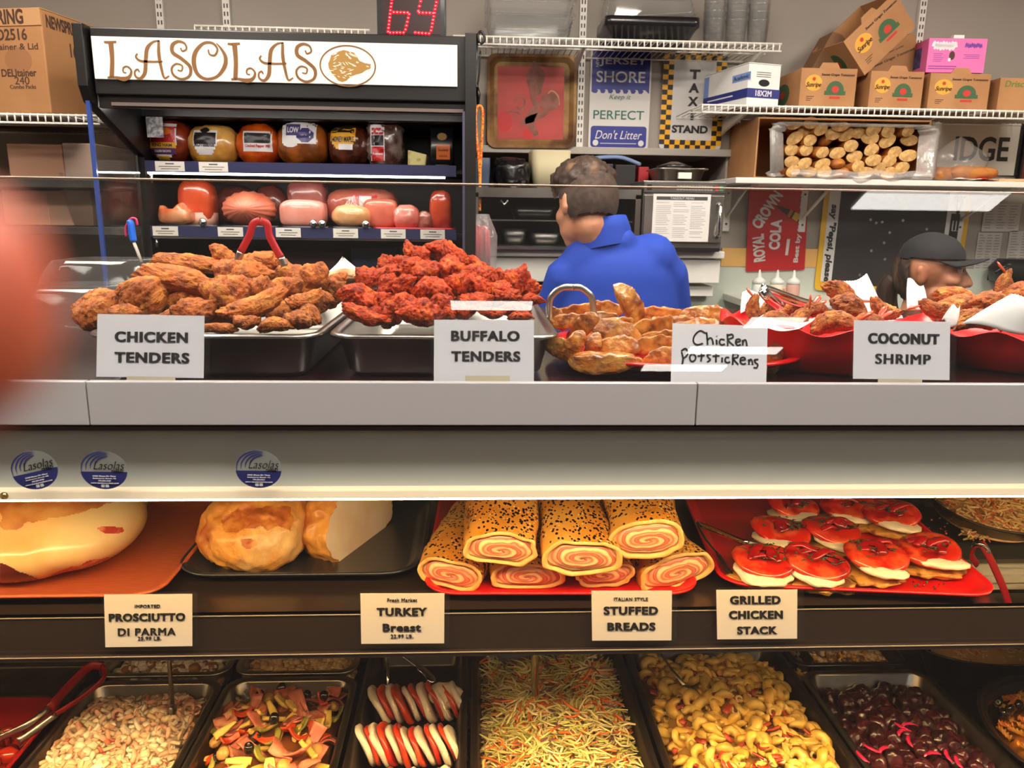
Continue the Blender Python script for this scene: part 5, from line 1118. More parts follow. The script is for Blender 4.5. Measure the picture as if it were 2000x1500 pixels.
# hair: cap of tousled hair over the skull, cropped sides
def hairblob(name, mt, c, rx, seed, amp, keep, fine=.05, tuck=0.0):
    vs, fs = ico(5); out = []; ok = []
    for p in vs:
        q = fd*p.y + up*p.z + sd*p.x; d = 1+amp*fract(p*2.2+Vector((seed, 0, 0)), 3)+fine*abs(fract(Vector((p.x*9, p.y*9, p.z*3)), 3))
        d *= 1-tuck*max(0, min(1, (.35-p.z)/.5)); out.append(c + (fd*p.y*rx[1] + up*p.z*rx[2] + sd*p.x*rx[0])*d); ok.append(keep(p))
    m_ = MB(); m_.add(out, [f for f in fs if all(ok[i] for i in f)], 0, True); return m_.build(name, mt, t)
hairblob('hair', HAIR_S, H(-.012, .010, 0), (.090, .096, .112), 3, .02, lambda p: p.z > -.62 and (p.y < .25 or p.z > .55) and not (p.y > .0 and p.z < -.1), .01)
hairblob('hair_top', HAIR, H(.002, .035, 0), (.098, .104, .104), 5, .09, lambda p: p.z > -.15 and (p.y < .75 or p.z > .3), .10, .17)
# --- woman in the cap, face in profile to the right
Yf = 2.42
t = thing('person', 'woman in a black cap and dark shirt, face turned to the right', 'person', (P(1800, 560, Yf).x, Yf+.02, 0))
hc = P(1820, 530, Yf); fd = Vector((.80, -.60, -.03)).normalized(); up = Vector((-.05, 0, 1)); up = (up-fd*up.dot(fd)).normalized(); sd = fd.cross(up)   # sd points away from the camera on her left
prims = [(H(-.01, .02, 0), (.083, .078, .09)), (H(.035, -.005, 0), (.055, .06, .07)), (H(.04, -.045, 0), (.05, .055, .045)), (H(.058, -.085, 0), (.03, .03, .022)), (H(.02, -.07, .03), (.035, .035, .03)), (H(.02, -.07, -.03), (.035, .035, .03)),
         (H(.084, .012, 0), H(.108, -.03, 0), .009, .0135), (H(.108, -.032, 0), (.012, .013, .011)), (H(.098, -.036, .012), (.01, .01, .008)), (H(.098, -.036, -.012), (.01, .01, .008)), (H(.092, -.055, -.014), H(.092, -.055, .014), .008, .008), (H(.089, -.066, -.012), H(.089, -.066, .012), .008, .008), (H(.08, -.092, 0), (.018, .018, .014)),
         (H(.078, .03, -.03), H(.086, .032, -.004), .01, .01), (H(.078, .03, .03), H(.086, .032, .004), .01, .01), (H(.065, -.02, -.043), (.024, .024, .02)), (H(.065, -.02, .043), (.024, .024, .02)),
         (H(-.015, -.06, 0), H(-.03, -.19, 0), .05, .056)]
for s_ in (-1, 1): prims += [(H(-.018, -.008, s_*.084), (.016, .012, .03)), (H(-.024, .008, s_*.09), (.012, .01, .018))]
bc = H(-.03, -.22, 0); tx, ty = bc.x, bc.y
nd = Vector((.75, -.66, 0)).normalized(); nsd = Vector((nd.y, -nd.x, 0))
shl, shr = Vector((tx, ty, bc.z-.0))+nsd*.16, Vector((tx, ty, bc.z-.0))-nsd*.16
prims += [(shl, shr, .05, .05), ((tx, ty, bc.z), (tx, ty, .95), .1, .13), (shl, shl+Vector((0, -.02, -.28)), .045, .04), (shr, shr+Vector((0, -.02, -.28)), .045, .04), (shl+Vector((0, -.02, -.28)), shl+nd*.2+Vector((0, 0, -.38)), .038, .028), (shr+Vector((0, -.02, -.28)), shr+nd*.2+Vector((0, 0, -.38)), .038, .028)]
for a_ in (shl, shr):
    e = a_+nd*.24+Vector((0, 0, -.4)); prims.append((e, (.035, .035, .018)))
    for q_ in range(4): prims.append((e+nsd*(-.022+.015*q_)+nd*.02, e+nsd*(-.024+.016*q_)+nd*(.085-.006*abs(q_-1.5))+Vector((0, 0, -.012)), .008, .0065))
    prims.append((e+nsd*.03, e+nsd*.045+nd*.045, .009, .007))
for s_ in (-1, 1):
    hp = Vector((tx, ty, .9))+nsd*(.085*s_); prims += [(hp, hp+Vector((0, 0, -.42)), .085, .06), (hp+Vector((0, 0, -.42)), hp+Vector((0, 0, -.81)), .058, .04), (hp+nd*.05+Vector((0, 0, -.865)), (.07, .07, .035))]
me = fuse(prims, .0055, 3, 'body'); me.materials.append(SKIN_W); o = link('body', me, t); o.location = -t.location
pr = [((tx, ty, bc.z-.03), (tx, ty, .95), .12, .16), (shl, shr, .062, .062), (shl, shl+Vector((0, -.02, -.2)), .06, .06), (shr, shr+Vector((0, -.02, -.2)), .06, .06), ((tx, ty, bc.z), (tx+.01, ty, bc.z+.04), .075, .062)]
SHB = mat('black_shirt', (26, 25, 28), .8)
me = fuse(pr, .01, 5); me.materials.append(SHB); o = link('shirt', me, t); o.location = -t.location
pr = [((tx, ty, .95), (.16, .14, .12))]
for s_ in (-1, 1):
    hp = Vector((tx, ty, .9))+nsd*(.085*s_); pr += [(hp, hp+Vector((0, 0, -.42)), .096, .07), (hp+Vector((0, 0, -.42)), hp+Vector((0, 0, -.78)), .068, .056)]
me = fuse(pr, .012, 4); me.materials.append(TROU); o = link('trousers', me, t); o.location = -t.location
EYEW = mat('eye_white', (220, 206, 196), .3); EYED = mat('eye_dark', (40, 28, 24), .2)
for s_ in (-1, 1):
    m = MB(); e = H(.079, .012, s_*.032); m.add([e+p*.011 for p in ico(2)[0]], ico(2)[1], 0, True); g = e+fd*.0075; m.add([g+p*.0052 for p in ico(2)[0]], ico(2)[1], 1, True); m.build('eye', [EYEW, EYED], t)
    m = MB(); m.tube([H(.083, .034, s_*.046), H(.092, .04, s_*.03), H(.094, .037, s_*.014)], [.003, .0045, .003], 6); m.build('eyebrow', HAIR, t)
m = MB(); m.tube([H(.097, -.055, -.02), H(.102, -.0555, 0), H(.097, -.055, .02)], [.003, .0065, .003], 8); m.tube([H(.093, -.066, -.018), H(.098, -.067, 0), H(.093, -.066, .018)], [.003, .006, .003], 8); m.build('lips', mat('lips', (168, 92, 82), .4), t)
hairblob('hair', HAIR, H(-.03, -.0, 0), (.088, .082, .105), 9, .05, lambda p: p.y < -.3 and p.z < .4, .06)
m = MB(); m.tube(catmull([H(-.10, -.03, -.02), H(-.125, -.07, -.025), H(-.12, -.13, -.03), H(-.09, -.2, -.03)], 6), [.02]+[.034]*16+[.012]*2, 10); m.build('ponytail', HAIR, t)
CAP = mat('black_cap', (28, 27, 30), .85, bump=.08, bscale=300)
capo = hairblob('cap_crown', CAP, H(-.008, .035, 0), (.092, .098, .088), 12, .02, lambda p: p.z > .1-.08*(p.y < -.5), .0)
m = MB(); top = []; 
def brim(u, v):
    a = (u-.5)*2.5; r0 = .094; f = H(-.008+r0*math.cos(a)*1.0, .045, r0*.95*math.sin(a)); ext = .066*math.cos(a*.62)*v
    return f + fd*ext + up*(-.004+.012*v-.03*v*math.sin(a)**2)
m.grid(brim, 20, 8, thick=.004); m.build('cap_brim', CAP, t)
m = MB(); m.tube(catmull([H(-.085, .05, -.055), H(-.098, .02, -.03), H(-.1, .015, 0), H(-.098, .02, .03)], 5), .005, 6, flat=.6); m.tube([H(-.05, .045, -.088), H(-.07, .02, -.075)], .004, 6); m.build('cap_strap', mat('pale_strap', (206, 204, 200), .6), t)
# --- the photographer's fingertip at the edge of the lens
def C(px, py, d): return EYE + FWD*d + RGT*((px-1000)/FPX*d) + UPV*((750-py)/FPX*d)
d0 = .034; tip = C(-205, 600, d0); knu = tip - RGT*.05 + UPV*.004 + FWD*.002; kn2 = knu - RGT*.035 + UPV*.0 - FWD*.006
t = thing('person', "photographer's hand with a fingertip covering the left edge of the lens", 'person', kn2 - RGT*.05)
palm = kn2 - RGT*.05 - UPV*.03
prims = [(tip, tip-RGT*.022, .0074, .0082), (tip-RGT*.022, knu, .0082, .0088), (knu, kn2, .0092, .0105), (kn2, palm, .013, .024), (palm, (.03, .02, .04)), (palm-RGT*.02-UPV*.02, palm-RGT*.11-UPV*.05, .028, .028), (palm-RGT*.11-UPV*.05, palm-RGT*.3-UPV*.16, .03, .042)]
for q_ in range(3):
    b0 = kn2 - UPV*(.022*(q_+1)) - RGT*(.006*q_) ; b1 = b0+RGT*(.03-.004*q_)-FWD*.012; b2 = b1-FWD*.028-RGT*.006; b3 = b2-RGT*.022+FWD*.004
    prims += [(palm, b0, .02, .0115), (b0, b1, .0105, .0095), (b1, b2, .0095, .0085), (b2, b3, .0085, .0075)]
th0 = palm-FWD*.012-UPV*.01; prims += [(th0, th0+RGT*.035-FWD*.03+UPV*.012, .015, .011), (th0+RGT*.035-FWD*.03+UPV*.012, th0+RGT*.055-FWD*.042+UPV*.02, .011, .0085)]
me = fuse(prims, .0026, 4, 'hand'); me.materials.append(mat('finger_skin', (182, 82, 54), .5, sss=.25, col2=(156, 58, 34), scale=60)); o = link('hand', me, t); o.location = -t.location

# ================================================================== the display case
CX0, CX1 = -1.6, 1.75
CTZ = 1.318                                  # counter top
t = thing('display_case', 'white deli display case with lower glass front and warm light rail', 'display case', (0, 1.4, 0))
PANEL = mat('lip_panel_white', (174, 171, 173), .35, coat=.2)
m = MB(); m.box((CX0, .998, CTZ-.02), (CX1, 1.95, CTZ)); m.build('counter_top', mat('dark_counter', (44, 18, 20), .22, coat=.4), t)
for a, b_ in ((CX0, P(174, 790, .99).x-.0008), (P(174, 790, .99).x+.0008, P(1359, 790, .99).x-.0008), (P(1359, 790, .99).x+.0008, CX1)):
    m = MB(); m.box((a, .986, P(1000, 831, .986).z), (b_, .998, P(1000, 748, .986).z)); m.build('front_panel', PANEL, t, bevel=.0012)
m = MB(); m.box((CX0, 1.0, P(1000, 833, 1.0).z-.006), (CX1, 1.03, P(1000, 833, 1.0).z)); m.build('panel_rail', mat('panel_rail_dark', (70, 66, 66), .5), t)  # dark grey rail under the front panels
LZ1, LZ0 = P(1000, 952, 1.02).z, P(1000, 969, 1.02).z
m = MB(); m.box((CX0, 1.028, LZ1), (CX1, 1.04, 1.30)); m.build('valance', mat('valance_grey', (212, 216, 210), .5), t)
m = MB(); m.box((CX0, 1.012, LZ0), (CX1, 1.06, LZ1)); lr = m.build('light_rail', mat('light_rail_lens', (232, 208, 172), .4, emit=.62), t, bevel=.002)
m = MB(); m.box((CX0+.02, 1.018, LZ0-.004), (CX1-.02, 1.052, LZ0-.0005)); m.build('led_or_fill_strip', mat('warm_led', (255, 214, 150), .5, emit=LED_WARM), t)
m = MB(); c = P(9, 968, 1.01); m.lathe([(.0, 0), (.005, .001), (.0055, .003), (.0, .005)], 14); o = link('screw', m.data('screw', mat('brass', (190, 160, 110), .3, 1.0)), t); o.location = Vector((c.x, 1.0115, c.z))-t.location; o.rotation_euler = (PI/2, 0, 0)
# shelf
SHZ, SHY = .905, 1.17
SHB_ = mat('shelf_black', (42, 32, 28), .3, coat=.2)
m = MB(); m.prism([(CX0, SHY), (.905, SHY), (.982, 1.53), (.982, 1.74), (CX0, 1.74)], (0, 0, SHZ-.012), (1, 0, 0), (0, 1, 0), (0, 0, .012)); sh = m.build('shelf', SHB_, t)
m = MB(); m.prism([(.86, SHY+.0), (.905, SHY), (.982, 1.53), (.94, 1.53)], (0, 0, SHZ), (1, 0, 0), (0, 1, 0), (0, 0, .0015)); m.build('end_trim', STEEL_D, sh)
zl1, zl0 = P(1000, 1192, 1.165).z, P(1000, 1262, 1.165).z
m = MB(); m.box((CX0, 1.158, zl0), (CX1, 1.17, zl1)); m.box((CX0, 1.15, zl0-.008), (CX1, 1.17, zl0)); m.box((CX0, 1.1575, zl1), (CX1, 1.17, SHZ-.002)); m.build('shelf_rail', mat('rail_brown_black', (46, 36, 31), .25, coat=.3), sh)
m = MB(); m.tube([(CX0, 1.157, zl1), (CX1, 1.157, zl1)], .0012, 5); m.tube([(CX0, 1.149, zl0), (CX1, 1.149, zl0)], .0012, 5); m.build('rail_edge', mat('rail_edge', (150, 134, 116), .3), sh)
m = MB(); m.box((CX0+.02, 1.21, SHZ-.022), (.88, 1.23, SHZ-.0125)); m.build('led_or_fill_strip', mat('deck_fill', (255, 206, 136), .5, emit=DECK_FILL), sh)  # unseen strip added to brighten the whole deck
m = MB(); m.box((CX0+.02, 1.173, zl0+.004), (CX1-.02, 1.183, zl0+.010)); m.build('led_or_fill_strip', mat('deck_fill_front', (255, 206, 136), .5, emit=DECK_FILL*34), sh)  # second unseen strip, added for the bright band along the deck front
m = MB(); m.box((CX0, 1.190, zl0-.012), (CX1, 1.193, zl0+.03)); m.build('added_light_shield', SHB_, sh)  # unseen plate added to cut the front strip's light off the rear pans
# interior
IN = mat('case_inside', (62, 56, 52), .35, .4, col2=(74, 68, 62), scale=5)
DKZ = .362
m = MB(); m.box((CX0, 1.01, DKZ-.03), (CX1, 1.9, DKZ)); m.build('deck', mat('deck_dark', (30, 25, 22), .3, coat=.2), t)
m = MB(); m.box((CX0, 1.88, DKZ), (CX1, 1.9, CTZ-.02)); m.build('back_doors', mat('back_door_grey', (112, 108, 98), .3, .3, col2=(66, 66, 60), scale=9, lo=.45, hi=.6), t)
m = MB(); m.box((CX0-.02, .998, 0), (CX0, 1.95, CTZ)); m.box((CX1, .998, 0), (CX1+.02, 1.95, CTZ)); m.build('side_wall', WHITE, t)
m = MB(); m.box((CX0, 1.0, 0), (CX1, 1.94, DKZ-.03)); m.box((CX0, .985, 0), (CX1, 1.0, .44)); m.build('base', WHITE, t)
m = MB(); m.box((CX0, .996, .44), (CX1, 1.002, P(1000, 834, 1.0).z-.006)); fg = m.build('front_glass', GLASS, t)
# sneeze guard
gt = thing('sneeze_guard', 'clear leaning glass guard standing along the counter front', 'glass guard', (0, 1.03, CTZ))
m = MB(); B = Matrix(((1, 0, 0, 0), (0, GU.y, GN.y, GY), (0, GU.z, GN.z, GZ), (0, 0, 0, 1)))
hgt = (P(1000, 361, 1.07).z-GZ)/GU.z
m.box((CX0, -.008, -.006), (CX1, hgt, 0), 0, B); m.build('glass_pane', GLASS, gt)
m = MB(); m.box((CX0, hgt, -.006), (CX1, hgt+.0012, 0), 0, B); m.build('polished_edge', mat('glass_edge_pale', (226, 214, 196), .2, emit=0), gt)
# round stickers on the lower glass
STN = mat('sticker_navy', (44, 48, 104), .4)
for k, (px, py, rot, lab_) in enumerate(((67, 917, 13, 'tilted round shop sticker, leftmost on the lower glass'), (203, 917, -1, 'round shop sticker, middle one of three on the lower glass'), (505, 915, -1, 'round shop sticker farthest from the fingertip on the lower glass'))):
    c = P(px, py, .9955); r = .0305*1.0; a0 = math.radians(rot); Rv = Vector((math.cos(a0), 0, math.sin(a0))); Uv = Vector((-math.sin(a0), 0, math.cos(a0))); N_ = Vector((0, -1, 0))
    t = thing('shop_sticker', lab_, 'sticker', (c.x, .9955, c.z-r), 'round shop stickers')
    m = MB(); disc(m, c, Rv, Uv, r, r*.85, 0, -.0003, 36); m.build('clear_disc', glass_mat('sticker_film', (.97, .97, .97), .05, 3, .1, .16, 'c8ccca'), t)
    m = MB(); m.prism([(r*.99*math.cos(q), r*.85*math.sin(q)) for q in [PI+.06+(PI-.12)*j/24 for j in range(25)]], c-Uv*.0015, Rv, Uv, N_*.0004); m.build('navy_half', STN, t)
    m = MB()
    for j in range(4):
        rr = r*(.95-.12*j); ribbon(m, [c+N_*.0006+Rv*(rr*math.cos(q)+.0022*j)+Uv*(rr*.86*math.sin(q)+.001*j) for q in [math.radians(a_) for a_ in (75+5*j, 100, 130, 160, 188-3*j)]], [.0003, .0016, .0022, .0018, .0005], N_, k=5, thick=.0003)
    m.build('swoosh_emblem', STN, t)
    m = MB(); put_text(m, 'Lasolas', c+Rv*.007+Uv*.006, Rv*1+Uv*.0, Uv, .040, .0115, 0, -.012, .35, .0009); put_text(m, 'MARKET', c+Rv*.018-Uv*.0015+Uv*.0, Rv, Uv, .016, .0028, 0, .02, 0, .0009); m.build('shop_name', INK, t)
    m = MB(); 
    for s, dz, ww in (('2900 Dune Dr Plaza', .0085, .03), ('Seabourne Beach, NJ', .0118, .03), ('732-555-0300', .015, .016), ('www.lasolasmarket.com', .0182, .036)):
        put_text(m, s, c-Uv*dz-Uv*.0005, Rv, Uv, ww, .0016, 0, 0, 0, .0011)
    for dx in (-.0028, .0028): m.prism(rr2(.0044, .0044, .0006), c+Rv*dx-Uv*.0225+N_*.0005, Rv, Uv, N_*.0003, 0)
    m.build('small_print', mat('sticker_print', (206, 206, 214), .5), t)

# ------------------------------------------------------------------ paper signs
def sign(label, tl, br, lines, glass=True, Y=None, sleeve=(10, 10, 10, 4), paper=PAPER, tilt=0.0, tape=None, ink=INK, bd=.03, hand=None):
    """paper sign in a clear sleeve; tl / br paper corners in pixels; lines: (text, cx, cy, w, h) in pixels, or strokes"""
    Q = (lambda x, y, l=0.0: PG(x, y, .0095-l)) if glass else (lambda x, y, l=0.0: P(x, y, Y-l))
    c = Q((tl[0]+br[0])/2, (tl[1]+br[1])/2)
    Rv = (Q(br[0], (tl[1]+br[1])/2)-Q(tl[0], (tl[1]+br[1])/2)); w_ = Rv.length; Uv = Q((tl[0]+br[0])/2, tl[1])-Q((tl[0]+br[0])/2, br[1]); h = Uv.length
    Rv.normalize(); Uv.normalize(); N_ = Rv.cross(Uv).normalized()
    a = math.radians(tilt); Rv, Uv = Rv*math.cos(a)+Uv*math.sin(a), Uv*math.cos(a)-Rv*math.sin(a)
    k = w_/(br[0]-tl[0])
    t = thing('price_sign', label, 'sign', c-Uv*h/2, 'paper name signs')
    m = MB(); m.prism([(-w_/2, -h/2), (w_/2, -h/2), (w_/2, h/2), (-w_/2, h/2)], c, Rv, Uv, N_*.0006); m.build('paper', paper, t)
    m = MB()
    for s, cx, cy, ww, hh in lines:
        off = Rv*((cx-(tl[0]+br[0])/2)*k)+Uv*(((tl[1]+br[1])/2-cy)*k)
        put_text(m, s, c+off, Rv, Uv, ww*k, hh*k, 0, bd*.7 if hh > 12 else .0, 0, .0011, 1.14 if hh > 12 else 1.05, .09 if hh > 12 else 0.0)
    if hand:
        for st in hand:
            ribbon(m, [c + Rv*((x-(tl[0]+br[0])/2)*k)+Uv*(((tl[1]+br[1])/2-y)*k)+N_*.0011 for x, y in st], .0024, N_, 0, .0003, 5)
    m.build('lettering', ink, t)
    if sleeve:
        l, u_, r, d = [q*k for q in sleeve]; m = MB()
        pl = rr2(w_+l+r, h+u_+d, .006); off = Rv*((r-l)/2)+Uv*((u_-d)/2); m.prism(pl, c+off+N_*.0016, Rv, Uv, N_*.0005); m.build('clear_sleeve', SLEEVE, t)
    if tape:
        x0, x1, y0, y1 = tape; m = MB(); off = Rv*(((x0+x1)/2-(tl[0]+br[0])/2)*k)+Uv*(((tl[1]+br[1])/2-(y0+y1)/2)*k)
        m.prism(rr2((x1-x0)*k, (y1-y0)*k, .0006), c+off+N_*.0022, Rv, Uv, N_*.0003); m.build('tape', TAPE, t)
    return t
sign('white paper sign reading CHICKEN TENDERS on the guard glass', (190, 615), (399, 737), [('CHICKEN', 296, 658, 143, 21), ('TENDERS', 298, 699, 146, 21)], sleeve=(2, 6, 12, 2), tilt=-.9, tape=(250, 345, 737, 748))
sign('white paper sign reading BUFFALO TENDERS on the guard glass', (848, 625), (1043, 745), [('BUFFALO', 948, 656, 134, 20), ('TENDERS', 949, 696, 135, 20)], sleeve=(6, 10, 12, 3), tilt=-.2, tape=(909, 996, 734, 748))
sign('white paper sign reading COCONUT SHRIMP on the guard glass', (1667, 627), (1855, 741), [('COCONUT', 1764, 662, 139, 20), ('SHRIMP', 1763, 701, 108, 19)], sleeve=(5, 7, 11, 8), tilt=.9*-1, tape=(1714, 1800, 739, 751))
HW = [
 [(1376, 652), (1366, 648), (1356, 656), (1353, 668), (1360, 675), (1372, 672)],
 [(1378, 650), (1380, 662), (1381, 675)], [(1380, 666), (1386, 661), (1390, 665), (1392, 674)],
 [(1398, 664), (1399, 674)], [(1398, 657), (1398.5, 658)],
 [(1414, 664), (1407, 663), (1404, 669), (1408, 674), (1415, 672)],
 [(1419, 652), (1420, 664), (1420, 676)], [(1420, 655), (1428, 653), (1430, 659), (1421, 664), (1432, 675)],
 [(1436, 668), (1444, 666), (1443, 662), (1437, 663), (1436, 670), (1440, 674), (1446, 672)],
 [(1449, 663), (1450, 674)], [(1450, 668), (1453, 663), (1456, 665), (1458, 675)],
 [(1331, 690), (1334, 702), (1333, 714)], [(1330, 688), (1338, 683), (1343, 690), (1340, 698), (1334, 702)],
 [(1352, 692), (1347, 699), (1350, 707), (1357, 705), (1358, 697), (1352, 692)],
 [(1369, 688), (1370, 698), (1369, 707)], [(1362, 697), (1376, 695)],
 [(1388, 693), (1381, 694), (1383, 699), (1387, 703), (1381, 708)],
 [(1398, 688), (1398, 698), (1398, 708)], [(1391, 696), (1405, 695)],
 [(1410, 698), (1410, 708)], [(1410, 691), (1410.5, 692)],
 [(1424, 698), (1418, 698), (1416, 704), (1420, 708), (1426, 706)],
 [(1431, 689), (1431, 700), (1431, 712)], [(1432, 692), (1440, 690), (1440, 697), (1432, 700), (1442, 711)],
 [(1446, 703), (1455, 701), (1453, 697), (1447, 698), (1446, 706), (1451, 710), (1457, 708)],
 [(1462, 700), (1463, 711)], [(1463, 705), (1466, 700), (1469, 704), (1470, 711)],
 [(1481, 700), (1474, 701), (1475, 706), (1480, 710), (1478, 716), (1472, 716)]]
sign('white paper sign handwritten Chicken Potstickers leaning on the guard glass', (1312, 634), (1498, 748), [], sleeve=None, tilt=-1.6, hand=HW)
YS = 1.1495
sign('cream sign reading IMPORTED PROSCIUTTO DI PARMA 25.99 on the shelf rail', (205, 1161), (376, 1263), [('IMPORTED', 289, 1180, 49, 7), ('PROSCIUTTO', 288, 1204, 149, 17), ('DI PARMA', 287, 1236, 113, 16), ('25.99 LB.', 292, 1251, 46, 8)], False, YS, (3, 6, 11, 1), CREAM, .7, bd=.028)
sign('cream sign reading TURKEY Breast 22.99 on the shelf rail', (705, 1159), (868, 1257), [('Fresh Market', 786, 1168, 58, 8), ('TURKEY', 785, 1193, 98, 17), ('Breast', 785, 1227, 75, 17), ('22.99 LB.', 785, 1246, 44, 8)], False, YS, (3, 7, 10, 1), CREAM, .3, bd=.028)
sign('cream sign reading ITALIAN STYLE STUFFED BREADS on the shelf rail', (1156, 1154), (1312, 1251), [('ITALIAN STYLE', 1232, 1167, 66, 7), ('STUFFED', 1232, 1191, 106, 17), ('BREADS', 1233, 1225, 94, 17)], False, YS, (3, 3, 10, 1), CREAM, .1, bd=.028)
sign('cream sign reading GRILLED CHICKEN STACK on the shelf rail', (1400, 1152), (1557, 1248), [('GRILLED', 1475, 1169, 98, 17), ('CHICKEN', 1476, 1200, 105, 17), ('STACK', 1478, 1233, 78, 16)], False, YS, (3, 6, 12, 1), CREAM, .4, bd=.028)

# ================================================================== hot food on the counter
def hotel_pan(name, label, x0, x1, y0, y1, ztop, depth, mt=STEEL, r=.03, group=None, cat='pan', lip=.012):
    cx, cy, hx, hy = (x0+x1)/2, (y0+y1)/2, (x1-x0)/2, (y1-y0)/2; c = (cx, cy)
    m = MB(); z = ztop; zb = ztop-depth; k = 5
    m.loft([rrect(hx-lip-.022, hy-lip-.022, r*.8, zb, k, c), rrect(hx-lip-.012, hy-lip-.012, r, zb+.008, k, c), rrect(hx-lip-.001, hy-lip-.001, r, z-.006, k, c), rrect(hx-.0015, hy-.0015, r+.01, z-.006, k, c), rrect(hx, hy, r+.01, z-.003, k, c), rrect(hx-.002, hy-.002, r+.01, z, k, c), rrect(hx-lip, hy-lip, r, z, k, c), rrect(hx-lip-.004, hy-lip-.004, r, z-.005, k, c), rrect(hx-lip-.015, hy-lip-.015, r, zb+.012, k, c), rrect(hx-lip-.026, hy-lip-.026, r*.8, zb+.002, k, c)])
    o = m.build(name, mt); return tag(o, label, cat, group)
RZ = 1.383
hotel_pan('steel_pan', 'deep stainless pan heaped with chicken tenders', -.535, -.212, 1.055, 1.56, RZ, RZ-CTZ-.001, group='hotel pans on the counter')
hotel_pan('steel_pan', 'deep stainless pan heaped with red buffalo tenders', -.206, .122, 1.06, 1.57, RZ, RZ-CTZ-.001, group='hotel pans on the counter')
FRY = mat('fried_breading', (186, 96, 18), .6, col2=(126, 56, 8), scale=3.2, lo=.44, hi=.66, bump=.9, bscale=16, bdist=.004, rnd=.12, col3=(208, 132, 44), scale3=1.7, lo3=.5, hi3=.68)
BUF = mat('buffalo_sauce', (192, 62, 6), .38, col2=(122, 24, 2), scale=3, lo=.42, hi=.66, bump=.8, bscale=12, bdist=.004, rnd=.14, coat=.06, spec=.2, col3=(212, 98, 22), scale3=1.8, lo3=.55, hi3=.7)
def food_variants(name, mt, n, dims, **kw):
    return [blob(name, mt, (dims[0]*R.uniform(.85, 1.15), dims[1]*R.uniform(.85, 1.15), dims[2]*R.uniform(.85, 1.1)), 31*k+hash(name) % 17*0+len(name), **{**kw, 'bend': R.uniform(-.3, .3), 'taper': R.uniform(-.3, .3)}) for k in range(n)]
CH = food_variants('chicken_tender', FRY, 7, (1, .46, .40), amp=.26, freq=.95, fine=.085, ffreq=3.4, ridge=True, sub=5)
BU = food_variants('buffalo_tender', BUF, 7, (1, .62, .52), amp=.34, freq=1.15, fine=.10, ffreq=3.2, ridge=True, sub=5)
def pile(items, variants, name, labels, cat, group, common):
    for k, it in enumerate(items):
        x, y, l, h, a, Y = it[:6]; p = P(x, y, Y); s_ = (FWD.dot(p-EYE))/FPX; hl, hh = l*s_/2, h*s_/2
        hl, hh = (hl, hh) if hl > 1e-4 else (hh, hl)
        dp = max(hh*1.05, min(hl, hh*1.6))
        M = Matrix.Translation(p) @ Matrix.Rotation(R.uniform(-.25, .25), 4, 'Z') @ Matrix.Rotation(-math.radians(a), 4, 'Y') @ Matrix.Diagonal((hl, dp/.46*.9 if variants is CH else dp/.62*.9, hh/(.40 if variants is CH else .52), 1)) @ Matrix.Rotation(R.choice([0, PI]), 4, 'X') @ Matrix.Rotation(R.choice([0, PI]), 4, 'Z')
        o = link(name, variants[R.randrange(len(variants))], None, M)
        tag(o, labels.get(k, common), cat, group)
CHL = [(361, 513, 150, 38, -4, 1.40), (352, 547, 152, 46, -9, 1.24), (437, 503, 52, 34, -52, 1.42), (277, 578, 92, 76, -42, 1.2), (204, 588, 88, 56, -5, 1.22), (484, 537, 96, 58, -5, 1.34), (445, 585, 88, 54, 62, 1.17), (499, 570, 60, 50, 0, 1.2), (506, 514, 84, 48, 8, 1.42), (545, 515, 56, 28, -22, 1.46),
       (563, 534, 70, 36, 0, 1.4), (607, 548, 70, 56, 40, 1.36), (652, 560, 62, 52, 60, 1.4), (549, 565, 64, 44, 8, 1.27), (598, 592, 84, 42, 14, 1.2), (498, 600, 150, 46, 20, 1.13), (482, 631, 58, 30, 0, 1.085), (537, 632, 74, 32, 5, 1.08), (584, 626, 56, 36, 0, 1.10), (375, 607, 96, 46, 4, 1.15),
       (360, 582, 92, 42, 10, 1.24), (421, 574, 52, 50, 0, 1.21), (420, 640, 80, 18, 0, 1.075), (242, 612, 60, 32, 0, 1.12), (180, 615, 70, 54, 0, 1.14), (604, 616, 48, 38, 0, 1.14), (440, 560, 70, 44, 0, 1.28), (300, 630, 90, 36, 0, 1.09), (320, 560, 80, 50, 0, 1.34), (530, 600, 80, 40, 0, 1.24), (400, 620, 90, 40, 0, 1.2), (560, 610, 70, 40, 0, 1.2), (620, 590, 50, 40, 20, 1.3), (250, 600, 80, 50, 0, 1.26), (340, 620, 90, 40, 0, 1.16), (470, 610, 70, 40, 0, 1.2), (230, 640, 70, 36, 0, 1.10), (360, 645, 80, 28, 0, 1.10)]
pile(CHL, CH, 'chicken_tender', {0: 'long golden chicken tender lying on the very top of the heap, farther back', 1: 'long golden chicken tender lying level just below the topmost one', 2: 'small pointed chicken tender sticking up beside the red tongs', 3: 'broad golden chicken tender slanting down behind the sign top edge', 4: 'rounded chicken tender next to the blurred fingertip', 6: 'chicken tender standing almost upright in the middle of the heap', 12: 'end piece of chicken tender standing at the pan rim beside the buffalo pan', 15: 'long dark crusted chicken tender slanting over the front of the heap', 16: 'small pale chicken nugget piece at the front rim, first right of the sign', 18: 'small pale chicken piece at the front rim near the pan corner', 14: 'dark crusted chicken tender pointing to the pan corner'}, 'chicken tender', 'chicken tenders in the steel pan', 'golden fried chicken tender in the heaped steel pan')
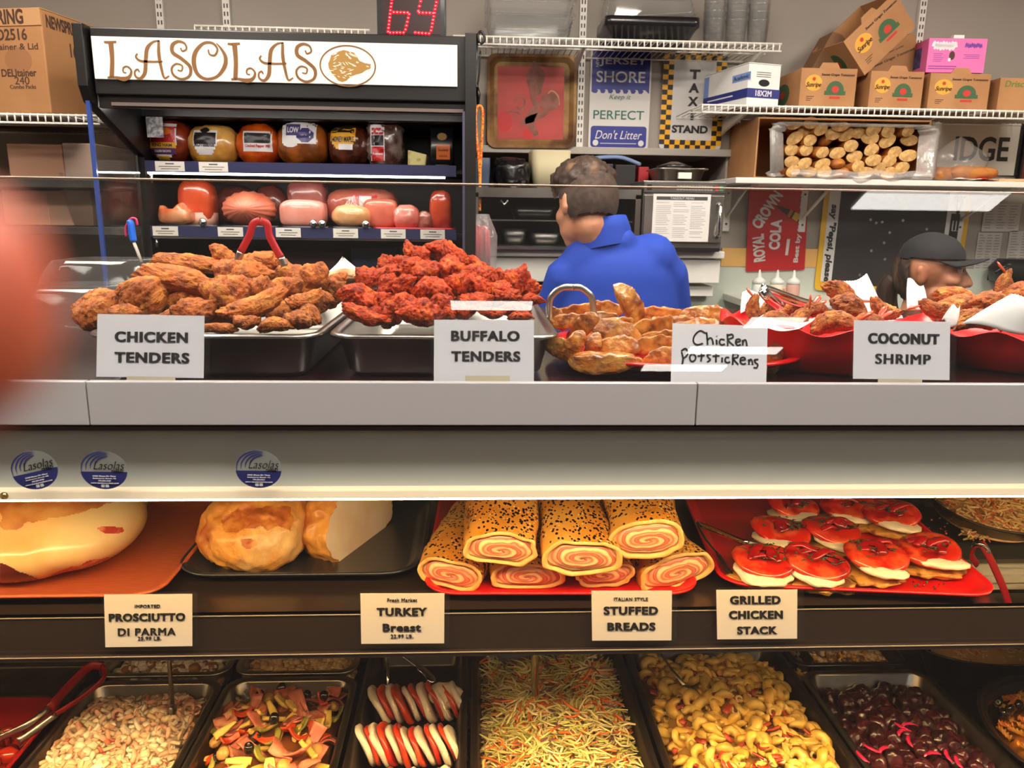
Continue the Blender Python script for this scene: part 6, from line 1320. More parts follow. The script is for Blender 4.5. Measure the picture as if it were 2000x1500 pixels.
BUL = [(815, 503, 54, 40, -10, 1.44), (862, 490, 66, 38, -25, 1.46), (890, 507, 66, 44, -30, 1.43), (928, 520, 56, 34, -22, 1.44), (795, 525, 80, 50, 10, 1.36), (755, 522, 50, 34, 70, 1.38), (777, 508, 20, 18, 0, 1.42), (835, 532, 66, 46, 20, 1.34), (876, 527, 60, 50, 0, 1.35), (922, 542, 72, 46, -10, 1.34),
       (952, 537, 56, 36, -30, 1.4), (978, 547, 48, 36, -50, 1.44), (722, 547, 62, 44, -10, 1.30), (756, 562, 52, 34, 85, 1.25), (787, 562, 62, 40, 80, 1.23), (838, 567, 78, 56, 15, 1.22), (893, 558, 44, 44, 0, 1.25), (937, 563, 56, 42, 0, 1.27), (977, 566, 52, 34, -20, 1.32), (1004, 548, 54, 40, 10, 1.38),
       (1030, 562, 44, 42, -40, 1.40), (1033, 584, 54, 24, 8, 1.34), (994, 582, 52, 28, 10, 1.28), (700, 577, 76, 50, -20, 1.17), (712, 617, 84, 32, -18, 1.09), (765, 607, 62, 48, 60, 1.12), (817, 610, 80, 52, 0, 1.095), (737, 612, 36, 26, 0, 1.12), (862, 597, 48, 46, 0, 1.16), (876, 612, 32, 22, 0, 1.12),
       (905, 608, 42, 32, 0, 1.13), (930, 590, 60, 36, 0, 1.22), (965, 612, 60, 22, 0, 1.13), (1003, 603, 66, 28, 0, 1.22), (850, 550, 70, 50, 0, 1.4), (800, 560, 70, 50, 0, 1.36), (900, 585, 70, 40, 0, 1.3), (740, 590, 70, 40, 0, 1.22), (960, 590, 70, 40, 0, 1.34), (790, 590, 60, 40, 0, 1.18), (1020, 615, 50, 22, 0, 1.14), (770, 545, 60, 40, 0, 1.42)]
pile(BUL, BU, 'buffalo_tender', {1: 'red sauced chicken piece at the very peak of the buffalo heap', 0: 'red sauced chicken piece just left of the peak of the buffalo heap', 24: 'bright red sauced piece at the front left rim of the buffalo pan', 26: 'large orange red sauced piece at the front rim left of the sign', 15: 'big glossy red sauced piece in the middle of the buffalo heap', 23: 'orange sauced piece at the left pan wall beside the chicken tenders', 20: 'red sauced piece at the far right of the buffalo heap near the man'}, 'buffalo tender', 'buffalo tenders in the steel pan', 'red sauced buffalo chicken tender heaped in the steel pan')
# tongs helper
def tongs(label, pts, rad, mts, n_grip=None, group='serving tongs', flat=.4, name='tongs'):
    """pts: two arm polylines meeting at the bend (world points)"""
    t = thing(name, label, 'tongs', pts[0][-1][-1], group)
    for k, arm in enumerate(pts):
        g = [catmull(a_, 5) for a_ in arm] if isinstance(arm[0], (list, tuple)) else [catmull(arm, 5)]
        for seg, nm, mt_, rr in zip(g, ('grip', 'arm'), mts, rad):
            m = MB(); m.tube(seg, rr, 10, flat=flat, up=(.2, -1, .1)); m.build(nm, mt_, t)
    return t
Yt = 1.34
tongs('red handled steel tongs standing upright in the chicken tenders', [[[P(x, y, Yt) for x, y in ((508, 431), (494, 438), (487, 460), (470, 492))], [P(470, 492, Yt), P(464, 510, Yt), P(456, 535, Yt)]], [[P(x, y, Yt) for x, y in ((508, 431), (522, 438), (526, 460), (540, 488), (549, 503))], [P(549, 503, Yt), P(556, 520, Yt)]]], (.0062, .0062), (RED_H, STEEL))
Yt = 1.28
tongs('stainless tongs with a looped end standing in the potstickers', [[[P(x, y, Yt) for x, y in ((1120, 561), (1098, 562), (1081, 574), (1073, 592), (1074, 640))]], [[P(x, y, Yt) for x, y in ((1120, 561), (1134, 562), (1146, 570), (1157, 586), (1162, 640))]]], (.0055,), (STEEL,), flat=.45)
# clear dome lids beside the chicken pan
for k, (px, py, Y, hx_, lab_) in enumerate(((205, 508, 1.62, .12, 'clear ridged plastic dome lid behind the chicken pan'), (150, 560, 1.40, .10, 'clear ridged plastic container at the left of the chicken pan'))):
    c = P(px, py, Y); hz = c.z-CTZ; m = MB(); rings = []
    for i in range(13):
        f = i/12; s_ = 1-.28*f**2.2; q = rrect(hx_*s_, .11*s_, .04, CTZ+.001+hz*f, 8, (c.x if k == 0 else min(c.x, -.66), Y+.02)); cx = sum(p.x for p in q)/len(q); cy = Y+.02
        rings.append([Vector((cx+(p.x-cx)*(1+.05*(j % 2)*(f > .1)), cy+(p.y-cy)*(1+.05*(j % 2)*(f > .1)), p.z)) for j, p in enumerate(q)])
    m.loft(rings, cap0=False); tag(m.build('dome_lid', glass_mat('ridged_clear', (.95, .96, .96), .03, 2.0, .1, .03, 'ffffff', .4)), lab_, 'lid', 'clear dome lids')
# stick behind the clear lid; blue and pink handle made up from a scribble
t = thing('scribble_stick', 'pale stick with a made-up blue and pink scribble handle behind the clear dome lids', 'utensil', P(275, 520, 1.6))
m = MB(); m.tube([P(260, 470, 1.6), P(268, 490, 1.6), P(276, 512, 1.6)], .006, 8, flat=.4); m.build('shaft', mat('pale_plastic', (206, 198, 188), .4), t)
m = MB(); m.tube(catmull([P(261, 472, 1.6), P(258, 455, 1.6), P(256, 438, 1.6), P(252, 430, 1.6)], 5), [.009]+[.011]*14+[.006], 10, flat=.5); m.build('handle', mat('scribble_blue', (30, 110, 236), .4), t)
m = MB(); m.tube(catmull([P(247, 462, 1.603), P(246, 445, 1.603), P(255, 428, 1.603), P(265, 428, 1.603), P(268, 440, 1.603)], 5), .0025, 6); m.build('scribble_pink', mat('scribble_pink', (226, 50, 110), .4), t)
# paper lined basket behind, between the two pans
cb = P(672, 548, 1.70); t = thing('lined_basket', 'basket lined with white paper behind the gap between the two steel pans', 'basket', (cb.x, 1.72, CTZ))
m = MB(); m.loft([rrect(.09, .07, .04, CTZ+.001, 5, (cb.x, 1.74)), rrect(.12, .09, .05, cb.z-.01, 5, (cb.x, 1.74)), rrect(.115, .085, .05, cb.z-.01, 5, (cb.x, 1.74)), rrect(.085, .065, .04, CTZ+.008, 5, (cb.x, 1.74))]); m.build('basket', mat('basket_dark', (60, 54, 50), .5), t)
PAP = mat('deli_paper', (238, 236, 234), .6, bump=.05, bscale=12)
m = MB(); q0, q1, q2 = P(630, 540, 1.68), P(668, 504, 1.74), P(716, 545, 1.66); m.grid(lambda u, v: (q0.lerp(q2, u)).lerp(q1, v)+Vector((0, .02*math.sin(v*3), .004*math.sin(u*9))), 10, 8, thick=.0006); m.build('paper_liner', PAP, t)
bs = mat('browned_patty', (222, 176, 128), .6, col2=(180, 110, 70), scale=30, rnd=.1)
for k in range(6):
    me = blob('fried_piece', bs, (.03, .02, .012), 60+k, 3, .2); p = P(666+8*(k % 4)+R.uniform(-3, 3), 537+6*(k//4)+R.uniform(-3, 3), 1.68+.03*(k//3)); tag(link('fried_piece', me, None, TRS(p, (0, 0, R.uniform(0, 3)))), 'pale fried piece in the paper lined basket behind the pans', 'fried piece', 'fried pieces in the lined basket')

# ------------------------------------------------------------------ potstickers
m = MB(); c = (P(1310, 700, 1.23).x, 1.235); hx_ = .205; rz = P(1310, 716, 1.05).z
m.loft([rrect(hx_-.05, .135, .12, CTZ+.001, 10, c), rrect(hx_-.018, .165, .15, CTZ+.018, 10, c), rrect(hx_-.012, .172, .16, rz-.004, 10, c), rrect(hx_, .184, .17, rz-.002, 10, c), rrect(hx_, .184, .17, rz+.002, 10, c), rrect(hx_-.015, .17, .155, rz+.001, 10, c), rrect(hx_-.022, .162, .15, CTZ+.02, 10, c), rrect(hx_-.055, .13, .12, CTZ+.006, 10, c)])
tag(m.build('oval_platter', RED_P), 'oval red plastic platter heaped with potstickers', 'platter')
POT = mat('dumpling_glaze', (176, 102, 30), .22, coat=.6, col2=(116, 58, 14), scale=2.4, lo=.42, hi=.66, bump=.5, bscale=5, bdist=.006, rnd=.14, col3=(212, 152, 72), scale3=1.6, lo3=.48, hi3=.68)
def dumpling(seed):
    """half moon with a pleated seam"""
    m = MB(); n, k = 34, 18; rings = []; rr = random.Random(seed)
    for i in range(n+1):
        f = i/n; x = -1+2*f; h = math.sqrt(max(0, 1-x*x)); ring = []
        for j in range(k):
            a = 2*PI*j/k; cz, cy = math.sin(a), math.cos(a)
            z = h*(.62*cz if cz > 0 else .16*cz); y = .42*h**.7*cy*(1-.78*max(0, cz)**1.3) + .0
            if cz > .75: y += .03*math.sin(f*23)*h; z += .05*h
            d = 1+.14*fract((x*1.6+seed, cy*.9, cz*.9), 3)+.10*abs(fract((x*4.5+seed, cy*1.6, cz*1.6), 3))
            ring.append(Vector((x*(1+.0*d), (y+.10*x*x*.8-.04)*d, z*d)))
        rings.append(ring)
    m.loft(rings); return m.data('potsticker', POT)
DU = [dumpling(k+3) for k in range(6)]
POL = [(1222, 590, 92, 44, -58, 1.30), (1130, 602, 84, 34, 5, 1.40), (1178, 600, 70, 34, 0, 1.42), (1290, 607, 80, 32, 0, 1.40), (1377, 614, 96, 42, -5, 1.38), (1087, 614, 50, 38, -50, 1.32), (1112, 624, 66, 30, 5, 1.26), (1165, 619, 80, 26, 3, 1.32), (1203, 627, 70, 28, 5, 1.27), (1266, 632, 98, 46, 12, 1.23), (1145, 630, 60, 44, 45, 1.18), (1202, 648, 98, 50, -22, 1.18), (1292, 652, 74, 28, 10, 1.19), (1126, 668, 62, 44, 68, 1.13), (1163, 670, 54, 38, 80, 1.14), (1095, 678, 70, 42, -25, 1.13), (1207, 675, 82, 42, 5, 1.15), (1278, 668, 90, 38, 8, 1.15), (1176, 699, 116, 30, 3, 1.085), (1292, 698, 76, 42, 18, 1.09), (1237, 704, 60, 24, -12, 1.10), (1382, 636, 90, 32, 0, 1.27), (1432, 628, 50, 24, -5, 1.33), (1514, 692, 60, 46, 75, 1.13), (1360, 680, 80, 40, 0, 1.14), (1420, 672, 80, 40, 10, 1.17), (1470, 692, 70, 36, -10, 1.12), (1340, 645, 80, 36, 0, 1.24), (1430, 650, 80, 36, -8, 1.26), (1240, 660, 80, 40, 0, 1.26), (1150, 650, 80, 40, 0, 1.27), (1330, 665, 80, 40, 0, 1.2), (1400, 705, 80, 34, 0, 1.10), (1230, 640, 90, 40, 0, 1.34), (1320, 630, 90, 34, 0, 1.32)]
PLB = {0: 'potsticker standing on end, highest of the heap, in front of the blue shirt', 4: 'dark glazed potsticker at the back right of the platter', 18: 'flat potsticker lying along the front rim of the red platter', 23: 'potsticker at the right end of the red platter, beyond the handwritten sign', 13: 'upright folded potsticker at the front left, left one of a pair', 14: 'upright folded potsticker at the front left, right one of a pair', 5: 'potsticker leaning on the steel tongs at the left end of the platter'}
for k, (x, y, l, h, a, Y) in enumerate(POL):
    p = P(x, y, Y); s_ = FWD.dot(p-EYE)/FPX; hl, hh = l*s_*.58, h*s_*1.1
    M = Matrix.Translation(p-Vector((0, 0, hh*.22))) @ Matrix.Rotation(R.uniform(-.3, .3), 4, 'Z') @ Matrix.Rotation(-math.radians(a), 4, 'Y') @ Matrix.Rotation(R.uniform(.2, .8), 4, 'X') @ Matrix.Diagonal((hl, hl*.95, max(hh*1.05, hl*.5), 1))
    tag(link('potsticker', DU[k % 6], None, M), PLB.get(k, 'brown glazed potsticker heaped on the oval red platter'), 'potsticker', 'potstickers on the red platter')
# ------------------------------------------------------------------ coconut shrimp baskets
SHF = mat('shrimp_breading', (186, 100, 36), .6, col2=(128, 54, 16), scale=3.4, lo=.44, hi=.64, bump=.9, bscale=16, bdist=.004, rnd=.16, col3=(214, 146, 66), scale3=1.8, lo3=.52, hi3=.68)
TAIL = mat('shrimp_tail', (206, 84, 36), .3, col2=(160, 50, 24), scale=30, coat=.4)
def basket(label, px, py, Y, hx_, hy_, rzp):
    c = P(px, py, Y); rz_ = P(px, rzp, Y-hy_).z; t = thing('red_basket', label, 'basket', (c.x, Y, CTZ), 'wavy red baskets of shrimp'); m = MB(); n = 96
    def ring(sx, z, wv): return [Vector((c.x+hx_*sx*math.cos(a), Y+hy_*sx*math.sin(a), z+wv*math.sin(10*a))) for a in [2*PI*k/n for k in range(n)]]
    m.loft([ring(.72, CTZ+.001, 0), ring(.8, CTZ+.006, 0), ring(.93, rz_-.02, .002), ring(1.0, rz_, .007), ring(1.02, rz_+.002, .007), ring(.985, rz_+.002, .007), ring(.91, rz_-.02, .002), ring(.78, CTZ+.012, 0), ring(.7, CTZ+.006, 0)]); m.build('basket_bowl', RED_P, t); return c, rz_
B1 = basket('wavy red basket of coconut shrimp behind the COCONUT SHRIMP sign', 1618, 660, 1.22, .172, .16, 655)
B2 = basket('wavy red basket of shrimp at the picture edge', 1995, 655, 1.22, .172, .16, 670)
def sheet(label, pts, Y, group='deli paper sheets in the baskets'):
    q = [P(x, y, Y+dy) for x, y, dy in pts]
    m = MB(); m.grid(lambda u, v: (q[0].lerp(q[1], u)).lerp(q[3].lerp(q[2], u), v)+Vector((0, .006*math.sin(u*3+v*2), .003*math.sin(u*7))) + Vector((0, 0, .0012*((int(u*24) % 2) if v > .99 else 0))), 24, 8, thick=.0005); tag(m.build('deli_paper', PAP), label, 'paper', group)
sheet('white deli paper with a serrated edge standing behind the large shrimp', [(1628, 575, 0), (1740, 640, 0), (1690, 536, .06), (1632, 560, .05)], 1.30)
sheet('narrow white deli paper curling up between the two red baskets', [(1772, 605, 0), (1812, 600, 0), (1800, 560, .03), (1776, 545, .03)], 1.22)
sheet('pinkish deli paper folded over the front of the right basket', [(1878, 632, 0), (2050, 660, 0), (2040, 600, -.01), (1978, 576, .02)], 1.085)
sheet('small white paper corner at the left side of the right basket', [(1840, 625, 0), (1868, 640, 0), (1870, 598, .01), (1862, 600, .01)], 1.10)
sheet('white paper corner hanging at the right rim of the first basket', [(1700, 612, 0), (1765, 625, 0), (1745, 600, .03), (1730, 596, .03)], 1.2)
sheet('white deli paper lining the left side of the first basket', [(1446, 612, 0), (1520, 600, 0), (1500, 568, .04), (1452, 572, .03)], 1.33)
sheet('added white sheet in place of a lamp reflection, front of the first basket', [(1460, 640, 0), (1560, 645, 0), (1592, 622, .09), (1490, 617, .09)], 1.085)  # flat sheet shaped like a lamp's reflection in the guard glass
def shrimp_proto(seed):
    t = thing('coconut_shrimp', 'x', 'shrimp', (0, 0, 0))
    me = blob('breaded_body', SHF, (.85, .46, .40), seed, 5, .26, 1.0, .11, 3.6, bend=.35, taper=-.2, ridge=True)
    link('breaded_body', me, t); m = MB(); e = Vector((.72, 0, -.12))
    for s_ in (-.22, .22): m.tube([e, e+Vector((.2, s_*.4, .10)), e+Vector((.46, s_*.9, .26)), e+Vector((.62, s_*1.2, .34))], [.13, .13, .15, .03], 8, flat=.4)
    m.build('tail', TAIL, t); return t
SP = [shrimp_proto(1.7), shrimp_proto(5.3), shrimp_proto(9.1)]
SL1 = [(1470, 604, 52, 100, 1.2, 'shrimp with a dark tail at the left end of the first basket'), (1503, 602, 60, 40, 1.24, 'dark fried shrimp under the steel tongs'), (1562, 600, 66, 10, 1.28, None), (1598, 606, 60, -20, 1.24, None), (1648, 578, 74, -50, 1.24, 'large dark shrimp rising in the middle of the first basket'), (1670, 604, 84, -35, 1.18, 'long shrimp slanting down to the right in the first basket'), (1628, 628, 86, 10, 1.11, 'round golden shrimp at the front rim of the first basket'), (1722, 606, 56, 150, 1.2, 'shrimp with an orange tail pointing up at the right side of the first basket'), (1560, 622, 60, 60, 1.16, None), (1690, 630, 70, 20, 1.13, None), (1515, 622, 60, 0, 1.16, None)]
SL2 = [(1868, 600, 96, 15, 1.22, 'large round golden shrimp left in the second basket'), (1826, 606, 60, 170, 1.18, 'shrimp with tail at the left end of the second basket'), (1960, 560, 60, 100, 1.28, 'shrimp with upright orange tail on top of the second basket'), (1985, 575, 86, 30, 1.26, None), (1945, 592, 80, -20, 1.18, None), (1985, 605, 80, 40, 1.2, None), (1900, 622, 80, 0, 1.13, None), (1880, 585, 80, -30, 1.3, None)]
first = list(SP)
for gname, lst in (('coconut shrimp in the first basket', SL1), ('shrimp in the basket at the picture edge', SL2)):
    for k, (x, y, l, a, Y, lb) in enumerate(lst):
        p = P(x, y, Y); s_ = FWD.dot(p-EYE)/FPX*l*.62
        M = Matrix.Translation(p) @ Matrix.Rotation(R.uniform(-.5, .5), 4, 'Z') @ Matrix.Rotation(-math.radians(a), 4, 'Y') @ Matrix.Rotation(R.uniform(-.5, .5), 4, 'X') @ Matrix.Diagonal((s_, s_, s_, 1))
        lb = lb or ('breaded coconut shrimp heaped in the first red basket' if lst is SL1 else 'breaded shrimp heaped in the basket at the picture edge')
        if first: o = first.pop(0); o.matrix_world = M; o['label'] = lb; o['group'] = gname
        else: dup(SP[k % 3], M, lb, gname)
Yt = 1.20
tongs('steel tongs with a dark end lying across the first shrimp basket', [[[P(x, y, Yt+dy) for x, y, dy in ((1488, 565, 0), (1510, 572, .02), (1560, 590, .06), (1600, 600, .1))], ], [[P(x, y, Yt+dy) for x, y, dy in ((1488, 565, 0), (1500, 580, 0), (1525, 600, .02))]]], (.009,), (CHROME,), flat=.5)

# ================================================================== chilled food on the case shelf
def drape_px(mb, tree, poly, mi=0, step=4, lift=.0015, wob=0.0):
    """patch of skin: the pixel outline poly pressed on a body along the lines of sight"""
    xs = [p[0] for p in poly]; ys = [p[1] for p in poly]; n = len(poly)
    def inside(x, y):
        c = False
        for i in range(n):
            (x0, y0), (x1, y1) = poly[i], poly[i-1]
            if (y0 > y) != (y1 > y) and x < (x1-x0)*(y-y0)/(y1-y0)+x0: c = not c
        return c
    idx = {}; vs = []; fs = []
    def vert(i, j):
        if (i, j) not in idx:
            x, y = min(xs)+i*step, min(ys)+j*step; d = ray(x, y).normalized(); h = tree.ray_cast(EYE+d*.3, d)
            idx[(i, j)] = len(vs) if h[0] is not None else None
            if h[0] is not None: vs.append(h[0]-d*lift)
        return idx[(i, j)]
    for i in range(int((max(xs)-min(xs))/step)+1):
        for j in range(int((max(ys)-min(ys))/step)+1):
            x, y = min(xs)+(i+.5)*step, min(ys)+(j+.5)*step
            if inside(x + wob*noise.noise(Vector((x*.05, y*.05, 0)))*10, y + wob*noise.noise(Vector((y*.05, x*.05, 3)))*10):
                q = [vert(i, j), vert(i+1, j), vert(i+1, j+1), vert(i, j+1)]
                if None not in q and max((vs[a]-vs[q[0]]).length for a in q) < .03: fs.append(tuple(q))
    mb.add(vs, fs, mi, True)
def tray(name, label, c, hx, hy, r, z, rim, mt, rot=0.0, group=None, slope=.02):
    m = MB(); B = Matrix.Translation((c[0], c[1], 0)) @ Matrix.Rotation(rot, 4, 'Z'); k = 8
    rr = lambda s, zz: xf(rrect(hx-s, hy-s, max(.01, r-s*.6), zz, k), B)
    m.loft([rr(slope+.008, z), rr(.008, z+rim-.006), rr(.001, z+rim-.005), rr(0, z+rim-.002), rr(.003, z+rim), rr(.008, z+rim-.001), rr(.012, z+rim-.006), rr(slope+.006, z+.005), rr(slope+.012, z+.003)])
    o = m.build(name, mt); return tag(o, label, 'tray', group)
TG = 'cafeteria trays on the case shelf'; S0 = SHZ+.001
tray('serving_tray', 'terracotta orange cafeteria tray under the prosciutto', (-.775, 1.425), .255, .235, .05, S0, .022, mat('terracotta_tray', (190, 92, 52), .4, col2=(172, 82, 46), scale=30, aniso=(1, 12, 1)), 0, TG)
tray('serving_tray', 'black oblong tray under the two turkey breasts', (-.312, 1.46), .222, .2, .075, S0, .022, mat('black_tray', (34, 38, 46), .28, coat=.4), 0, TG)
tray('serving_tray', 'red tray under the seeded stuffed breads', (.158, 1.44), .24, .255, .06, S0, .02, RED_P, -.02, TG)
tray('serving_tray', 'red tray under the tomato topped chicken stacks', (.695, 1.435), .24, .26, .06, S0, .024, RED_P, -.11, TG)
S1 = S0+.0045
# --- prosciutto
t = thing('prosciutto', 'large wrapped prosciutto leg with creamy fat and a red cut face', 'ham', (-.80, 1.42, S1))
FAT = mat('ham_fat', (226, 186, 124), .32, coat=.4, col2=(206, 150, 80), scale=7, lo=.45, hi=.7, bump=.25, bscale=14, bdist=.01, col3=(234, 206, 156), scale3=4)
me = fuse([((-.84, 1.41, S1+.075), (.19, .17, .088), (0, 0, .1)), ((-.755, 1.48, S1+.078), (.10, .15, .082)), ((-.92, 1.34, S1+.06), (.12, .12, .07)), ((-.80, 1.31, S1+.05), (.12, .09, .055)), ((-.725, 1.38, S1+.058), (.10, .145, .062)), ((-.70, 1.60, S1+.08), (-.64, 1.66, S1+.08), .036, .024)], .008, 6, 'leg'); me.materials.append(FAT)
o = link('leg', me, t); o.location = -t.location; bpy.context.view_layer.update(); tree = bvh_of(o)
m = MB()
drape_px(m, tree, [(80, 1133), (120, 1112), (160, 1102), (205, 1088), (224, 1088), (215, 1104), (190, 1128), (150, 1150), (105, 1168), (90, 1160)], 0, 2, .002, .4)
drape_px(m, tree, [(186, 1032), (215, 1028), (242, 1030), (243, 1038), (226, 1042), (200, 1040)], 0, 2, .002, .3); m.build('red_cut_face', mat('cured_meat', (186, 62, 50), .3, col2=(226, 140, 110), scale=32, lo=.48, hi=.62, coat=.4), t, fix=False)
m = MB(); drape_px(m, tree, [(0, 1100), (16, 1105), (40, 1118), (80, 1132), (92, 1160), (98, 1180), (60, 1184), (0, 1180)], 0, 2, .0025, .3)
m.build('dark_lean_end', mat('dark_lean', (92, 30, 26), .28, coat=.5, col2=(58, 18, 18), scale=20, bump=.2, bscale=20), t, fix=False)
m = MB(); drape_px(m, tree, [(0, 965), (180, 965), (240, 975), (150, 1005), (60, 1020), (30, 1040), (0, 1030)], 0, 2, .002, .8); m.build('brown_rind', mat('brown_rind', (164, 92, 40), .35, coat=.4, col2=(206, 150, 84), scale=14), t, fix=False)
# --- turkeys
TUR = mat('roast_skin', (226, 158, 74), .42, coat=.2, col2=(176, 92, 24), scale=15, lo=.46, hi=.64, bump=.7, bscale=34, bdist=.008, col3=(238, 206, 140), scale3=7, lo3=.5, hi3=.7)
def tshape(v, p):
    if p.z < -.55: v.z = max(v.z, -.052)
    v.x *= 1-.22*p.y; v.z += .012*p.y
    return v
me = blob('turkey_breast', TUR, (.094, .135, .078), 4, 5, .12, 1.2, .035, 4.5, .9, fn=tshape, ridge=True)
for v in me.vertices: v.co.z += .052
o = link('turkey_breast', me, None, TRS((P(518, 1060, 1.43).x, 1.43, S1), (0, 0, -.1))); tag(o, 'whole golden roasted turkey breast on the black tray', 'turkey breast')
bpy.context.view_layer.update(); tree = bvh_of(o); m = MB(); drape_px(m, tree, [(470, 1055), (485, 1050), (500, 1056), (503, 1066), (488, 1072), (474, 1068)], 0, 2, .0012, .3); drape_px(m, tree, [(432, 1022), (452, 1000), (480, 988), (540, 984), (576, 1000), (572, 1034), (545, 1026), (520, 1034), (490, 1026), (462, 1042), (440, 1040)], 0, 2, .001, 1.2); bo = m.build('browned_patch', mat('browned_skin', (176, 92, 34), .45, col2=(214, 140, 60), scale=30, lo=.44, hi=.6, bump=.5, bscale=40), None, fix=False); W = bo.matrix_world.copy(); bo.parent = o; bo.matrix_parent_inverse = o.matrix_world.inverted()
MEATW = mat('turkey_meat', (244, 224, 202), .5, col2=(236, 206, 180), scale=12, bump=.1, bscale=40)
cutn = Vector((.90, -.38, .20)).normalized()
def tcut(v, p):
    if p.z < -.5: v.z = max(v.z, -.05)
    v.z += .018*p.y
    d = v.dot(cutn)-.034
    return v - cutn*d if d > 0 else v
me = blob('turkey_half', TUR, (.090, .135, .080), 9, 5, .13, 1.2, .04, 4.5, .9, fn=tcut, ridge=True); me.materials.append(MEATW)
for p in me.polygons:
    if all(abs(me.vertices[i].co.dot(cutn)-.034) < 1e-4 for i in p.vertices): p.material_index = 1; p.use_smooth = False
for v in me.vertices: v.co.z += .05
tag(link('turkey_half', me, None, TRS((P(686, 1050, 1.47).x, 1.47, S1), (0, 0, .0))), 'half turkey breast with a pale flat cut side on the black tray', 'turkey breast')
# --- stuffed breads
def seeded_crust():
    m = mat('seeded_crust', (226, 148, 44), .32, coat=.35, col2=(240, 178, 78), scale=8, lo=.4, hi=.65, bump=.08, bscale=20, rnd=.06, col3=(200, 110, 26), scale3=5)
    nt = m.node_tree; L = nt.links.new; N = nt.nodes.new; b = nt.nodes['Principled BSDF']; old = b.inputs['Base Color'].links[0].from_socket
    tc = N('ShaderNodeTexCoord'); mp = N('ShaderNodeMapping'); mp.inputs['Scale'].default_value = (1, .62, 1); mp.inputs['Rotation'].default_value = (0, 0, .5); L(tc.outputs['Object'], mp.inputs[0])
    big = N('ShaderNodeTexNoise'); big.inputs['Scale'].default_value = 11; big.inputs['Detail'].default_value = 2; L(tc.outputs['Object'], big.inputs['Vector'])
    prev = old; h = None
    for sc, thr, colr, pres in ((130, .34, (26, 22, 24), .44), (170, .28, (246, 218, 160), .60), (150, .34, (30, 24, 26), .46)):
        v = N('ShaderNodeTexVoronoi'); v.inputs['Scale'].default_value = sc; L(mp.outputs[0], v.inputs['Vector'])
        lt = N('ShaderNodeMath'); lt.operation = 'LESS_THAN'; lt.inputs[1].default_value = thr; L(v.outputs['Distance'], lt.inputs[0])
        sx = N('ShaderNodeSeparateColor'); L(v.outputs['Color'], sx.inputs[0])
        ad = N('ShaderNodeMath'); ad.operation = 'MULTIPLY_ADD'; ad.inputs[1].default_value = .36; L(sx.outputs[0], ad.inputs[0]); L(big.outputs['Fac'], ad.inputs[2])
        gt = N('ShaderNodeMath'); gt.operation = 'GREATER_THAN'; gt.inputs[1].default_value = pres+.17; L(ad.outputs[0], gt.inputs[0])
        an = N('ShaderNodeMath'); an.operation = 'MULTIPLY'; L(lt.outputs[0], an.inputs[0]); L(gt.outputs[0], an.inputs[1])
        mx = N('ShaderNodeMix'); mx.data_type = 'RGBA'; L(an.outputs[0], mx.inputs['Factor']); L(prev, mx.inputs['A']); mx.inputs['B'].default_value = rgb(colr); prev = mx.outputs['Result']
    L(prev, b.inputs['Base Color']); return m
CRS = seeded_crust()
def swirl_mat():
    m = mat('rolled_filling', (226, 150, 120), .4, coat=.25, bump=.12, bscale=60); nt = m.node_tree; L = nt.links.new; N = nt.nodes.new; b = nt.nodes['Principled BSDF']
    tc = N('ShaderNodeTexCoord'); sp_ = N('ShaderNodeSeparateXYZ'); ns = N('ShaderNodeTexNoise'); ns.inputs['Scale'].default_value = 15; L(tc.outputs['Object'], ns.inputs['Vector']); L(tc.outputs['Object'], sp_.inputs[0])
    def mth(op, a, b_=None):
        q = N('ShaderNodeMath'); q.operation = op
        for i, s_ in enumerate((a, b_)):
            if s_ is None: continue
            if isinstance(s_, (int, float)): q.inputs[i].default_value = s_
            else: L(s_, q.inputs[i])
        return q.outputs[0]
    x = mth('MULTIPLY', sp_.outputs['X'], 16.0); z = mth('MULTIPLY', sp_.outputs['Z'], 36.0)
    r = mth('POWER', mth('ADD', mth('MULTIPLY', x, x), mth('MULTIPLY', z, z)), .5); a = mth('DIVIDE', mth('ARCTAN2', z, x), 2*PI)
    f = mth('FRACT', mth('ADD', mth('ADD', mth('MULTIPLY', r, 2.6), a), mth('MULTIPLY', ns.outputs['Fac'], 2.4)))
    cr = N('ShaderNodeValToRGB'); L(f, cr.inputs[0]); e = cr.color_ramp.elements
    e[0].position = 0; e[0].color = rgb((240, 206, 146)); e[1].position = 1; e[1].color = rgb((236, 196, 132))
    for p_, c_ in ((.22, (236, 196, 142)), (.27, (200, 92, 62)), (.42, (214, 124, 96)), (.52, (176, 76, 52)), (.57, (230, 176, 128)), (.72, (220, 144, 112)), (.8, (196, 104, 74))):
        k = e.new(p_); k.color = rgb(c_)
    L(cr.outputs[0], b.inputs['Base Color']); return m
SWL = swirl_mat()
DOUGH = mat('pale_dough', (236, 190, 112), .55, col2=(222, 164, 84), scale=24, bump=.15, bscale=60)
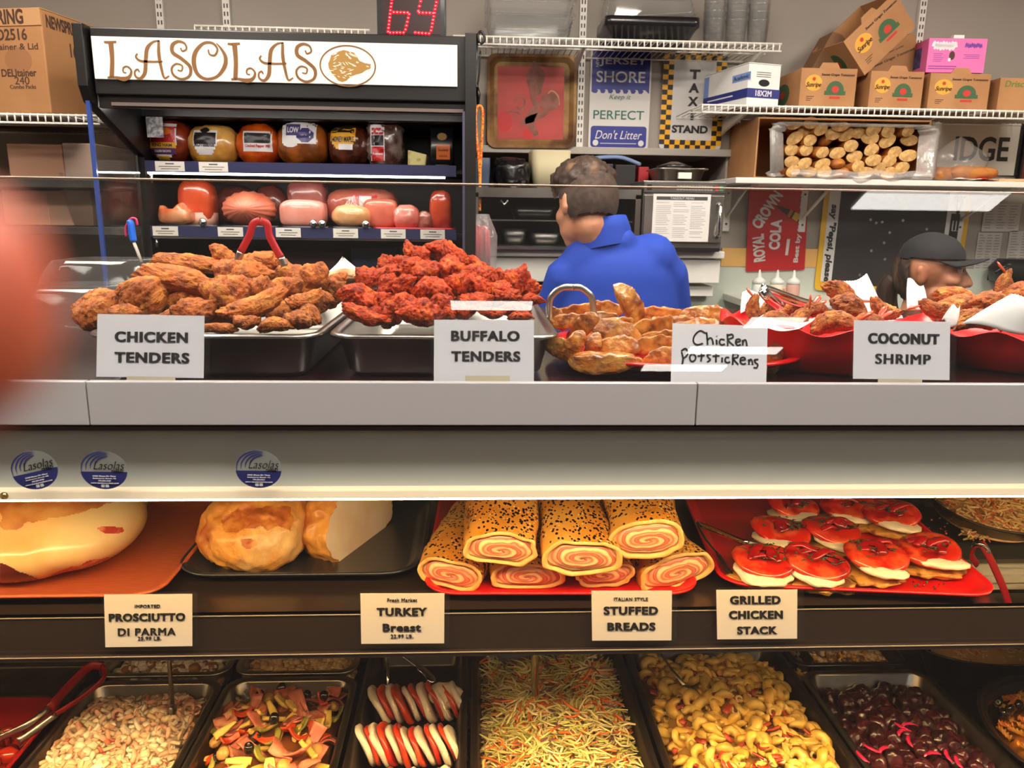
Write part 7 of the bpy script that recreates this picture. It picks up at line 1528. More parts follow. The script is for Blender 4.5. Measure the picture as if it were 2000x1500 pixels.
def bread(label, px, py, w_px, Yf_, z, hz, yaw=0.0, roll=0.0, L_=.34, slope=0.0):
    c = P(px, py, Yf_); z = c.z; s_ = FWD.dot(c-EYE)/FPX; hx = w_px*s_/2; t = thing('stuffed_bread', label, 'stuffed bread', (0, 0, 0), 'seeded stuffed breads on the red tray')
    n = 40; rings = []; 
    def ring(f, sx, sz, y): 
        out = []
        for k in range(n):
            a = 2*PI*k/n; ca, sa = math.cos(a), math.sin(a)
            q = Vector((hx*sx*math.copysign(abs(ca)**.75, ca), y, hz*sz*(math.copysign(abs(sa)**.8, sa)*(1.0 if sa > 0 else .85))))
            q += Vector((ca, 0, sa))*(.006*fract(Vector((ca*1.5+px, y*14, sa*1.5)), 2)); out.append(q)
        return out
    for f in [i/16 for i in range(17)]:
        y = f*L_; s2 = 1.0 if f < .8 else math.sqrt(max(.06, 1-((f-.8)/.2)**2)); s3 = 1+.05*math.sin(f*9+px); rings.append([p+Vector((0, 0, slope*y)) for p in ring(f, s2*s3, s2*s3, y)])
    m = MB(); m.loft(rings, cap0=False); m.build('crust', CRS, t)
    m = MB(); m.loft([rings[0], [Vector((p.x*.93, p.y-.004, p.z*.88)) for p in rings[0]], [Vector((p.x*.86, p.y+.004, p.z*.76)) for p in rings[0]]], cap0=False, cap1=False); m.build('dough_rim', DOUGH, t)
    m = MB(); g = []
    for i in range(9):
        q = i/8; g.append([Vector((p.x*.88*(1-q), p.y+.006-.010*math.sin(q*2.4)+.0016*math.sin(q*26+k*.16), p.z*.80*(1-q))) for k, p in enumerate(rings[0])])
    m.loft(g, cap0=False, cap1=False); fo = m.build('filling', SWL, t); off = fo.location.copy()
    for v in fo.data.vertices: v.co += off
    fo.location = (0, 0, 0)
    t.matrix_world = TRS((c.x, Yf_, z), (0, roll, yaw)); return t
zb = 0
bread('seeded stuffed bread at the left end of the bottom row', 878, 1124, 142, 1.235, zb, .031, -.20, .10)
bread('seeded stuffed bread second in the bottom row, below the left top loaf', 1030, 1128, 150, 1.235, zb, .027, 0, 0)
bread('seeded stuffed bread third in the bottom row, below the middle top loaf', 1180, 1124, 124, 1.235, zb, .026, .02, -.05)
bread('seeded stuffed bread at the right end of the bottom row, tilted', 1322, 1120, 150, 1.235, zb, .033, .16, -.20)
bread('seeded stuffed bread in the top row, leftmost of the three top loaves', 978, 1076, 152, 1.205, zb, .033, -.04, .02, .36, .12)
bread('seeded stuffed bread in the top row, middle of the three top loaves', 1138, 1092, 150, 1.195, zb, .033, -.0, .02, .36, .12)
bread('seeded stuffed bread in the top row, rightmost with an open swirl', 1266, 1056, 146, 1.205, zb, .036, -.10, -.14, .36, .1)
# --- grilled chicken stacks
CUT = mat('grilled_cutlet', (206, 150, 62), .5, col2=(110, 66, 26), scale=30, lo=.46, hi=.64, bump=.4, bscale=60, bdist=.005)
MOZ = mat('mozzarella', (246, 234, 206), .35, coat=.2, col2=(236, 218, 182), scale=10)
TOM = mat('tomato_flesh', (196, 34, 12), .22, coat=.5, col2=(222, 84, 40), scale=26, lo=.46, hi=.62, rnd=.1, bump=.3, bscale=60, bdist=.004, col3=(150, 14, 8), scale3=22, lo3=.55, hi3=.66)
PEP = mat('roasted_pepper', (186, 20, 18), .18, coat=.7, col2=(130, 10, 14), scale=20)
BAS = mat('chopped_basil', (52, 84, 36), .6); GLZ = mat('balsamic_glaze', (48, 20, 14), .15, coat=.8)
def stack(px, py, label, seed, tilt=0.0):
    p = PZ(px, py+22, S1); t = thing('chicken_stack', label, 'chicken stack', (0, 0, 0), 'grilled chicken stacks on the red tray'); rr = random.Random(seed)
    me = blob('grilled_chicken', CUT, (.062, .045, .011), seed, 4, .25, 1.5, .08, 6); o = link('grilled_chicken', me, t); o.location = (rr.uniform(-.006, .006), -.012, .010); o.rotation_euler = (0, 0, rr.uniform(-.4, .4))
    me = blob('mozzarella_slice', MOZ, (.050, .046, .009), seed+1, 4, .10, 1.5, .02, 5, .8); o = link('mozzarella_slice', me, t); o.location = (rr.uniform(-.008, .008), -.016+rr.uniform(-.008, .004), .028); o.rotation_euler = (.12, tilt*.5, rr.uniform(0, 3))
    tz = .043; m = MB(); n = 40
    def trg(r, z): return [Vector((r*math.cos(a)*(1+.04*math.sin(3*a+seed)), r*.86*math.sin(a), z+.004*math.cos(a*2))) for a in [2*PI*k/n for k in range(n)]]
    m.loft([trg(.030, tz-.009), trg(.056, tz-.006), trg(.060, tz), trg(.055, tz+.006), trg(.047, tz+.007), trg(.02, tz+.0075)]); o = m.build('tomato_slice', TOM, t); o.rotation_euler = (.20, tilt, 0); 
    for k in range(4):
        a = rr.uniform(0, 6.28); q = Vector((rr.uniform(-.018, .018), rr.uniform(-.014, .018), tz+.009+.003*k)); L_ = rr.uniform(.022, .036); d = Vector((math.cos(a), .8*math.sin(a), 0))
        m = MB(); m.tube(catmull([q-d*L_+Vector((0, 0, -.003)), q-d*L_*.3+Vector((.004, 0, .004)), q+d*L_*.4+Vector((-.003, .002, .001)), q+d*L_+Vector((0, 0, -.004))], 5), [.006]+[.009]*6+[.010]*6+[.006]*3, 8, flat=.45); m.build('roasted_pepper', PEP, t)
    m = MB()
    for k in range(26):
        q = Vector((rr.uniform(-.04, .04), rr.uniform(-.032, .034), tz+.010+rr.uniform(0, .009))); a = rr.uniform(0, 6.28); d = Vector((math.cos(a), math.sin(a), rr.uniform(-.3, .3)))*rr.uniform(.0025, .0065); e = Vector((-d.y, d.x, .001))*.5
        m.add([q-d, q+e, q+d, q-e, q-d+Vector((0, 0, .0006)), q+e+Vector((0, 0, .0006)), q+d+Vector((0, 0, .0006)), q-e+Vector((0, 0, .0006))], [(0, 3, 2, 1), (4, 5, 6, 7), (0, 1, 5, 4), (1, 2, 6, 5), (2, 3, 7, 6), (3, 0, 4, 7)])
    tag(m.build('chopped_basil', BAS, t), kind='stuff')
    m = MB()
    for k in range(4): 
        x0_, y0_ = rr.uniform(-.035, .01), rr.uniform(-.03, .03); m.tube(catmull([Vector((x0_+.012*j, y0_+rr.uniform(-.012, .012), tz+.0085+rr.uniform(0, .004)+.2*y0_*0)) for j in range(5)], 5), .0016, 6)
    m.build('glaze_drizzle', GLZ, t)
    t.matrix_world = TRS(p, (0, 0, rr.uniform(-.3, .3)), .98); return t
for k, (x, y, lb) in enumerate(((1540, 1000, 'chicken stack at the back left corner of the red tray'), (1650, 1000, 'chicken stack at the back of the red tray, middle one of the back row'), (1735, 1016, 'chicken stack with white cheese showing, right end of the back row'), (1520, 1052, 'chicken stack in the middle row beside the tongs'), (1618, 1050, 'chicken stack in the middle of the red tray'), (1488, 1112, 'front left chicken stack directly above the GRILLED CHICKEN STACK sign'), (1585, 1116, 'front chicken stack just right of the one above the sign'), (1702, 1102, 'front chicken stack with a white egg shaped cheese end'), (1806, 1090, 'chicken stack at the right side of the red tray'))): stack(x, y, lb, 40+k, R.uniform(-.15, .15))
m = MB()
for k in range(120):
    p = PZ(R.choice([R.uniform(1460, 1500), R.uniform(1780, 1850)]), R.uniform(1010, 1160), S1+.002); m.add([p+q*R.uniform(.001, .003) for q in ico(1)[0]], ico(1)[1], R.randrange(2))
tag(m.build('herb_crumbs', [BAS, PEP]), 'scattered herb and pepper crumbs on the tray of chicken stacks', 'crumbs', kind='stuff')
zz = S1+.03
tongs('steel tongs lying open on the red tray left of the chicken stacks', [[[PZ(1361, 1022, zz+.01), PZ(1420, 1046, zz+.012), PZ(1460, 1062, zz+.01)], [PZ(1460, 1062, zz+.01), PZ(1478, 1068, zz+.006), PZ(1492, 1078, zz)]], [[PZ(1361, 1022, zz+.01), PZ(1380, 1055, zz), PZ(1404, 1084, zz-.008)], [PZ(1404, 1084, zz-.008), PZ(1418, 1108, zz-.014), PZ(1440, 1130, zz-.02)]]], (.0055, .008), (CHROME, STEEL_D))

# ================================================================== salads on the case deck
DZ = .44
BLK_T = mat('black_deli_pan', (30, 24, 22), .3, coat=.3)
DD = DZ-DKZ-.001
def pan(label, x0, x1, y0, y1, mt=STEEL, r=.035, z=DZ, depth=None, lip=.014): return hotel_pan('salad_pan', label, x0, x1, y0, y1, z, depth or (z-DKZ-.001), mt, r, 'salad pans on the case deck', 'pan', lip)
pan('steel pan of creamy seafood salad', -.922, -.598, 1.165, 1.695)
pan('steel pan of antipasto with ham and olives', -.594, -.277, 1.165, 1.70)
pan('steel pan of white cream salad behind the seafood salad', -.925, -.6, 1.71, 1.872)
pan('steel pan of tan chicken salad behind the antipasto', -.592, -.285, 1.71, 1.872)
pan('black pan of tomato and mozzarella slices', -.268, -.012, 1.165, 1.872, BLK_T, .02)
pan('black pan of shredded coleslaw', -.006, .386, 1.165, 1.84, BLK_T, .05)
pan('dark pan of tortellini', .394, .806, 1.165, 1.84, BLK_T, .04)
pan('steel pan of dark beets', .812, 1.14, 1.165, 1.69)
pan('black pan of bean salad behind the beets', .815, 1.12, 1.71, 1.872, BLK_T, .03)
def scatter(n, x0, x1, y0, y1, hz, maker, seed):
    rr = random.Random(seed); m = MB()
    for _ in range(n):
        u, v = rr.random(), rr.random(); x, y = x0+(x1-x0)*u, y0+(y1-y0)*v
        maker(m, Vector((x, y, hz(u*2-1, v*2-1)+rr.uniform(-.012, .003))), rr)
    return m
def heap(base, h, seed=0, pw=4, amp=.012, freq=3.2):
    return lambda u, v: base + h*(1-abs(u)**pw)*(1-abs(v)**pw) + amp*noise.noise(Vector((u*freq+seed, v*freq, seed)))
def basemound(m, x0, x1, y0, y1, hz, mi=0, n=40, drop=.010): m.grid(lambda a, b_: Vector((x0+(x1-x0)*a, y0+(y1-y0)*b_, hz(a*2-1, b_*2-1)-drop)), n, n, mi)
def flake(m, p, rr, mi, l, w_, th, bend=.3):
    a, tl = rr.uniform(0, 6.28), rr.uniform(-.7, .7); d = Vector((math.cos(a)*math.cos(tl), math.sin(a)*math.cos(tl), math.sin(tl))); s_ = Vector((-math.sin(a), math.cos(a), rr.uniform(-.5, .5))).normalized(); n_ = d.cross(s_)
    b_ = n_*l*bend*rr.uniform(-1, 1); pts = [p-d*l/2+b_*.5, p-b_*.2, p+d*l/2+b_*.5]; vs = []
    for q, sc in zip(pts, (.75, 1, .8)): vs += [q+s_*w_/2*sc+n_*th/2, q-s_*w_/2*sc+n_*th/2, q-s_*w_/2*sc-n_*th/2, q+s_*w_/2*sc-n_*th/2]
    fs = [(0, 3, 2, 1), (8, 9, 10, 11)]
    for i in (0, 4):
        for k in range(4): fs.append((i+k, i+(k+1) % 4, i+4+(k+1) % 4, i+4+k))
    m.add(vs, fs, mi, True)
def lump(m, p, rr, mi, r):
    sd = Vector((rr.random()*50, 0, 0)); S_ = (rr.uniform(.7, 1.3), rr.uniform(.7, 1.3), rr.uniform(.6, 1)); m.add([p+Vector((q.x*S_[0], q.y*S_[1], q.z*S_[2]))*(r*(1+.35*noise.noise(q*1.6+sd))) for q in ico(2)[0]], ico(2)[1], mi, True)
def curl(m, p, rr, mi, r, th):
    a0 = rr.uniform(0, 6.28); ax = Vector((rr.uniform(-1, 1), rr.uniform(-1, 1), rr.uniform(.2, 1))).normalized(); e = ax.orthogonal().normalized(); f = ax.cross(e)
    m.tube([p+e*(r*math.cos(a0+k*.7))+f*(r*math.sin(a0+k*.7)) for k in range(7)], [th*.5, th*.9, th, th, th*.9, th*.75, th*.3], 7, mi)
# --- seafood salad
SAL = [mat('creamy_crab', (232, 204, 170), .4, coat=.25, col2=(222, 184, 148), scale=30), mat('crab_pink', (222, 120, 96), .4, coat=.2), mat('shrimp_pale', (226, 176, 146), .35, coat=.3), mat('celery_pale', (206, 204, 150), .4), mat('white_dressing', (240, 226, 200), .35, coat=.3)]
hz = heap(.412, .045, 2)
def mk(m, p, rr):
    q = rr.random()
    if q < .38: flake(m, p, rr, rr.choice([0, 0, 4]), rr.uniform(.018, .04), rr.uniform(.008, .016), .006)
    elif q < .46: flake(m, p, rr, 1, rr.uniform(.012, .026), rr.uniform(.005, .009), .004)
    elif q < .62: curl(m, p, rr, 2, rr.uniform(.009, .013), .0055)
    elif q < .68: flake(m, p, rr, 3, .012, .008, .005)
    else: lump(m, p, rr, rr.choice([0, 4, 4, 2]), rr.uniform(.006, .012))
m = scatter(1500, -.895, -.625, 1.2, 1.655, hz, mk, 21); basemound(m, -.9, -.62, 1.195, 1.66, hz, 4); tag(m.build('seafood_salad', SAL, fix=False), 'creamy seafood salad with crab flakes and small shrimp heaped in a steel pan', 'seafood salad', kind='stuff')
# --- back pans
hz = heap(.405, .03, 5); m = scatter(420, -.895, -.63, 1.73, 1.85, hz, lambda m, p, rr: lump(m, p, rr, rr.choice([0, 0, 0, 1]), rr.uniform(.006, .014)), 22); basemound(m, -.9, -.625, 1.725, 1.855, hz); tag(m.build('cream_salad', [mat('cream_dressing', (236, 226, 206), .35, coat=.2), mat('brown_flecks', (150, 104, 64), .5)], fix=False), 'white cream salad with brown flecks behind the seafood salad', 'cream salad', kind='stuff')
hz = heap(.405, .035, 6); m = scatter(700, -.57, -.305, 1.73, 1.85, hz, lambda m, p, rr: lump(m, p, rr, rr.choice([0, 0, 1, 2]), rr.uniform(.005, .011)), 23); basemound(m, -.575, -.3, 1.725, 1.855, hz); tag(m.build('chicken_salad', [mat('chicken_mince', (206, 176, 124), .5), mat('chicken_light', (224, 200, 150), .5), mat('chicken_tan', (176, 140, 92), .5)], fix=False), 'tan shredded chicken salad behind the antipasto', 'chicken salad', kind='stuff')
# --- coleslaw
hz0 = heap(.396, .06, 3, 3, .05, 2.3)
hz = lambda u, v: hz0(u, v) + .045*math.exp(-((u-.45)**2/.12+(v-.7)**2/.08)) - .035*math.exp(-((u+.05)**2/.03+(v-.55)**2/.06))
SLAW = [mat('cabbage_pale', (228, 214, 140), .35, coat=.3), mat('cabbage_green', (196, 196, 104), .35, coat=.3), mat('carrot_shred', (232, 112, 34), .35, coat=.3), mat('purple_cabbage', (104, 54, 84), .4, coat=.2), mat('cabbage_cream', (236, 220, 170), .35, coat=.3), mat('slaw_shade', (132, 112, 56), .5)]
def mk(m, p, rr):
    q = rr.random(); mi = 2 if q < .15 else 3 if q < .18 else rr.choice([0, 0, 1, 4])
    l = rr.uniform(.026, .075); a, tl = rr.uniform(0, 6.28), rr.uniform(-.6, .6); d = Vector((math.cos(a)*math.cos(tl), math.sin(a)*math.cos(tl), math.sin(tl))); s_ = Vector((-d.y, d.x, 0)).normalized(); c_ = rr.uniform(-1.3, 1.3)
    pts = [p+d*l*(f-.5)+s_*(l*c_*(f-.5)**2*2)+Vector((0, 0, -l*.3*(f-.5)**2)) for f in (0, .25, .5, .75, 1)]
    r = rr.uniform(.0019, .0034)*(1.25 if mi == 2 else 1); m.tube(pts, [r*.6, r, r, r, r*.5], 5, mi, flat=.6)
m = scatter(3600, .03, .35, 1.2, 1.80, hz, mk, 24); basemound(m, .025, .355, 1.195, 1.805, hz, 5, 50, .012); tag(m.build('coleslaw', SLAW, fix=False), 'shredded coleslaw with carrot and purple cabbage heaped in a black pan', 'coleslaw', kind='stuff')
m = MB(); m.tube([PZ(1046, 1355, .475), PZ(1046, 1355, .475)+Vector((-.012, .03, .3))], .0095, 10); tag(m.build('spoon_handle', CHROME), 'steel spoon handle standing upright in the coleslaw', 'spoon')
# --- tortellini
TOR = [mat('tortellini_%d' % k, c, .35, coat=.3, col2=c2, scale=30, rnd=.1) for k, (c, c2) in enumerate((((226, 186, 84), (200, 156, 60)), ((214, 180, 88), (184, 148, 66))))]
def torm(seed):
    m = MB(); n, k = 22, 9; rr = random.Random(seed); rings = []
    for i in range(n+1):
        a = -2.6+5.2*i/n; f = i/n; R_ = .0108; r = .0082*(.45+.75*math.sin(PI*f)); c = Vector((R_*math.sin(a), -R_*math.cos(a), .002*math.sin(a*2))); rad = Vector((math.sin(a), -math.cos(a), 0)); ring = []
        for j in range(k):
            b_ = 2*PI*j/k; q = rad*math.cos(b_)*(1.25 if math.cos(b_) > .8 else .9)+Vector((0, 0, 1))*math.sin(b_)*.95; ring.append(c+q*r*(1+.12*noise.noise(q*2+Vector((seed, i*.3, 0)))))
        rings.append(ring)
    m.loft(rings); return m.data('tortellini', TOR[seed % 2])
TM = [torm(k) for k in range(4)]
hz = heap(.405, .06, 8, 4, .022); rr = random.Random(25)
def scatter_things(meshes, x0, x1, y0, y1, st, hz, name, labels, cat, group, jit=.35, sc=(.9, 1.15), lift=.0, layers=1, flat=.6, big=None):
    nx, ny = int((x1-x0)/st), int((y1-y0)/st); k = 0
    for j in range(ny):
        for i in range(nx):
            x = x0+(i+.5+rr.uniform(-jit, jit))*(x1-x0)/nx; y = y0+(j+.5+rr.uniform(-jit, jit))*(y1-y0)/ny; u, v = (x-x0)/(x1-x0)*2-1, (y-y0)/(y1-y0)*2-1
            me = meshes[rr.randrange(len(meshes))]; o = link(name, me, None, TRS((x, y, hz(u, v)+lift+rr.uniform(-.006, .006)), (rr.uniform(-flat, flat), rr.uniform(-flat, flat), rr.uniform(0, 6.28)), rr.uniform(*sc)))
            tag(o, labels if isinstance(labels, str) else labels(x, y), cat, group); k += 1
    return k
def region(nm, x0, x1, y0, y1):
    return lambda x, y: '%s, %s %s part of the pan' % (nm, 'back' if y > (y0+y1)/2+.04 else 'front', 'left' if x < x0+(x1-x0)/3 else 'right' if x > x1-(x1-x0)/3 else 'middle')
scatter_things(TM, .43, .77, 1.27, 1.78, .0275, hz, 'tortellini', 'plump yellow tortellini heaped in the dark pan between coleslaw and beets', 'tortellini', 'tortellini in the dark pan', sc=(1.0, 1.35), flat=.9)
m = MB(); basemound(m, .425, .775, 1.2, 1.80, hz, 0, 30, .012)
for _ in range(260):
    u, v = rr.uniform(-.98, .98), rr.uniform(-.95, .95); p = Vector((.6+u*.17, 1.5+v*.28, hz(u, v)+rr.uniform(-.004, .006)))
    if rr.random() < .6: flake(m, p, rr, 1, rr.uniform(.015, .035), rr.uniform(.008, .016), .003)
    else: curl(m, p, rr, 2, .007, .003)
tag(m.build('pasta_dressing', [mat('dressing_olive', (150, 116, 50), .4, coat=.3), mat('pepperoni_red', (170, 62, 36), .35, coat=.3), mat('onion_pale', (210, 180, 120), .4)], fix=False), 'red pepper bits and dressing between the tortellini', 'pasta dressing', kind='stuff')
m = MB(); m.tube([PZ(1290, 1275, .50), PZ(1312, 1308, .48), PZ(1338, 1340, .472)], [.003, .004, .006], 8, flat=.5); m.tube(catmull([PZ(1334, 1338, .472), PZ(1348, 1348, .472), PZ(1365, 1352, .468)], 4), [.006]+[.012]*6+[.006]*2, 8, flat=.3); tag(m.build('serving_spoon', STEEL), 'steel spoon stuck in the back left of the tortellini', 'spoon')
# --- beets
BEET = mat('beet_skin', (70, 20, 26), .28, coat=.2, col2=(40, 13, 16), scale=14, rnd=.2)
BM = [blob('beet', BEET, (.020, .016, .015), 70+k, 4, .18, 1.2, .04, 4, .9) for k in range(4)]
hz = heap(.398, .028, 9, 4, .016)
scatter_things(BM, .845, 1.105, 1.25, 1.655, .031, hz, 'beet', 'small dark glossy beet in the right steel pan', 'beet', 'beets in the steel pan', sc=(.85, 1.25), flat=1.2)
m = MB(); basemound(m, .842, 1.108, 1.2, 1.66, hz, 0, 20, .006); tag(m.build('beet_juice', mat('beet_juice', (60, 10, 22), .12, coat=.6), fix=False), 'dark red beet juice between the beets', 'juice', kind='stuff')
ON = mat('pickled_onion', (196, 34, 82), .25, coat=.5)
for k, (x, y) in enumerate(((1705, 1460), (1735, 1470), (1770, 1435), (1785, 1450), (1780, 1422), (1825, 1480), (1690, 1478), (1880, 1490), (1765, 1418), (1860, 1478))):
    p = PZ(x, y, .437); m = MB(); a = R.uniform(0, 3); e = Vector((math.cos(a), math.sin(a), 0)); f = Vector((-e.y, e.x, .3)); m.tube([p+e*(.022*math.sin(q))+f*(.012*math.cos(q)) for q in (-1.2, -.6, 0, .6, 1.2)], [.002, .0045, .005, .0045, .002], 8, flat=.5); tag(m.build('onion_strip', ON), 'bright pink onion strip among the beets', 'onion strip', 'onion strips among the beets')
# --- bean salad
hz = heap(.40, .04, 10); BN = [mat('bean_tan', (196, 150, 96), .35, coat=.3), mat('bean_brown', (130, 88, 52), .4, coat=.3), mat('corn_yellow', (226, 168, 54), .35, coat=.3), mat('bean_pale', (222, 190, 140), .35, coat=.3)]
m = scatter(620, .84, 1.095, 1.73, 1.855, hz, lambda m, p, rr: lump(m, p, rr, rr.choice([0, 0, 3, 3, 1, 2]), rr.uniform(.0055, .0085)), 26); basemound(m, .835, 1.1, 1.725, 1.86, hz, 1); tag(m.build('bean_salad', BN, fix=False), 'tan bean and corn salad in a black pan behind the beets', 'bean salad', kind='stuff')
m = MB(); m.box((.862, 1.72, .40), (.867, 1.865, .452)); tag(m.build('pan_divider', BLK_T), 'thin black divider standing in the bean salad', 'divider')
# --- noodle crab salad tray at the right, rotini bowl
NOOD = [mat('noodle', (240, 204, 138), .4, coat=.25), mat('noodle_orange', (226, 116, 66), .4, coat=.2), mat('noodle_tan', (214, 168, 104), .4)]
def noodle(m, p, rr, lo=.02, hi=.045):
    q = rr.random(); mi = 1 if q < .2 else 2 if q < .4 else 0; l = rr.uniform(lo, hi); a = rr.uniform(0, 6.28); d = Vector((math.cos(a), math.sin(a), rr.uniform(-.4, .4))); s_ = Vector((-d.y, d.x, .2)); c_ = rr.uniform(-.8, .8)
    r = rr.uniform(.0018, .003); m.tube([p+d*l*(f-.5)+s_*(l*c_*(f-.5)**2*2) for f in (0, .25, .5, .75, 1)], [r*.7, r, r, r, r*.6], 5, mi)
def oval_bowl(label, cx, cy, rx, ry, z, depth, mt, rimw=.012, name='salad_bowl'):
    m = MB(); k = 12; rr_ = lambda s, zz, e=1: [Vector((cx+(rx*s)*math.cos(a), cy+(ry*s)*math.sin(a), zz)) for a in [2*PI*q/56 for q in range(56)]]
    m.loft([rr_(.75, z-depth), rr_(.93, z-.008), rr_(1, z-.004), rr_(1.0, z), rr_(.97, z), rr_(.955, z-.006), rr_(.93, z-.007), rr_(.90, z-.012), rr_(.78, z-depth+.014), rr_(.7, z-depth+.004)]); return tag(m.build(name, mt), label, 'bowl', 'black bowls of pasta and noodles')
oval_bowl('black oval tray of crab noodle salad behind the rotini bowl', 1.36, 1.77, .20, .105, .462, .462-DKZ-.001, BLK_T)
hz = heap(.44, .05, 11, 2); m = scatter(900, 1.255, 1.465, 1.715, 1.825, hz, noodle, 27); m.grid(lambda a, b_: Vector((1.36+.15*a*math.cos(6.2832*b_), 1.77+.08*a*math.sin(6.2832*b_), .435+.045*(1-a*a))), 8, 30, 2)
m.v = [v for v in m.v]; tag(m.build('noodle_salad', NOOD, fix=False), 'bright crab noodle salad in the oval tray at the picture edge below the shelf rail', 'noodle salad', kind='stuff')
oval_bowl('black oval bowl of rotini pasta with an outer ridged rim', 1.37, 1.40, .235, .245, .452, .452-DKZ-.001, mat('black_bowl', (36, 30, 28), .25, coat=.4))
ROT = mat('rotini_yellow', (232, 172, 66), .4, coat=.25, rnd=.12, col2=(214, 140, 44), scale=40); ROTO = mat('rotini_orange', (228, 132, 44), .4, coat=.25, rnd=.1)
def rotini(mt, s_):
    m = MB(); n = 18; rings = []
    for i in range(n+1):
        f = i/n; rings.append([Vector((f*.034-.017, .0065*(1 if k % 4 < 2 else .42)*math.cos(2*PI*k/12+f*9+s_), .0065*(1 if k % 4 < 2 else .42)*math.sin(2*PI*k/12+f*9+s_))) for k in range(12)])
    m.loft(rings); return m.data('rotini', mt)
RT = [rotini(ROT, 0), rotini(ROT, 1), rotini(ROTO, 2)]
hz = lambda u, v: .415+.055*max(0, 1-.8*(u*u+v*v))
n_ = 0
for j in range(17):
    for i in range(15):
        u, v = -1+2*(i+.5+rr.uniform(-.4, .4))/15, -1+2*(j+.5+rr.uniform(-.4, .4))/17
        if u*u+v*v > .9: continue
        o = link('rotini', RT[rr.randrange(3)], None, TRS((1.37+u*.20, 1.40+v*.21, hz(u, v)+rr.uniform(-.004, .006)), (rr.uniform(0, 3), rr.uniform(-.5, .5), rr.uniform(0, 6.28)), rr.uniform(.95, 1.2))); tag(o, 'yellow rotini pasta spiral heaped in the black oval bowl', 'rotini', 'rotini in the black bowl')
m = MB(); m.lathe([(.02*1.0, .40), (.15, .405), (.19, .41), (.15, .432), (.08, .452), (.01, .456)], 32, 0, (1.37, 1.40, 0)); tag(m.build('pasta_sauce', mat('pasta_sauce', (190, 120, 40), .4)), 'yellow sauce and vegetable bits under the rotini', 'sauce', kind='stuff')
OLV = mat('black_olive', (28, 22, 24), .18, coat=.7)
def olive_mesh():
    m = MB(); m.lathe([(.0018, .006), (.003, .0105), (.0065, .009), (.0085, .002), (.0085, -.003), (.006, -.009), (.002, -.0105)], 18); return m.data('olive', OLV)
OM = olive_mesh()
for x, y in ((1950, 1372), (1972, 1384), (1990, 1376), (1962, 1392)):
    tag(link('olive', OM, None, TRS(PZ(x, y, .465), (R.uniform(-1, 1), R.uniform(-1, 1), 0))), 'black olive piece lying on the rotini', 'olive', 'olives on the rotini')
# --- antipasto
HAMS = mat('ham_strip', (226, 142, 116), .35, coat=.3, col2=(206, 112, 92), scale=24, rnd=.1); SALM = mat('salami_strip', (190, 96, 70), .35, coat=.3, col2=(222, 150, 120), scale=40, rnd=.1); CHS = mat('cheese_strip', (240, 206, 104), .4, coat=.2, rnd=.1); PPR = mat('pepper_strip', (214, 74, 26), .25, coat=.5, rnd=.15); MUSH = mat('marinated_mushroom', (186, 146, 78), .3, coat=.4, rnd=.1); GRP = mat('green_pepper', (140, 140, 52), .3, coat=.4)
def slab(mt, l, w_, th, bend, nm, seed):
    m = MB(); m.grid(lambda u, v: Vector(((u-.5)*l, (v-.5)*w_*(1+.2*math.sin(u*5+seed)), bend*((u-.5)*2)**2*l + .12*w_*math.sin(v*4+u*3+seed))), 10, 4, thick=th); return m.data(nm, mt)
def mushm():
    m = MB(); m.lathe([(.005, -.012), (.006, -.004), (.013, -.003), (.0145, .002), (.011, .008), (.004, .011)], 18); return m.data('mushroom', MUSH)
AK = [('ham_strip', [slab(HAMS, .075, .026, .004, -.15, 'ham_strip', 1), slab(HAMS, .06, .03, .004, .12, 'ham_strip', 2)], 'strip of pink ham in the antipasto pan', 'ham strip', 34), ('salami_strip', [slab(SALM, .06, .024, .004, -.2, 'salami_strip', 3), slab(SALM, .05, .03, .006, .1, 'salami_strip', 4)], 'strip of reddish salami in the antipasto pan', 'salami strip', 30),
      ('cheese_strip', [slab(CHS, .05, .013, .009, .0, 'cheese_strip', 5), slab(CHS, .04, .018, .007, .1, 'cheese_strip', 6)], 'stick of yellow cheese in the antipasto pan', 'cheese strip', 34), ('pepper_strip', [slab(PPR, .05, .012, .004, -.3, 'pepper_strip', 7), slab(PPR, .038, .014, .004, .3, 'pepper_strip', 8)], 'red pepper strip in the antipasto pan', 'pepper strip', 26), ('olive', [OM], 'black olive in the antipasto pan', 'olive', 16), ('mushroom', [mushm()], 'marinated mushroom in the antipasto pan', 'mushroom', 14), ('green_pepper', [slab(GRP, .045, .014, .005, .25, 'green_pepper', 9)], 'olive green pepper piece in the antipasto pan', 'pepper', 14)]
hz = heap(.402, .055, 12, 4, .022); order = [q for q in AK for _ in range(q[4])]; rr.shuffle(order); nx, ny = 9, 19; pos = [(i, j) for j in range(ny) for i in range(nx)]; rr.shuffle(pos)
for (i, j), (nm, ms, lb, ct, _) in zip(pos, order):
    u, v = -1+2*(i+.5+rr.uniform(-.4, .4))/nx, -1+2*(j+.5+rr.uniform(-.4, .4))/ny; p = Vector((-.436+u*.125, 1.44+v*.225, hz(u, v)+rr.uniform(-.002, .016)))
    sc_ = 1.25 if nm == 'olive' else 1.0
    tag(link(nm, ms[rr.randrange(len(ms))], None, TRS(p, (rr.uniform(-.6, .6), rr.uniform(-.6, .6), rr.uniform(0, 6.28)), sc_)), lb, ct, 'antipasto pieces: '+ct)
m = MB(); basemound(m, -.562, -.31, 1.2, 1.67, hz, 0, 24, .008); tag(m.build('antipasto_marinade', mat('marinade', (120, 70, 34), .3, coat=.4), fix=False), 'brown marinade under the antipasto pieces', 'marinade', kind='stuff')
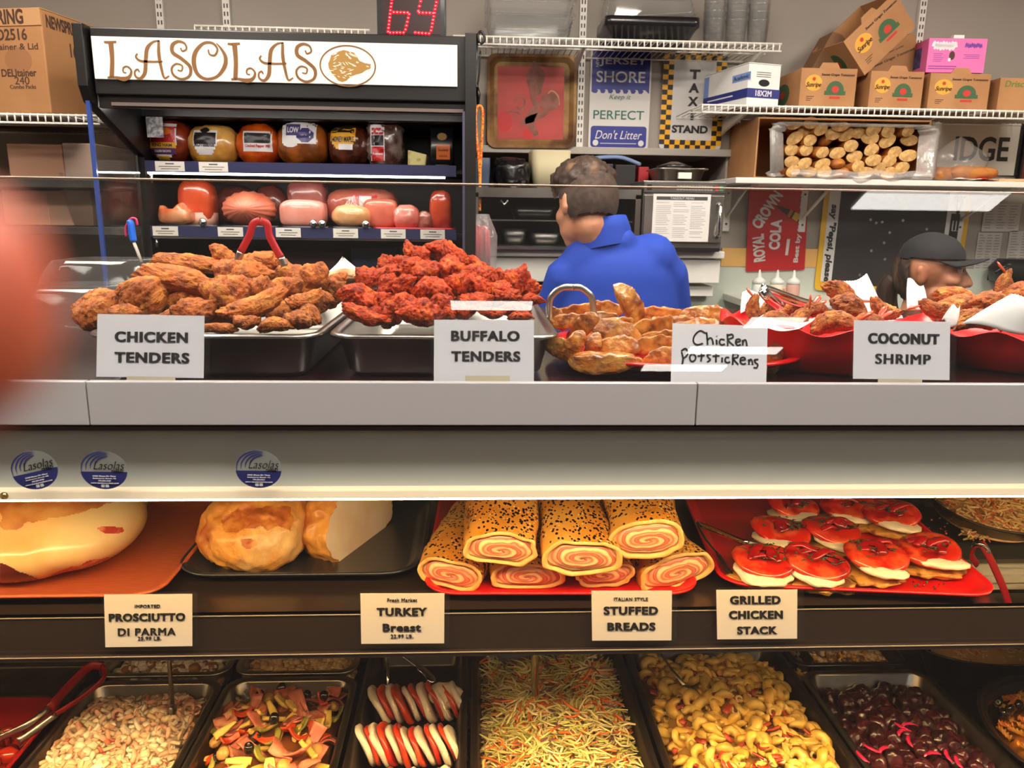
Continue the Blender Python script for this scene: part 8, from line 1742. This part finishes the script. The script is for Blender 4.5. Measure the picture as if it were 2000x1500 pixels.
# --- caprese
MOZ2 = mat('mozzarella_herbed', (244, 236, 214), .35, coat=.25, col2=(96, 104, 60), scale=90, lo=.69, hi=.72); TOM2 = mat('tomato_slice', (206, 44, 22), .22, coat=.6, col2=(226, 84, 44), scale=16, rnd=.08)
def slc(mt, r, th, seed, nm):
    m = MB(); n = 30; rg = lambda s, y: [Vector((y+.002*math.sin(3*a), r*s*math.cos(a)*(1+.05*math.sin(2*a+seed)), r*s*math.sin(a))) for a in [2*PI*k/n for k in range(n)]]
    m.loft([rg(.9, -th/2), rg(1, -th*.3), rg(1, th*.3), rg(.9, th/2)]); return m.data(nm, mt)
TS = [slc(TOM2, .045, .011, k, 'tomato_slice') for k in range(2)]; MS = [slc(MOZ2, .045, .013, k+5, 'mozzarella_slice') for k in range(2)]
rown = ['back', 'middle', 'front']
for ri, (y, nn) in enumerate(((1.625, 11), (1.475, 13), (1.335, 13))):
    for k in range(nn):
        x = -.232+.0162*k if ri else -.22+.0185*k; mz = k % 2 == 0; me = (MS if mz else TS)[rr.randrange(2)]
        o = link('mozzarella_slice' if mz else 'tomato_slice', me, None, TRS((x, y+rr.uniform(-.006, .006), .402+.012), (rr.uniform(-.2, .2), math.radians(-24+rr.uniform(-6, 6)), math.radians(14+rr.uniform(-8, 8))), rr.uniform(.95, 1.1)))
        tag(o, ('white herbed mozzarella slice' if mz else 'red tomato slice')+' in the %s row, %s of its kind from the left' % (rown[ri], ordn[k//2]), 'mozzarella slice' if mz else 'tomato slice', 'mozzarella slices in the black pan' if mz else 'tomato slices in the black pan')
p = PZ(872, 1358, .43); me = blob('mozzarella_ball', MOZ, (.042, .036, .026), 33, 4, .15); tag(link('mozzarella_ball', me, None, TRS(p, (0, .2, 0))), 'large white mozzarella end piece lying behind the caprese rows', 'mozzarella'); 
m = MB(); m.tube([PZ(758, 1272, .47), PZ(758, 1300, .45), PZ(757, 1350, .42)], .004, 8); m.tube(catmull([PZ(775, 1272, .48), PZ(805, 1294, .46), PZ(830, 1312, .45), PZ(848, 1334, .44)], 5), [.0045]*8+[.012]*5+[.014, .012, .006], 8, flat=.4); tag(m.build('serving_spoon', CHROME), 'steel spoon with a thin handle lying at the back of the caprese pan', 'spoon')
# --- left end: lids, red tub, tongs
t = thing('steel_cover', 'grey steel cover with a dark groove behind the red tub', 'lid', (-1.08, 1.75, DZ-.02)); m = MB(); m.box((-1.24, 1.63, DZ-.02), (-.935, 1.75, DZ)); m.box((-1.24, 1.757, DZ-.02), (-.935, 1.87, DZ)); m.build('lid_panels', STEEL_D, t, bevel=.004); m = MB(); m.box((-1.24, 1.749, DZ-.02), (-.935, 1.758, DZ-.006)); m.build('groove', mat('groove_maroon', (60, 30, 28), .4), t)
m = MB(); m.box((-1.58, 1.65, DKZ), (-1.25, 1.87, DZ+.01)); tag(m.build('white_board', mat('pale_board', (150, 152, 152), .5)), 'pale grey cutting board at the left end behind the lid', 'board')
m = MB(); c = (-1.12, 1.36); k = 6; z = DZ+.005
m.loft([rrect(.155, .22, .05, DKZ+.001, k, c), rrect(.183, .262, .06, z, k, c), rrect(.19, .268, .06, z+.003, k, c), rrect(.18, .258, .06, z+.003, k, c), rrect(.152, .222, .05, DKZ+.008, k, c)]); tag(m.build('red_tub', mat('deep_red_tub', (150, 14, 12), .3, coat=.3)), 'deep red plastic tub at the left end of the deck', 'tub')
hz = heap(.395, .03, 14); RDT = [mat('stewed_tomato', (190, 44, 20), .2, coat=.7), mat('stewed_dark', (130, 24, 14), .2, coat=.7), mat('garlic_pale', (206, 160, 90), .4)]
m = scatter(260, -1.26, -.98, 1.16, 1.57, hz, lambda m, p, rr: lump(m, p, rr, rr.choice([0, 0, 1, 1, 0]) if rr.random() < .95 else 2, rr.uniform(.012, .026)), 28); basemound(m, -1.26, -.98, 1.15, 1.575, hz, 1, 14, .006); tag(m.build('marinated_tomatoes', RDT, fix=False), 'glossy red marinated tomatoes in the red tub', 'tomatoes', kind='stuff')
hp = lambda x, y, z_: PZ(x, y, z_)
tongs('red handled tongs lying across the left steel pan and red tub', [[[hp(200, 1302, .50), hp(176, 1302, .50), hp(140, 1335, .49), hp(97, 1383, .48)], [hp(97, 1383, .48), hp(50, 1418, .47), hp(-20, 1450, .45)]], [[hp(200, 1302, .50), hp(204, 1322, .50), hp(170, 1355, .485), hp(110, 1395, .47)], [hp(110, 1395, .47), hp(60, 1432, .455), hp(35, 1448, .45)]]], (.0105, .0075), (mat('red_grip_dark', (170, 22, 22), .35), STEEL))
m = MB(); m.tube([PZ(337, 1378, .465), PZ(337, 1378, .465)+Vector((-.008, .03, .33))], .005, 8); m.tube(catmull([PZ(337, 1376, .468), PZ(338, 1388, .455), PZ(339, 1396, .445)], 4), [.006]+[.016]*6+[.012]*2, 8, flat=.4); tag(m.build('ladle', STEEL), 'thin steel ladle handle standing in the seafood salad', 'ladle')

# ================================================================== right end beyond the shelf
zr = .80; sy = 1.56
t = thing('side_step', 'grey steel step in the case beyond the right end of the shelf', 'step', (1.4, 1.7, DKZ)); m = MB(); m.box((1.03, sy, zr-.02), (1.74, 1.875, zr)); m.build('step_top', mat('step_steel', (120, 116, 104), .35, .6), t)
za, zb_ = P(1960, 1104, sy).z, P(1960, 1128, sy).z
m = MB(); m.box((1.03, sy-.006, za-.004), (1.74, sy, za+.004)); m.box((1.03, sy-.01, zb_-.008), (1.74, sy, zb_+.008)); m.box((1.03, sy, zb_-.03), (1.74, sy+.01, zr-.02)); m.build('step_edge', mat('pale_edge', (214, 208, 190), .3), t)
def tilted(fn, M):
    n0 = set(bpy.data.objects); fn(); bpy.context.view_layer.update()
    for o in [o for o in bpy.data.objects if o not in n0 and o.parent is None]: o.matrix_world = M @ o.matrix_world
cx, cy = 1.25, 1.70
TB = Matrix.Translation((cx, cy, zr+.065)) @ Matrix.Rotation(math.radians(14), 4, 'X') @ Matrix.Translation((-cx, -cy, -zr-.02))
def mkA():
    oval_bowl('black bowl of crab noodle salad on the step beyond the shelf end', cx, cy, .16, .15, zr+.06, .055, BLK_T)
    hz = lambda u, v: zr+.035+.07*max(0, 1-(u*u+v*v))
    m = scatter(1100, cx-.105, cx+.095, cy-.10, cy+.10, lambda u, v: hz(u, v) if u*u+v*v < 1.1 else zr+.02, noodle, 31); m.grid(lambda a, b_: Vector((cx-.01+.115*a*math.cos(6.2832*b_), cy+.12*a*math.sin(6.2832*b_), zr+.012+.062*(1-a*a))), 10, 30, 2)
    tag(m.build('noodle_salad', NOOD, fix=False), 'crab noodle salad heaped in the black bowl beyond the shelf end', 'noodle salad', kind='stuff')
    t = thing('card_clip', 'black plastic card holder stuck in the noodle salad beyond the shelf end', 'card holder', (cx, cy, zr+.1)); m = MB(); m.prism([(-.05, 0), (.05, 0), (.035, .03), (-.035, .03)], (cx+.02, cy+.06, zr+.10), (1, 0, 0), (0, .3, .95), (0, .02, 0)); m.build('holder', BLACK_P, t)
tilted(mkA, TB)
cx2, cy2 = 1.62, 1.73
def mkB():
    oval_bowl('dark bowl of pale pasta shells at the picture edge beyond the noodle bowl', cx2, cy2, .13, .13, zr+.09, .085, BLK_T)
    m = scatter(120, cx2-.1, cx2+.1, cy2-.1, cy2+.1, lambda u, v: zr+.07+.04*max(0, 1-u*u-v*v), lambda m, p, rr: lump(m, p, rr, rr.choice([0, 1]), rr.uniform(.012, .02)), 33)
    tag(m.build('pasta_salad', [mat('shell_pale', (226, 196, 120), .4, coat=.2), mat('shell_yellow', (206, 170, 80), .4, coat=.2)], fix=False), 'pale pasta shell salad at the picture edge', 'pasta salad', kind='stuff')
mkB()
oval_bowl('black bowl of noodles just behind the shelf rail at the picture edge', 1.30, 1.36, .13, .12, .80, .05, BLK_T)
m = scatter(420, 1.22, 1.38, 1.29, 1.43, lambda u, v: .785+.025*max(0, 1-u*u-v*v), noodle, 34); tag(m.build('noodle_salad', NOOD, fix=False), 'noodle salad in the bowl just behind the shelf rail at the picture edge', 'noodle salad', kind='stuff')
m = MB(); m.box((1.1, 1.2, .735), (1.74, 1.5, .748)); tag(m.build('bowl_shelf', STEEL_D), 'narrow steel shelf carrying the bowl behind the shelf rail', 'shelf')
Yg = 1.42
tr_ = tongs('red handled steel tongs leaning beyond the right end of the shelf', [[[P(1918, 1063, Yg), P(1926, 1075, Yg), P(1945, 1115, Yg), P(1962, 1155, Yg), P(1972, 1190, Yg)]], [[P(1918, 1063, Yg), P(1904, 1066, Yg+.03), P(1898, 1085, Yg+.04), P(1908, 1102, Yg+.05)]]], (.0085,), (RED_H,), flat=.5)
m = MB(); m.tube(catmull([P(1903, 1066, Yg+.02), P(1912, 1062, Yg), P(1924, 1070, Yg), P(1927, 1078, Yg)], 4), .0092, 8, flat=.5); m.build('bend', CHROME, tr_)
